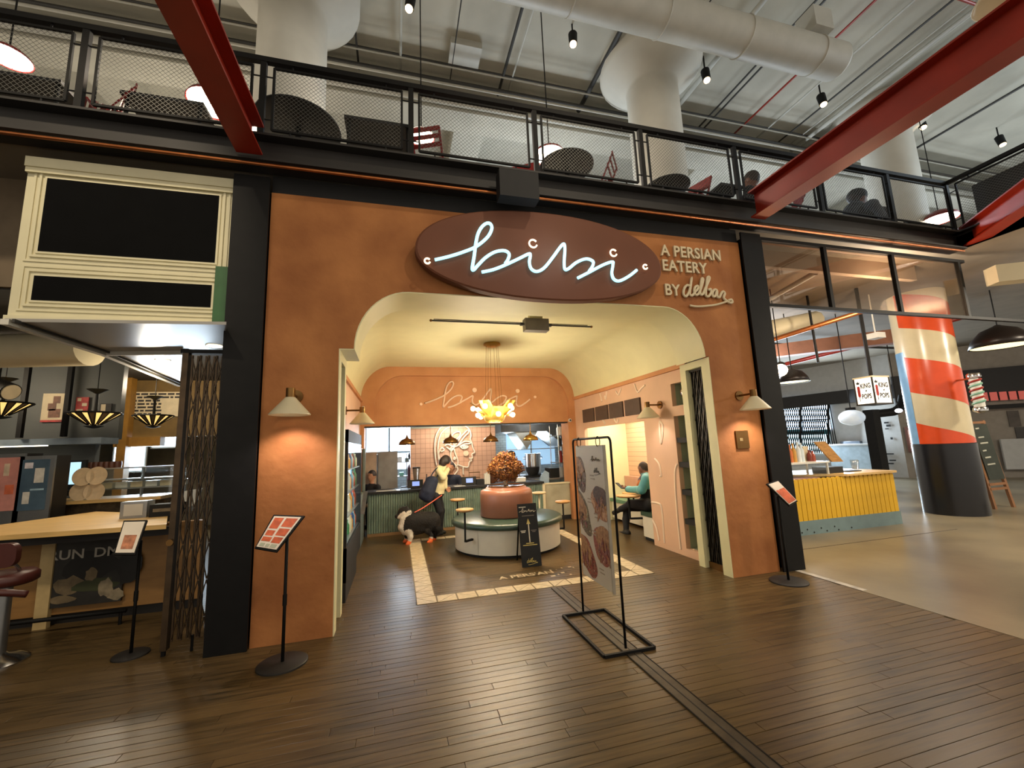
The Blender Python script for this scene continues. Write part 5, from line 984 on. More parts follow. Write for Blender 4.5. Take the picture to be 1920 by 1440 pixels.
# far row of shops: from far left to nearer right
Fa, Fb, Fc = P(1440, 870, y=12.5), P(1700, 870, y=7.2), P(2100, 870, y=3.6)
wall_between('wall_far_shops', Fa, Fb, 0, 4.84, M_FARW); wall_between('wall_far_shops', Fb, Fc, 0, 4.84, mat('far_tan_wall', '8f877c', .7, var=.08))
o = wall_between('trim_14', Fa+(CC-Fa)*.012, Fb+(CC-Fb)*.012, 3.05, 3.6, M_FARD); o = wall_between('trim_15', Fb+(CC-Fb)*.012, Fc+(CC-Fc)*.012, 2.75, 3.9, M_FARD)
def on_wall(px, py, a, b, off):
    n_ = Vector((-(b-a).y, (b-a).x, 0)).normalized(); 
    if (CC-a).dot(n_) < 0: n_ = -n_
    q = a+n_*off; d = _w+_r*((px-960)/CF)-_u*((py-720)/CF); t = (q-CC).dot(n_)/d.dot(n_); return CC+d*t
def decal(px0, py0, px1, py1, a, b, m, name, parent, off=.03, th=.02):
    pts = [on_wall(x, y, a, b, off) for x, y in ((px0, py0), (px1, py0), (px1, py1), (px0, py1))]
    # squared to the wall: same z along top and bottom edges
    zt, zb = (pts[0].z+pts[1].z)/2, (pts[2].z+pts[3].z)/2; l, r = (pts[0]+pts[3])/2, (pts[1]+pts[2])/2
    n_ = Vector((-(b-a).y, (b-a).x, 0)).normalized(); n_ = n_ if (CC-a).dot(n_) > 0 else -n_
    vs = [Vector((p.x, p.y, z))+n_*k for k in (0, th) for p, z in ((l, zt), (r, zt), (r, zb), (l, zb))]
    return MB().add(vs, [(3, 2, 1, 0), (4, 5, 6, 7), (0, 1, 5, 4), (1, 2, 6, 5), (2, 3, 7, 6), (3, 0, 4, 7)]).build(name, m, parent)
fw = sthing('window_7', on_wall(1510, 850, Fa, Fb, .02))
for i, (a, b) in enumerate(((1452, 1500), (1503, 1556))): decal(a, 752, b, 806, Fa, Fb, M_WINDOW, 'pane', fw); decal(a, 815, b, 850, Fa, Fb, mat_emit('lower_daylight', 'bfdbe6', 1.6), 'pane', fw); decal(a, 806, b, 815, Fa, Fb, mat('teal_band', '4fb3c4', .5), 'sill_band', fw)
lat = thing('window_gate', 'dark lattice gate in front of the far bright window', 'gate', on_wall(1510, 850, Fa, Fb, .2)); lm = MB()
for i in range(26):
    x = 1454+i*4.0
    for s in (-1, 1):
        a, b = on_wall(x, 752, Fa, Fb, .2), on_wall(x+s*18, 850, Fa, Fb, .2); lm.bar(a, b, .035, .02)
stuff(lm.build('lattice', M_BLK, lat))
for x in (1456, 1501, 1553): a, b = on_wall(x, 750, Fa, Fb, .2), on_wall(x, 852, Fa, Fb, .2); MB().bar(a, b, .06, .06).build('gate_post', M_BLK, lat)
a, b = on_wall(1456, 790, Fa, Fb, .2), on_wall(1553, 786, Fa, Fb, .2); MB().bar(a, b, .05, .05).build('gate_rail', M_BLK, lat)
p = on_wall(1510, 800, Fa, Fb, 1.2); light('AREA', p, 420, COOL, 3, (9, 0, 1.2), sy=2.5)
light('POINT', (9.5, 4.5, 3.6), 150, (.95, .95, 1), .3); light('POINT', (13, -2.5, 4.2), 420, (1, .88, .7), .3); light('POINT', (8.4, .35, 3.95), 120, (1, .84, .66), .15)  # last two: fills without fixtures, added to brighten the striped pillar
# drawn marks and pictures on the far walls
mk = thing('wall_drawing', 'scattered black line drawings on the far white wall beside the striped pillar', 'drawing', on_wall(1665, 850, Fa, Fb, .03))
for a, b, c, d in ((1658, 791, 1666, 794), (1662, 796, 1670, 800), (1660, 803, 1666, 805), (1656, 850, 1676, 852), (1668, 862, 1680, 864), (1666, 868, 1676, 870), (1670, 820, 1674, 824)): decal(a, b, c, d, Fa, Fb, M_BLK2, 'mark', mk)
pp = thing('framed_picture', 'brown framed picture on the far white wall left of the striped pillar', 'picture', on_wall(1710, 850, Fa, Fb, .05)); decal(1700, 800, 1722, 848, Fa, Fb, mat('frame_brown', '5a2f20', .5), 'frame', pp, .04); decal(1705, 806, 1722, 842, Fa, Fb, mat('picture_tan', 'b98a78', .6, var=.4, scale=5), 'canvas', pp, .065)
rn = thing('red_menu_strip', 'row of glowing red menu signs along the dark far shop', 'sign', on_wall(1880, 745, Fb, Fc, .2))
decal(1815, 757, 1990, 765, Fb, Fc, M_BLK2, 'ledge', rn, .35)
for i in range(8): decal(1838+i*18, 736-i*.8, 1852+i*18, 752-i*.8, Fb, Fc, mat_emit('red_glow', 'b8564c', .3), 'sign_panel', rn, .3)
for i, (a, b, c, d) in enumerate(((1890, 770, 1912, 800), (1905, 800, 1950, 830), (1880, 850, 1960, 868))): t = thing('wall_picture', '%s grey picture on the far right wall behind the easel' % ('upper', 'middle', 'lower wide')[i], 'picture', on_wall(a, d, Fb, Fc, .05)); decal(a, b, c, d, Fb, Fc, mat('grey_picture_%d' % i, ('4b433c', '3a3633', '5b544d')[i], .5, var=.3, scale=4), 'print', t)
sh_ = wall_between('trim_16', on_wall(1890, 890, Fb, Fc, .3), on_wall(2050, 890, Fb, Fc, .3), .3, 1.35, M_FARW)
# back bar of the far shop
bk = thing('far_counter', 'pale blue back counter under the far window', 'counter', on_wall(1600, 880, Fa, Fb, .9)); a, b = on_wall(1560, 880, Fa, Fb, .8), on_wall(1645, 880, Fa, Fb, .8)
d = (b-a).normalized(); n_ = Vector((d.y, -d.x, 0)); n_.z = 0
MB().add([Vector((q.x, q.y, z)) for z in (0, 1.28) for q in (a, b, b-n_*.5, a-n_*.5)], [(3, 2, 1, 0), (4, 5, 6, 7), (0, 1, 5, 4), (1, 2, 6, 5), (2, 3, 7, 6), (3, 0, 4, 7)]).build('cabinet', mat('pale_blue_cab', '9db0bd', .5), bk)
MB().add([Vector((q.x, q.y, z)) for z in (1.28, 1.34) for q in (a+n_*.05, b+n_*.05, b-n_*.5, a-n_*.5)], [(3, 2, 1, 0), (4, 5, 6, 7), (0, 1, 5, 4), (1, 2, 6, 5), (2, 3, 7, 6), (3, 0, 4, 7)]).build('worktop', M_FARW, bk)
a, b = on_wall(1575, 828, Fa, Fb, .35), on_wall(1615, 846, Fa, Fb, .35); tag(MB().box(min(a.x, b.x), max(a.x, b.x), min(a.y, b.y)-.1, max(a.y, b.y), b.z, a.z).build('flat_screen', mat('slate_screen', '3b4450', .3)), 'slate grey screen on the wall over the far counter', 'screen')
# bent black duct
bd = [P(1694, 742, y=5.2), P(1690, 760, y=5.2), P(1678, 771, y=5.2), P(1660, 774, y=5.2), P(1640, 776, y=5.2)]
q = P(1636, 790, y=5.2); fd = thing('bent_duct', 'black duct bending down to the floor beside the far white wall', 'duct', (q.x, 5.2, 0)); MB().tube(spline(bd, 4), .13, 10).build('elbow', M_BLK, fd, smooth=True); MB().box(q.x-.15, q.x+.15, 5.05, 5.35, 0, bd[-1].z+.13).build('drop', M_BLK, fd)
# globe and dome pendants
def pend(px, py, y, R_, label, style, lit=True, power=0):
    p = P(px, py, y=y); t = thing('pendant_lamp', label, 'pendant', p)
    if style == 'globe': MB().sph(p, R_, 20, (1, 1, .72)).build('globe', mat('opal_glass', 'd8e4ee', .3, emit=.25), t, smooth=True); MB().cyl(p+Vector((0, 0, R_*.7)), p+Vector((0, 0, R_*.7+.06)), R_*.4, n=14).build('cap', M_BLK, t)
    else:
        MB().lathe([(.04, R_*.95), (.08, R_*.9), (.45*R_+.06, R_*.72), (R_*.88, R_*.35), (R_, 0), (R_*.97, 0), (R_*.84, R_*.34), (.4*R_, R_*.68), (.04, R_*.85)], p, 28).build('dome', mat('dark_enamel', '241d1a', .35, .3), t, smooth=True)
        MB().lathe([(0, .015), (R_*.93, .015), (R_*.93, .03), (0, .03)], p, 28).build('diffuser', mat_emit('diffuser_glow', 'ffe9a8', 1.2 if lit else .05), t)
    MB().cyl(p+Vector((0, 0, R_*.8)), (p.x, p.y, 4.84), .012, n=6).build('stem', M_BLK, t)
    if power: light('SPOT', p-Vector((0, 0, .02)), power, WARM, .1, p-Vector((0, 0, 3)), 130)
pend(1597, 783, 3.2, .27, 'white opal globe pendant below the lantern sign', 'globe')
pend(1878, 650, 1.2, .52, 'black dome pendant at the right edge beside the striped pillar', 'dome', True, 60)
pend(1487, 717, 3.4, .36, 'black dome pendant just right of the black column', 'dome', False)
p = P(1464, 694, y=1.9); t = thing('bare_spotlight', 'glaring bare warm spotlight beside the right black column', 'spotlight', p); MB().sph(p, .12, 14).build('bulb', mat_emit('glare_bulb', 'ffd9a8', 30), t, smooth=True); MB().cyl(p+Vector((.09, .09, .04)), p+Vector((.26, .22, .14)), .11, .09, n=14).build('housing', M_BLK, t); MB().cyl(p+Vector((.12, .1, .1)), (p.x+.12, p.y+.1, 4.84), .01, n=6).build('stem', M_BLK, t); light('POINT', p+Vector((-.03, -.2, -.03)), 24, (1, .75, .5), .07)
p = P(1685, 770, y=4.4); t = thing('pendant_lamp', 'small bright white pendant left of the striped pillar', 'pendant', p); MB().sph(p, .09, 12, (1, 1, .7)).build('globe', mat_emit('white_glow', 'f2f2ff', 3), t, smooth=True); MB().cyl(p+Vector((0, 0, .05)), (p.x, p.y, 4.84), .012, n=6).build('stem', M_BLK, t)
# ceiling services
mzp = [([P(1425, 622, y=3.0), P(1530, 600, y=3.0)], .22, M_SHADE, 'fat cream duct under the mezzanine right of the black column'), ([P(1440, 640, y=2.6), P(1620, 583, y=1.4)], .05, M_COPPER, 'orange lit pipe under the mezzanine slab'), ([P(1445, 690, y=6), P(1640, 640, y=3.2), P(1800, 596, y=2.2)], .06, M_RED, 'long dark red pipe under the mezzanine slab'), ([(5.59, 7.5, 4.5), (13.2, 7.5, 4.5)], .11, M_WHITE, 'white pipe crossing far under the mezzanine slab'), ([(5.59, 9.2, 4.3), (11.2, 9.2, 4.3)], .16, M_WHITE, 'fat white duct farthest under the mezzanine slab'), ([(7.2, .7, 4.62), (9.5, 9.5, 4.62)], .05, M_PIPE, 'slim pale pipe running back under the mezzanine slab'), ([(5.59, 5.4, 4.6), (17, 5.4, 4.6)], .04, M_DPIPE, 'slim dark pipe crossing under the mezzanine slab'), ([(P(1523, 620, y=2.2).x, 2.2, 4.84), P(1534, 680, y=2.2)], .025, M_BLK, 'thin black hanger rod left of the lantern sign')]
for pts, r_, m, d in mzp: tag(MB().tube(pts, r_, 10).build('service_pipe', m, smooth=40), d, 'pipe', 'pipes under the mezzanine')
a, b = P(1440, 682, y=4.5), P(1700, 610, y=2.4); tag(MB().bar((a.x, a.y, 4.1), (b.x, b.y, 4.1), .3, .34).build('ceiling_beam', mat('rust_tan_beam', '8a5a42', .6, var=.1)), 'rust tan beam crossing under the mezzanine slab', 'beam')
tag(MB().box(5.6, 9.4, .5, .6, 4.55, 4.84).build('ceiling_beam', M_TAN), 'tan slab rib behind the smoked transom', 'beam')
a = P(1905, 525, y=-.8); tag(MB().bar((9.9, -.25, 4.35), (13.5, -2.2, 4.35), .25, .3).build('ceiling_beam', M_SHADE), 'cream boxed beam at the right edge below the red beam', 'beam')
p = P(1642, 630, y=1.9); t = thing('projector', 'small white projector hanging under the mezzanine', 'projector', p); MB().box(p.x-.12, p.x+.12, p.y-.12, p.y+.12, p.z-.06, p.z+.06).build('body', M_GWHITE, t); MB().cyl(p+Vector((0, 0, .06)), (p.x, p.y, 4.84), .015, n=6).build('stem', M_GWHITE, t)
# lantern sign
LX, LY, LZ0, LZ1, LS = 9.3, 1.62, 2.36, 2.9, .62
A = P(1608, 730, y=LY); ls = thing('lantern_sign', 'lit white box sign lettered KING OF POPS with a red popsicle', 'sign', (9.3, LY, LZ0))
X0 = P(1638, 730, y=LY).x
LS = .47; LD = .36
bx('light_box', mat_emit('lantern_white', 'fff6e6', .62), ls, X0, X0+LS, LY, LY+LD, LZ0, LZ1)
for x in (X0, X0+LS):
    for y in (LY, LY+LD): bx('corner_post', M_DKGREY, ls, x-.012, x+.012, y-.012, y+.012, LZ0-.02, LZ1+.02)
bx('top_frame', M_SHADE, ls, X0-.015, X0+LS+.015, LY-.015, LY+LD+.015, LZ1, LZ1+.03); bx('bottom_frame', M_DKGREY, ls, X0-.015, X0+LS+.015, LY-.015, LY+LD+.015, LZ0-.03, LZ0)
MB().cyl((X0+.02, LY+.02, LZ1), (X0+.02, LY+.02, 4.84), .035, n=8).build('pole', M_BLK, ls)
M_SK = mat('sign_black_ink', '1a1616', .6); M_SR = mat('sign_red_ink', 'a3221c', .6)
def king(M):
    for t_, s, x, z in (('KING', .14, .15, .33), ('of', .05, .27, .255), ('POPS', .14, .15, .11)):
        m_ = text_mb(t_, s, .002, .8, bold=.004); m_.xf(M @ Matrix.Translation((x, -.003, z))).build('letters', M_SK, ls)
    MB().plate([rounded(.06, .13, .15, .38, .03)], 'y', -.004, -.001).xf(M).build('popsicle_mark', M_SR, ls); MB().box(.088, .102, -.004, -.001, .06, .15).xf(M).build('stick_mark', M_SK, ls); MB().plate([[(.06, .42), (.13, .42), (.14, .48), (.115, .45), (.095, .49), (.075, .45), (.05, .48)]], 'y', -.004, -.001).xf(M).build('crown_mark', M_SK, ls)
king(Matrix.Translation((X0, LY, LZ0))); king(Matrix.Translation((X0, LY+LD, LZ0)) @ Matrix.Rotation(-PI/2, 4, 'Z') @ Matrix.Diagonal((.75, 1, 1, 1)))
# ---------------------------------------------------------------- striped pillar
PX, PY, PR = 11.46, 1.75, .5
sp = thing('striped_pillar', 'round pillar painted with red and white spiral stripes above a black base', 'pillar', (PX, PY, 0))
MB().lathe([(0, 0), (PR+.012, 0), (PR+.012, 1.46), (PR, 1.47)], (PX, PY, 0), 40).build('base', mat('pillar_black', '16161a', .28, var=.1), sp, smooth=40)
MB().lathe([(PR, 1.46), (PR, 4.84)], (PX, PY, 0), 40).build('shaft', mat('pillar_cream', 'cdbf9c', .25, var=.03), sp, smooth=True)
ang0 = math.atan2(CC.y-PY, CC.x-PX)  # towards the viewer
def spiral(a0, a1, zf, h, m, name, off):
    n = 24; vs = []; fs = []
    for i in range(n+1):
        a = a0+(a1-a0)*i/n; z = zf(a); c, s = math.cos(ang0+a), math.sin(ang0+a)
        z0 = min(max(z, 1.47), 4.83); z1 = min(max(z+h, 1.47), 4.83)
        vs += [(PX+(PR+off)*c, PY+(PR+off)*s, z0), (PX+(PR+off)*c, PY+(PR+off)*s, z1)]
    MB().add(vs, [(2*i, 2*i+2, 2*i+3, 2*i+1) for i in range(n)]).build(name, m, sp, smooth=True, recalc=False)
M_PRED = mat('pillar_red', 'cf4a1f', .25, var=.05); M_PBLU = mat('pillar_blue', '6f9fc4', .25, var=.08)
# angle grows counter-clockwise seen from above: negative = left of the pillar as seen
for k, z in enumerate((1.14, 2.61, 4.08)):
    spiral(-.78, 2.6, lambda a, z=z: z-.17*(a+.78), .79, M_PRED, 'red_stripe', .003)
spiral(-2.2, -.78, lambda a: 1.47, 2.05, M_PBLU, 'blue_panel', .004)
# barber pole
A, C_ = P(1822, 700, y=.95), P(1842, 775, y=.95); bp_ = thing('barber_pole', 'small chrome barber pole with red white and green spiral beside the striped pillar', 'barber pole', C_)
ax = Vector((0, 0, 1)); zc0, zc1 = C_.z, A.z; bxp, byp = (A.x+C_.x)/2, .95
MB().cyl((bxp, byp, zc0+.12), (bxp, byp, zc1-.12), .085, n=20).build('glass', M_GWHITE, bp_, smooth=40)
for k in range(6):
    pts = [(bxp+.088*math.cos(a), byp+.088*math.sin(a), zc0+.14+(zc1-zc0-.3)*(k/6+a/(2*PI)*.28)) for a in [j*2*PI/16 for j in range(17)]]
    MB().tube([q for q in pts if q[2] < zc1-.12], .022, 5).build('spiral_band', mat('band_red', '9a2b22', .4) if k % 2 else mat('band_green', '7fb09a', .4), bp_)
for z in (zc0, zc1-.13): MB().lathe([(0, 0), (.05, .01), (.11, .05), (.11, .1), (.09, .13), (0, .13)], (bxp, byp, z), 20).build('chrome_cap', M_CHROME, bp_, smooth=50)
sd_ = (Vector((bxp, byp, 0))-Vector((PX, PY, 0))).normalized()*.5; MB().tube([(bxp, byp, zc1-.1), (PX+sd_.x, PY+sd_.y, zc1-.1)], .02, 6).build('bracket', M_CHROME, bp_)
# easel chalkboard
E0, E1 = P(1868, 955, z=0), P(1908, 945, z=0); es = thing('easel', 'wooden easel with a chalkboard beside the striped pillar', 'easel', E0)
M_EW = mat('easel_wood', '8a5f3c', .55, var=.15, scale=5); ey = P(1866, 955, z=0).y; ex0 = P(1866, 955, z=0).x; ex1 = ex0+.62; eh = P(1848, 788, y=ey).z
tx0, tx1 = ex0+.05, ex1-.05
for a, b in ((ex0, tx0), (ex1, tx1)): MB().bar((a, ey, 0), (b, ey+.2, eh), .07, .05).build('leg', M_EW, es)
MB().bar(((ex0+ex1)/2, ey+.7, 0), ((tx0+tx1)/2, ey+.25, eh*.9), .05, .04).build('rear_leg', M_EW, es)
for z in (.42, .52, eh-.04): MB().bar((ex0+.02, ey+.2*z/eh-.01, z), (ex1-.02, ey+.2*z/eh-.01, z), .05, .05).build('crossbar', M_EW, es)
cbx = MB().add([(x, ey+.2*z/eh-.03-k, z) for k in (0, .02) for x, z in ((tx0-.0, .62), (tx1+.0, .62), (tx1, eh-.08), (tx0, eh-.08))], [(0, 1, 2, 3), (7, 6, 5, 4), (0, 1, 5, 4), (1, 2, 6, 5), (2, 3, 7, 6), (3, 0, 4, 7)]).build('chalkboard', mat('chalkboard', '2d332c', .7, var=.2, scale=5), es)
for i, z in enumerate((1.75, 1.55, 1.42, 1.25, 1.1, .95)): MB().bar((tx0+.08, ey+.2*z/eh-.055, z), (tx0+.2+.07*(i % 3), ey+.2*z/eh-.055, z+.01), .012, .03).build('chalk_line', mat('chalk', 'b3b3a6', .8), cbx)
lp = thing('floor_bar', 'low black bar rack on the floor at the right edge', 'rack', (12.6, .3, 0)); MB().tube(spline([(11.9, .75, .04), (12.6, .45, .07), (13.4, .25, .05)], 4), .03, 6).build('bar', M_BLK, lp); MB().tube([(12.5, .2, .03), (13.2, .5, .03)], .03, 6).build('foot', M_BLK, lp)
# ---------------------------------------------------------------- yellow kiosk
KY = 1.45; KX1 = P(1690, 980, y=KY).x; KX0 = 5.8
ki = thing('yellow_kiosk', 'market kiosk clad in yellow slats with a grey blue base', 'kiosk', (7.8, 1.9, 0))
M_Y = mat('yellow_paint', 'd5a61a', .5, var=.07, scale=4); M_GB = mat('grey_blue_base', '6d8284', .5, var=.08)
bx('core', mat('kiosk_core', '4f3f0a', .8), ki, KX0, KX1-.02, KY+.03, 2.7, .2, .93); bx('base_board', M_GB, ki, KX0, KX1+.02, KY-.01, 2.72, 0, .24)
PS = .113; i = 0; x = KX1-PS
sm = MB(); sm.plate([rounded(-PS/2+.006, PS/2-.006, 0, .77, .045, 4)], 'y', -.03, .0); smm = sm.mesh('slat'); smm.materials.append(M_Y)
while x > KX0:
    o = bpy.data.objects.new('slat', smm); COL.objects.link(o); o.parent = ki; o.location = Vector((x+PS/2, KY+.025, .2))-Vector((7.8, 1.9, 0)); x -= PS
y = KY+.05
while y < 2.65:
    o = bpy.data.objects.new('slat', smm); COL.objects.link(o); o.parent = ki; o.location = Vector((KX1-.015, y+PS/2, .2))-Vector((7.8, 1.9, 0)); o.rotation_euler = (0, 0, PI/2); y += PS
for px, py in ((1514, 993), (1540, 990), (1565, 987), (1504, 999), (1527, 998), (1551, 995), (1573, 994), (1597, 989)): p = P(px, py, y=KY-.012); MB().cyl((p.x, KY-.015, max(.03, p.z)), (p.x, KY-.01, max(.03, p.z)), .014, n=8).build('screw', M_BLK2, ki)
tp = P(1585, 905, y=KY).x; MB().plate([[(tp, KY-.06), (KX1+.02, KY-.06), (KX1+.05, KY), (KX1+.05, 2.6), (tp-.8, 2.7), (tp-.8, KY+.5)]], 'z', .97, 1.01).build('worktop', M_OAKL, ki)
gs = thing('kiosk_display', 'white framed glass display shelf on the left end of the kiosk', 'display case', (6.6, 1.75, .93)); zt = P(1540, 866, y=KY+.15).z
bx('top_shelf', M_GWHITE, gs, KX0+.1, tp-.15, KY+.12, 2.1, zt-.02, zt+.01)
for x in (KX0+.2, (KX0+tp)/2, tp-.2): bx('upright', M_GWHITE, gs, x-.015, x+.015, KY+.13, KY+.16, .93, zt); bx('brace', M_GWHITE, gs, x-.015, x+.015, 2.0, 2.03, .93, zt)
bx('front_glass', M_GLASS, gs, KX0+.1, tp-.2, KY+.125, KY+.13, .95, zt-.05); bx('pink_tray', mat('pink_ice', 'c08f8c', .6, var=.3, scale=14), gs, KX0+.1, tp-.4, KY+.16, 1.95, .93, .96)
for i, (px, h_, c, d) in enumerate(((1474, .26, '7a3b22', 'dark syrup bottle'), (1481, .34, 'b5602c', 'amber syrup bottle'), (1488, .36, 'b98a3a', 'golden syrup bottle'), (1497, .38, 'c9d0d2', 'clear glass bottle'), (1503, .36, 'bfc9cc', 'tall pale bottle'), (1517, .22, '6b2a1c', 'short red brown bottle'), (1523, .2, '8a3a24', 'short rust bottle'))):
    x = P(px, 850, y=KY+.35).x; tag(MB().lathe([(0, 0), (.045, 0), (.045, h_*.6), (.018, h_*.78), (.018, h_), (0, h_)], (x, KY+.35, zt+.01), 12).build('syrup_bottle', mat('syrup_'+c, c, .25), smooth=40), d+' on the kiosk display shelf', 'bottle', 'bottles on the kiosk')
x = P(1511, 850, y=KY+.4).x; tag(MB().box(x-.05, x+.07, KY+.4, KY+.5, zt+.01, zt+.3).build('menu_card', M_PC), 'tan menu card standing on the kiosk display shelf', 'card')
a = P(1545, 870, y=KY+.3); t = thing('kiosk_sign', 'slanted wooden framed card leaning on the kiosk display', 'card', a); MB().add([(a.x-.16, KY+.3, zt+.38), (a.x+.02, KY+.22, zt+.38), (a.x+.3, KY+.14, zt-.02), (a.x+.12, KY+.22, zt-.02)]+[(a.x-.16, KY+.33, zt+.38), (a.x+.02, KY+.25, zt+.38), (a.x+.3, KY+.17, zt-.02), (a.x+.12, KY+.25, zt-.02)], [(0, 1, 2, 3), (7, 6, 5, 4), (0, 1, 5, 4), (1, 2, 6, 5), (2, 3, 7, 6), (3, 0, 4, 7)]).build('board', M_OAK, t)
x = P(1560, 880, y=KY+.25).x; tag(MB().box(x-.2, x+.22, KY+.2, KY+.5, 1.01, 1.13).build('card_reader', M_BLK2), 'black card reader block on the kiosk counter', 'card reader')
x = P(1597, 885, y=KY+.3).x; tag(MB().box(x-.15, x+.2, KY+.25, KY+.45, 1.01, 1.025).build('black_tray', M_BLK2), 'flat black tablet lying on the kiosk counter', 'tablet')
x = P(1604, 878, y=KY+.6).x; tag(MB().lathe([(0, 0), (.06, 0), (.08, .2), (.075, .2), (.055, .01), (0, .01)], (x, KY+.6, 1.01), 16).build('clear_cup', mat_glass('cup_clear', (.85, .9, .92), .3), smooth=True), 'clear plastic cup on the kiosk counter', 'cup')
# ================================================================ furniture on the mezzanine
M_TBK = mat('table_black', '141315', .5, var=.2); M_CHR = mat('chair_red', '7a1c1a', .4, .2, var=.1)
for px, py, R_, d in ((560, 238, .5, 'round black table top above the left red beam end'), (1062, 312, .4, 'round black table top beside the glowing pendant'), (1250, 352, .36, 'round black table top before the middle column')):
    p = P(px, py, z=5.83); t = thing('round_table', d, 'table', (p.x, p.y, 5.08), 'round tables on the mezzanine'); MB().lathe([(0, 5.80), (R_-.02, 5.80), (R_, 5.815), (R_, 5.83), (0, 5.835)], (p.x, p.y, 0), 32).build('top', M_TBK, t, smooth=40); MB().cyl((p.x, p.y, 5.1), (p.x, p.y, 5.8), .035, n=10).build('post', M_BLK, t); MB().lathe([(0, 5.08), (.25, 5.08), (.24, 5.1), (0, 5.11)], (p.x, p.y, 0), 20).build('foot', M_BLK, t)
def sq_table(px, py, w_, d_, label):
    p = P(px, py, z=5.83); t = thing('square_table', label, 'table', (p.x, p.y, 5.08), 'square tables on the mezzanine'); bx('top', M_TBK, t, p.x-w_/2, p.x+w_/2, p.y-d_/2, p.y+d_/2, 5.79, 5.83)
    for s in (-1, 1):
        for q in (-1, 1): MB().cyl((p.x+s*(w_/2-.05), p.y+q*(d_/2-.05), 5.08), (p.x+s*(w_/2-.05), p.y+q*(d_/2-.05), 5.79), .02, n=8).build('leg', M_BLK, t)
sq_table(712, 262, .8, .7, 'square black table right of the left white column'); sq_table(30, 185, 1.3, .8, 'wide dark table at the left end of the mezzanine'); sq_table(1352, 362, .45, .5, 'square black table right of the middle column'); sq_table(330, 218, .8, .6, 'square black table behind the left red beam')
sq_table(1705, 432, 1.0, .6, 'square black table beside the railing corner')
def bistro(px, py, rz, label, first=[]):
    p = P(px, py, z=5.92)
    if not first:
        t = thing('bistro_chair', label, 'chair', (0, 0, 0), 'red bistro chairs on the mezzanine')
        for s in (-1, 1):
            MB().bar((s*.19, .2, 0), (s*.19, -.2, .86), .03, .015).build('back_leg', M_CHR, t); MB().bar((s*.19, -.2, 0), (s*.19, .17, .45), .03, .015).build('front_leg', M_CHR, t)
        for z in (.68, .77, .85): y = .2-.4*z/.86; MB().box(-.2, .2, y-.008, y+.008, z-.03, z+.03).build('back_slat', M_CHR, t)
        for k in range(5): MB().box(-.2, .2, -.16+k*.08, -.1+k*.08, .44, .455).build('seat_slat', M_CHR, t)
        first.append(t)
    else: t = copy_tree(first[0])
    place(t, (p.x, p.y, 5.08), rz, label)
bistro(205, 160, 2.2, 'red bistro chair at the left end of the mezzanine'); bistro(806, 264, -.4, 'red bistro chair nearest the left white column'); bistro(976, 298, 2.6, 'red bistro chair left of the glowing pendant'); bistro(1128, 310, .9, 'red bistro chair right of the round table by the pendant'); bistro(1300, 338, 1.9, 'red bistro chair right of the middle column'); bistro(1478, 372, 1.2, 'red bistro chair behind the long red beam')
for px, py, R_, d, on in ((398, 196, .3, 'glowing dome pendant behind the left red beam', 1), (1030, 292, .26, 'glowing dome pendant above the round mezzanine table', 1), (1762, 412, .34, 'red dome pendant glowing beside the railing corner', 1), (790, 258, .2, 'small glowing pendant behind a railing post', 1), (15, 108, .24, 'shiny dome pendant at the top left corner', 1)):
    p = P(px, py, y=1.15 if px != 15 else 1.6); t = thing('pendant_lamp', d, 'pendant', p, 'dome pendants on the mezzanine'); MB().lathe([(.03, R_*.6), (R_*.5, R_*.5), (R_*.9, R_*.2), (R_, 0), (R_*.96, 0), (R_*.85, R_*.2), (.03, R_*.5)], p, 24).build('dome', M_CHR, t, smooth=True); MB().lathe([(0, .01), (R_*.93, .01), (R_*.93, .03), (0, .03)], p, 24).build('diffuser', mat_emit('mezz_glow', 'fff0dc', 3.5), t); MB().cyl(p+Vector((0, 0, R_*.5)), (p.x, p.y, 9.5), .01, n=6).build('stem', M_BLK, t); light('POINT', p-Vector((0, 0, .12)), 40, (1, .88, .72), .12)
tag(MB().box(9.8, 13.5, -2.6, -.3, 5.08, 6.0).build('dark_booth', mat('dark_booth', '1d1a17', .7)), 'dark boxy booth on the mezzanine behind the corner railing', 'booth')
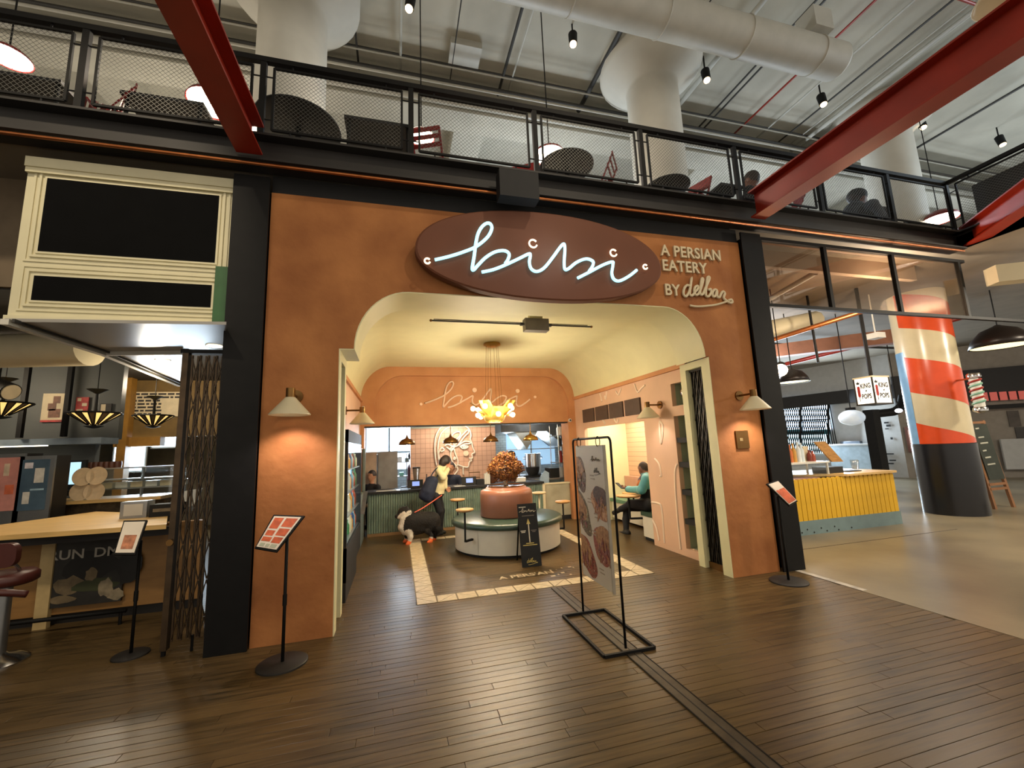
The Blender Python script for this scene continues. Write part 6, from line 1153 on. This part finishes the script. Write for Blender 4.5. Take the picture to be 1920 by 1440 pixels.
# ================================================================ people and the dog
def surface(prims, h, k=.03):
    """smooth union of tapered capsules ('c', a, b, ra, rb, m) and ellipsoids ('e', c, r, R, m) -> verts, quads, material per face"""
    lo = np.array([1e9]*3); hi = -lo
    for q in prims:
        if q[0] == 'c':
            for c, r in ((q[1], q[3]), (q[2], q[4])): lo = np.minimum(lo, np.array(c)-r); hi = np.maximum(hi, np.array(c)+r)
        else: R_ = max(q[2]); lo = np.minimum(lo, np.array(q[1])-R_); hi = np.maximum(hi, np.array(q[1])+R_)
    lo -= 3*h; hi += 3*h; n = np.ceil((hi-lo)/h).astype(int)+1
    F = np.full(n, 1.0); B = np.full(n, 1.0); M = np.zeros(n, int)
    for q in prims:
        if q[0] == 'c': a, b, ra, rb, m = np.array(q[1]), np.array(q[2]), q[3], q[4], q[5]; mn = np.minimum(a-ra, b-rb); mx = np.maximum(a+ra, b+rb)
        else: c = np.array(q[1]); R_ = max(q[2]); mn = c-R_; mx = c+R_
        i0 = np.maximum(((mn-lo)/h-k/h-2).astype(int), 0); i1 = np.minimum(((mx-lo)/h+k/h+3).astype(int), n)
        sl = tuple(slice(a_, b_) for a_, b_ in zip(i0, i1)); G = np.meshgrid(*[lo[d]+h*np.arange(i0[d], i1[d]) for d in range(3)], indexing='ij'); X = np.stack(G, -1)
        if q[0] == 'c':
            ab = b-a; t = np.clip(((X-a)@ab)/(ab@ab+1e-12), 0, 1); d = np.linalg.norm(X-a-t[..., None]*ab, axis=-1)-(ra+(rb-ra)*t)
        else:
            Y = X-c
            if q[3] is not None: Y = Y@np.array(q[3])
            r = np.array(q[2]); L_ = np.linalg.norm(Y/r, axis=-1); g = np.linalg.norm(Y/(r*r), axis=-1)+1e-9; d = L_*(L_-1)/g; m = q[4]
        f = F[sl]; hh = np.maximum(k-np.abs(f-d), 0)/k; F[sl] = np.minimum(f, d)-hh*hh*k*.25
        bb = B[sl]; up = d < bb; B[sl] = np.where(up, d, bb); M[sl] = np.where(up, m, M[sl])
    S = F < 0; cell = {}
    c8 = [S[dx:n[0]-1+dx, dy:n[1]-1+dy, dz:n[2]-1+dz] for dx in (0, 1) for dy in (0, 1) for dz in (0, 1)]; cnt = sum(c.astype(int) for c in c8); act = (cnt > 0) & (cnt < 8)
    idx = -np.ones(act.shape, int); idx[act] = np.arange(act.sum()); I = np.argwhere(act); acc = np.zeros((len(I), 3)); num = np.zeros(len(I))
    cor = [(x, y, z) for x in (0, 1) for y in (0, 1) for z in (0, 1)]
    for p in cor:
        for d in range(3):
            if p[d]: continue
            q = list(p); q[d] = 1; A = F[tuple((I+p).T)]; C = F[tuple((I+q).T)]; x = (A < 0) != (C < 0); t = np.where(x, A/(A-C+1e-12), 0)
            pos_ = I+np.array(p)+t[:, None]*np.eye(3)[d]; acc += np.where(x[:, None], pos_, 0); num += x
    V = lo+h*(acc/num[:, None]); mv = M[tuple(I.T)]; faces = []; fm = []
    for d in range(3):
        e1, e2 = [(1, 2), (2, 0), (0, 1)][d]; A = S; sh = [slice(None)]*3; sh2 = [slice(None)]*3; sh[d] = slice(0, -1); sh2[d] = slice(1, None)
        E = np.argwhere(A[tuple(sh)] != A[tuple(sh2)]); E = E[(E[:, e1] > 0) & (E[:, e2] > 0) & (E[:, e1] < n[e1]-1) & (E[:, e2] < n[e2]-1)]
        o1 = np.zeros(3, int); o1[e1] = 1; o2 = np.zeros(3, int); o2[e2] = 1
        q = np.stack([idx[tuple((E-o1-o2).T)], idx[tuple((E-o2).T)], idx[tuple(E.T)], idx[tuple((E-o1).T)]], 1); ins = S[tuple(E.T)]
        q = np.where(ins[:, None], q, q[:, ::-1]); ok = (q >= 0).all(1); faces.append(q[ok]); fm.append(mv[q[ok][:, 2]])
    return V, np.concatenate(faces), np.concatenate(fm)
def figure(name, prims, mats, label, cat, h=.012, k=.03, extra=()):
    mb = MB()
    for pr, hh, kk in ((prims, h, k),)+tuple(extra):
        V, Q, fm = surface(pr, hh, kk); o = len(mb.v); mb.v += [Vector(v) for v in V]; mb.f += [tuple(int(i)+o for i in q) for q in Q]; mb.mi += [int(i) for i in fm]
    o = mb.build(name, mats, smooth=True, recalc=False); return tag(o, label, cat)
def hand(w_, d, u, s=1.0, curl=.5, m=0, flip=1):
    """palm and five bent fingers; w_ wrist, d finger direction, u palm normal"""
    w_ = Vector(w_); d = Vector(d).normalized(); u = Vector(u); u = (u-d*u.dot(d)).normalized(); l = d.cross(u)*flip; out = []
    pc = w_+d*.045*s; out += [('c', w_, w_+d*.02*s, .024*s, .026*s, m), ('c', pc-l*.022*s, pc+l*.022*s, .018*s, .018*s, m), ('c', w_+d*.075*s-l*.024*s, w_+d*.075*s+l*.026*s, .014*s, .014*s, m)]
    for i, (o_, ln) in enumerate(((-.03, .062), (-.01, .075), (.01, .07), (.03, .055))):
        b = w_+d*.08*s+l*o_*s; e1 = b+(d*math.cos(curl*.5)+u*math.sin(curl*.5))*ln*.5*s; e2 = e1+(d*math.cos(curl*1.6)+u*math.sin(curl*1.6))*ln*.5*s
        out += [('c', b, e1, .0095*s, .0088*s, m), ('c', e1, e2, .0088*s, .0075*s, m)]
    b = w_+d*.03*s-l*.03*s; e = b+(d*.6-l*.6+u*.4).normalized()*.04*s; out += [('c', b, e, .012*s, .0105*s, m), ('c', e, e+(d*.9+u*.4).normalized()*.03*s, .0105*s, .009*s, m)]
    return [('c', tuple(q[1]), tuple(q[2]))+q[3:] for q in out]
def T(v): return tuple(v)
def head(c, f, r=.098, skin=0, hair=1, side=None, bald=False):
    """head with nose, ears, brow, chin facing f"""
    c = Vector(c); f = Vector(f).normalized(); s = Vector((0, 0, 1)).cross(f).normalized(); up = f.cross(s); R_ = np.array([list(f), list(s), list(up)]).T
    pr = [('e', T(c), (r*.98, r*.8, r*1.2), R_, skin), ('c', T(c+f*r*.5-up*r*.75), T(c+f*r*.62-up*r*.85), r*.36, r*.3, skin), ('c', T(c+f*r*.9+up*.0*r), T(c+f*r*1.08-up*r*.28), r*.1, r*.15, skin),
          ('e', T(c+s*r*.8-up*r*.1), (r*.16, r*.07, r*.28), R_, skin), ('e', T(c-s*r*.8-up*r*.1), (r*.16, r*.07, r*.28), R_, skin), ('c', T(c+f*r*.86-s*r*.22-up*r*.55), T(c+f*r*.86+s*r*.22-up*r*.55), r*.07, r*.07, skin), ('c', T(c+f*r*.84-s*r*.4+up*r*.3), T(c+f*r*.84+s*r*.4+up*r*.3), r*.1, r*.1, skin)]
    if not bald: pr += [('e', T(c-f*r*.14+up*r*.22), (r*1.06, r*.9, r*1.12), R_, hair)]
    else: pr += [('e', T(c-f*r*.12+up*r*.2), (r*.98, r*.81, r*1.06), R_, hair)]
    return pr
M_SKIN = mat('skin_light', 'c08a6a', .5, var=.06); M_SKIND = mat('skin_dark', '6b4330', .5, var=.08); M_HAIR = mat('hair_dark', '2a1d17', .6, var=.2, scale=30); M_SHORT = mat('hair_short', '2f221b', .8, var=.2, scale=40)
M_CRJ = mat('cream_fleece', 'd3c79a', .85, var=.08, scale=20, bump=.3, bscale=60); M_BPANT = mat('black_cloth', '131217', .8, var=.2); M_NAVY = mat('navy_cloth', '1d2438', .8, var=.2, scale=15, bump=.2); M_MAR = mat('maroon_cloth', '4a1a1e', .8, var=.15); M_TEAL = mat('teal_puffer', '4f8f92', .5, var=.12, scale=8); M_SHOE = mat('black_shoe', '15130f', .6)
# ---- woman at the counter
def W(a, b, y): return tuple(P(730+a*.132, 840+b*.132, y=y))
YW = 4.42
fwd = Vector((.86, .5, 0))
hc = Vector(W(805, 190, YW))
pr = head(hc, fwd, .1, 1, 2)+[('c', W(775, 270, YW), W(795, 215, YW), .055, .05, 1),
    ('c', W(745, 300, YW), W(720, 420, YW), .115, .12, 0), ('c', W(705, 310, YW-.12), W(745, 310, YW+.15), .075, .07, 0), ('c', W(720, 420, YW), W(700, 560, YW), .125, .125, 0), ('c', W(700, 560, YW), W(690, 625, YW), .13, .125, 0), ('c', W(770, 268, YW), W(750, 280, YW), .075, .085, 0),
    ('c', W(700, 315, YW-.14), W(765, 420, YW-.2), .066, .058, 0), ('c', W(765, 420, YW-.2), W(832, 305, YW-.13), .055, .045, 0),
    ('c', W(750, 315, YW+.16), W(790, 430, YW+.2), .06, .055, 0), ('c', W(790, 430, YW+.2), W(800, 560, YW+.1), .05, .042, 0),
    ('c', W(665, 680, YW), W(690, 640, YW), .125, .12, 3), ('c', W(650, 690, YW-.07), W(715, 900, YW-.08), .092, .066, 3), ('c', W(690, 690, YW+.08), W(745, 890, YW+.08), .09, .064, 3), ('c', W(715, 900, YW-.08), W(690, 1150, YW-.06), .062, .045, 3), ('c', W(745, 890, YW+.08), W(730, 1150, YW+.1), .06, .045, 3),
    ('c', W(690, 1165, YW-.06), W(690, 1215, YW-.06), .042, .04, 4), ('c', W(690, 1215, YW-.06), W(745, 1218, YW-.09), .042, .034, 4), ('c', W(730, 1165, YW+.1), W(735, 1195, YW+.1), .042, .04, 4), ('c', W(735, 1195, YW+.1), W(785, 1195, YW+.09), .04, .034, 4),
    ('e', T(hc-fwd*.1+Vector((0, 0, -.02))), (.07, .08, .1), None, 2), ('e', T(hc+Vector((.02, -.075, -.005))), (.035, .03, .04), None, 4)]
hw = Vector(W(835, 290, YW-.12)); figure('person', pr, [M_CRJ, M_SKIN, M_HAIR, M_BPANT, M_SHOE], 'person in cream fleece and black trousers raising a hand to the face', 'person', .012, .035, ((hand(hw, hc+fwd*.1-hw+Vector((0, 0, .02)), Vector((.2, .9, 0)), 1, .6, 1), .005, .008), (hand(Vector(W(800, 560, YW+.1)), (.6, -.1, -.6), (0, -1, -.2), 1, .8, 1), .005, .008)))
# tote bag
tb = thing('tote_bag', 'navy cloth tote bag hanging from the shoulder of the person in cream', 'bag', Vector(W(560, 760, 4.18)))
V, Q, fm = surface([('c', W(600, 460, 4.2), W(545, 610, 4.2), .09, .13, 0), ('c', W(640, 470, 4.22), W(560, 690, 4.2), .08, .1, 0), ('c', W(480, 680, 4.2), W(540, 720, 4.2), .08, .075, 0), ('c', W(560, 460, 4.2), W(490, 660, 4.2), .06, .09, 0)], .012, .05)
mb = MB(); mb.v = [Vector(v) for v in V]; mb.f = [tuple(int(i) for i in q) for q in Q]; mb.mi = [0]*len(Q); mb.build('pouch', M_NAVY, tb, smooth=True, recalc=False)
for dy in (-.03, .02): MB().tube(spline([W(575, 440, 4.19+dy), W(620, 350, 4.24+dy), W(690, 280, 4.28+dy), W(690, 380, 4.3+dy), W(650, 450, 4.26+dy)], 5), .013, 6).build('strap', M_NAVY, tb, smooth=True)
# ---- dog
def D(a, b, y): return tuple(P(730+a*.132, 840+b*.132, y=y))
YD = 4.0
pr = [('c', D(330, 1030, YD), D(610, 1020, YD), .175, .155, 0), ('c', D(300, 1090, YD), D(440, 1120, YD), .15, .135, 0), ('c', D(270, 1000, YD), D(260, 1110, YD), .14, .14, 0), ('c', D(560, 1060, YD), D(640, 1120, YD), .12, .1, 0),
      ('c', D(190, 1010, YD-.08), D(165, 1120, YD-.06), .05, .055, 1), ('c', D(215, 985, YD-.09), D(295, 905, YD-.11), .032, .028, 1), ('c', D(170, 1130, YD-.06), D(215, 1200, YD-.05), .055, .05, 1),
      ('c', D(240, 1000, YD), D(225, 930, YD), .1, .085, 0), ('e', D(210, 905, YD), (.115, .1, .1), None, 0), ('c', D(190, 925, YD-.02), D(118, 972, YD-.03), .06, .04, 0), ('c', D(200, 925, YD-.095), D(132, 985, YD-.065), .02, .02, 1), ('e', D(100, 968, YD-.035), (.026, .024, .022), None, 3),
      ('c', D(230, 880, YD-.06), D(250, 828, YD-.07), .045, .014, 0), ('c', D(190, 870, YD+.06), D(175, 850, YD+.07), .034, .014, 0),
      ('c', D(270, 1180, YD-.08), D(300, 1260, YD-.08), .07, .05, 1), ('c', D(300, 1260, YD-.08), D(285, 1330, YD-.08), .045, .032, 1), ('c', D(240, 1180, YD+.07), D(255, 1260, YD+.07), .065, .045, 0), ('c', D(255, 1260, YD+.07), D(245, 1310, YD+.07), .04, .03, 1),
      ('c', D(285, 1330, YD-.08), D(265, 1362, YD-.1), .034, .03, 2), ('c', D(265, 1365, YD-.1), D(250, 1370, YD-.11), .03, .024, 2), ('c', D(245, 1305, YD+.07), D(235, 1325, YD+.06), .033, .03, 2), ('c', D(235, 1327, YD+.06), D(210, 1332, YD+.05), .03, .024, 2),
      ('c', D(600, 1090, YD-.06), D(545, 1180, YD-.08), .095, .055, 0), ('c', D(545, 1180, YD-.08), D(600, 1245, YD-.08), .045, .032, 0), ('c', D(600, 1245, YD-.08), D(590, 1305, YD-.08), .028, .026, 1), ('c', D(590, 1300, YD-.08), D(585, 1325, YD-.09), .033, .03, 2), ('c', D(585, 1328, YD-.09), D(550, 1338, YD-.11), .03, .024, 2),
      ('c', D(640, 1090, YD+.08), D(610, 1180, YD+.08), .085, .05, 0), ('c', D(610, 1180, YD+.08), D(650, 1230, YD+.08), .042, .03, 0), ('c', D(650, 1230, YD+.08), D(640, 1290, YD+.08), .028, .028, 0), ('c', D(640, 1290, YD+.08), D(615, 1300, YD+.07), .03, .025, 2),
      ('c', D(670, 1040, YD), D(700, 1150, YD), .06, .055, 0), ('c', D(700, 1150, YD), D(690, 1230, YD), .055, .025, 0), ('c', D(400, 1150, YD), D(380, 1190, YD), .09, .06, 0)]
figure('dog', pr, [mat('dog_black_fur', '17130f', .85, var=.35, scale=22, bump=.6, bscale=45), mat('dog_white_fur', 'cfc5b4', .85, var=.08, scale=22, bump=.5, bscale=45), mat('orange_boot', 'd9622c', .6), M_BLK2], 'fluffy black and white dog wearing orange boots before the green counter', 'dog', .011, .04)
lsh = tag(MB().tube(spline([D(360, 915, YD-.1), D(480, 850, 4.05), D(600, 770, 4.15), D(745, 670, 4.3)], 6), .012, 6).build('dog_leash', mat('coral_leash', 'd9664f', .6), smooth=True), 'coral leash from the dog to the person in cream', 'leash')
# ---- man in the booth
def S(a, b, x): return tuple(P(1130+a*.118, 850+b*.118, x=x))
fm_ = Vector((-.25, .97, 0))
hc = Vector(S(648, 245, 4.5))
pr = head(hc, Vector((-.3, .95, -.12)), .1, 1, 2, bald=True)+[('c', S(690, 330, 4.5), S(665, 290, 4.5), .055, .05, 1), ('c', S(720, 430, 4.55), S(740, 600, 4.55), .15, .15, 0), ('c', S(690, 390, 4.4), S(730, 380, 4.72), .085, .085, 0), ('c', S(740, 600, 4.55), S(735, 760, 4.55), .155, .16, 3), ('c', S(640, 400, 4.45), S(600, 430, 4.44), .06, .05, 4), ('c', S(610, 470, 4.42), S(575, 500, 4.42), .055, .045, 5),
    ('c', S(690, 410, 4.36), S(620, 580, 4.3), .085, .078, 0), ('c', S(620, 580, 4.3), S(400, 575, 4.32), .075, .055, 0), ('c', S(690, 420, 4.7), S(560, 590, 4.68), .075, .065, 0), ('c', S(560, 590, 4.68), S(410, 555, 4.5), .06, .05, 0),
    ('c', S(720, 820, 4.42), S(450, 800, 4.32), .115, .08, 3), ('c', S(450, 800, 4.32), S(300, 880, 4.28), .072, .055, 3), ('c', S(290, 885, 4.28), S(180, 945, 4.26), .05, .045, 6),
    ('c', S(720, 830, 4.6), S(390, 850, 4.42), .115, .085, 3), ('c', S(390, 850, 4.42), S(370, 1060, 4.38), .078, .066, 3), ('c', S(370, 1060, 4.38), S(375, 1215, 4.34), .064, .056, 3), ('c', S(400, 1265, 4.32), S(280, 1285, 4.3), .06, .05, 6), ('c', S(280, 1290, 4.3), S(230, 1300, 4.3), .05, .038, 6)]
hq = Vector(S(400, 572, 4.32)); figure('person', pr, [M_TEAL, M_SKIND, M_SHORT, M_BPANT, mat('grey_hood', '4a4654', .8), mat('orange_print', 'b0632c', .7), M_SHOE], 'person in teal puffer jacket sitting in the booth with crossed legs and a phone', 'person', .012, .035, ((hand(hq, Vector(S(320, 545, 4.34))-hq, (.6, 0, .5), 1.05, .7, 1), .005, .008), (hand(Vector(S(410, 555, 4.5)), (-.6, .6, .1), (-.3, 0, .8), 1.05, .7, 1), .005, .008)))
a, b = Vector(S(225, 470, 4.36)), Vector(S(320, 560, 4.38)); tag(MB().bar(a, b, .075, .012, up=(0, .5, .8)).build('phone', M_BLK2), 'phone held by the person in the booth', 'phone')
# ---- kitchen staff
def worker(px, py, y, face, label, cap=True, shirt=M_MAR, skin=M_SKIND):
    h_ = P(px, py, y=y); c = Vector(h_); f = Vector(face).normalized(); s = Vector((-f.y, f.x, 0)); z = lambda dz, df=0, ds=0: T(c+f*df+s*ds+Vector((0, 0, dz)))
    zs = -c.z
    pr = head(c, f, .1, 1, 2)+[('c', z(-.2), z(-.1), .055, .05, 1), ('c', z(-.32), z(-.62), .14, .135, 0), ('c', z(-.27, 0, -.16), z(-.27, 0, .16), .075, .075, 0), ('c', z(-.62), z(-.78), .14, .14, 0),
        ('c', z(-.28, 0, -.19), z(-.52, .06, -.23), .062, .052, 0), ('c', z(-.52, .06, -.23), z(-.6, .26, -.16), .046, .036, 1), ('c', z(-.28, 0, .19), z(-.52, .06, .23), .062, .052, 0), ('c', z(-.52, .06, .23), z(-.6, .26, .16), .046, .036, 1),
        ('c', z(-.78, 0, -.08), z(zs+.5, .02, -.09), .1, .07, 3), ('c', z(zs+.5, .02, -.09), z(zs+.1, 0, -.09), .065, .05, 3), ('c', z(-.78, 0, .08), z(zs+.5, .02, .09), .1, .07, 3), ('c', z(zs+.5, .02, .09), z(zs+.1, 0, .09), .065, .05, 3), ('c', z(zs+.05, 0, -.09), z(zs+.05, .14, -.09), .048, .04, 4), ('c', z(zs+.05, 0, .09), z(zs+.05, .14, .09), .048, .04, 4)]
    if cap: R_ = None; pr += [('e', z(.06, -.01), (.108, .108, .085), None, 4)]
    figure('person', pr, [shirt, skin, M_HAIR, M_BPANT, M_BLK2], label, 'person', .014, .035, ((hand(z(-.6, .26, -.16), f-Vector((0, 0, .3)), (0, 0, -1), 1, .5, 1), .006, .008), (hand(z(-.6, .26, .16), f-Vector((0, 0, .3)), (0, 0, -1), 1, .5, 1), .006, .008)))
worker(958, 856, 6.0, (-.7, .6, 0), 'cook in maroon shirt and black cap behind the dried flowers')
worker(773, 856, 7.5, (.95, -.1, 0), 'worker in maroon shirt half hidden behind the tiled wall', False)
worker(846, 876, 6.1, (-.2, -1, 0), 'cashier behind the counter facing the person in cream', False, M_NAVY, M_SKIN)
worker(697, 892, 6.05, (-.5, -.7, 0), 'person in black seated behind the left end of the counter', False, M_BPANT, M_SKIN)
# ---- guests on the mezzanine
def guest(px, py, y, face, label, coat, r=.115, cap=True, wide=.2):
    c = P(px, py, y=y); f = Vector(face).normalized(); s = Vector((-f.y, f.x, 0)); z = lambda dz, df=0, ds=0: T(c+f*df+s*ds+Vector((0, 0, dz))); zs = 5.08-c.z
    pr = head(c, f, r, 1, 2)+[('c', z(-.22, -.03), z(-.1), .06, .055, 1), ('c', z(-.34, -.06), z(zs+.55, -.1), .15, .17, 0), ('c', z(-.28, -.04, -wide), z(-.28, -.04, wide), .085, .085, 0),
        ('c', z(-.3, -.04, -wide-.03), z(-.56, .05, -wide-.07), .07, .06, 0), ('c', z(-.56, .05, -wide-.07), z(-.5, .3, -.14), .055, .042, 0), ('c', z(-.3, -.04, wide+.03), z(-.56, .05, wide+.07), .07, .06, 0), ('c', z(-.56, .05, wide+.07), z(-.5, .3, .14), .055, .042, 0),
        ('c', z(zs+.5, -.08, -.1), z(zs+.48, .36, -.12), .1, .075, 3), ('c', z(zs+.5, -.08, .1), z(zs+.48, .36, .12), .1, .075, 3), ('c', z(zs+.46, .36, -.12), z(zs+.06, .36, -.12), .065, .05, 3), ('c', z(zs+.46, .36, .12), z(zs+.06, .36, .12), .065, .05, 3), ('c', z(zs+.05, .36, -.12), z(zs+.05, .52, -.12), .045, .04, 4), ('c', z(zs+.05, .36, .12), z(zs+.05, .52, .12), .045, .04, 4)]
    if cap: pr += [('e', z(.05, -.01), (r*1.12, r*1.12, r*.85), None, 4), ('c', z(.05, .08), z(.035, .17), .03, .02, 4)]
    figure('person', pr, [coat, M_SKIND, M_HAIR, M_BPANT, M_BLK2], label, 'person', .015, .04, ((hand(z(-.5, .3, -.14), f+Vector((0, 0, .4)), (0, 0, 1), 1, .9, 1), .006, .008), (hand(z(-.5, .3, .14), f+Vector((0, 0, .4)), (0, 0, 1), 1, .9, 1), .006, .008)))
guest(1608, 372, .28, (.95, -.2, 0), 'person in dark coat and cap sitting at the mezzanine railing above the long red beam', mat('slate_coat', '2b2f36', .8), .13, True, .27)
guest(1408, 338, .42, (-.3, .9, 0), 'person in black seen from behind on the mezzanine beside the long red beam', M_BPANT, .115, False)
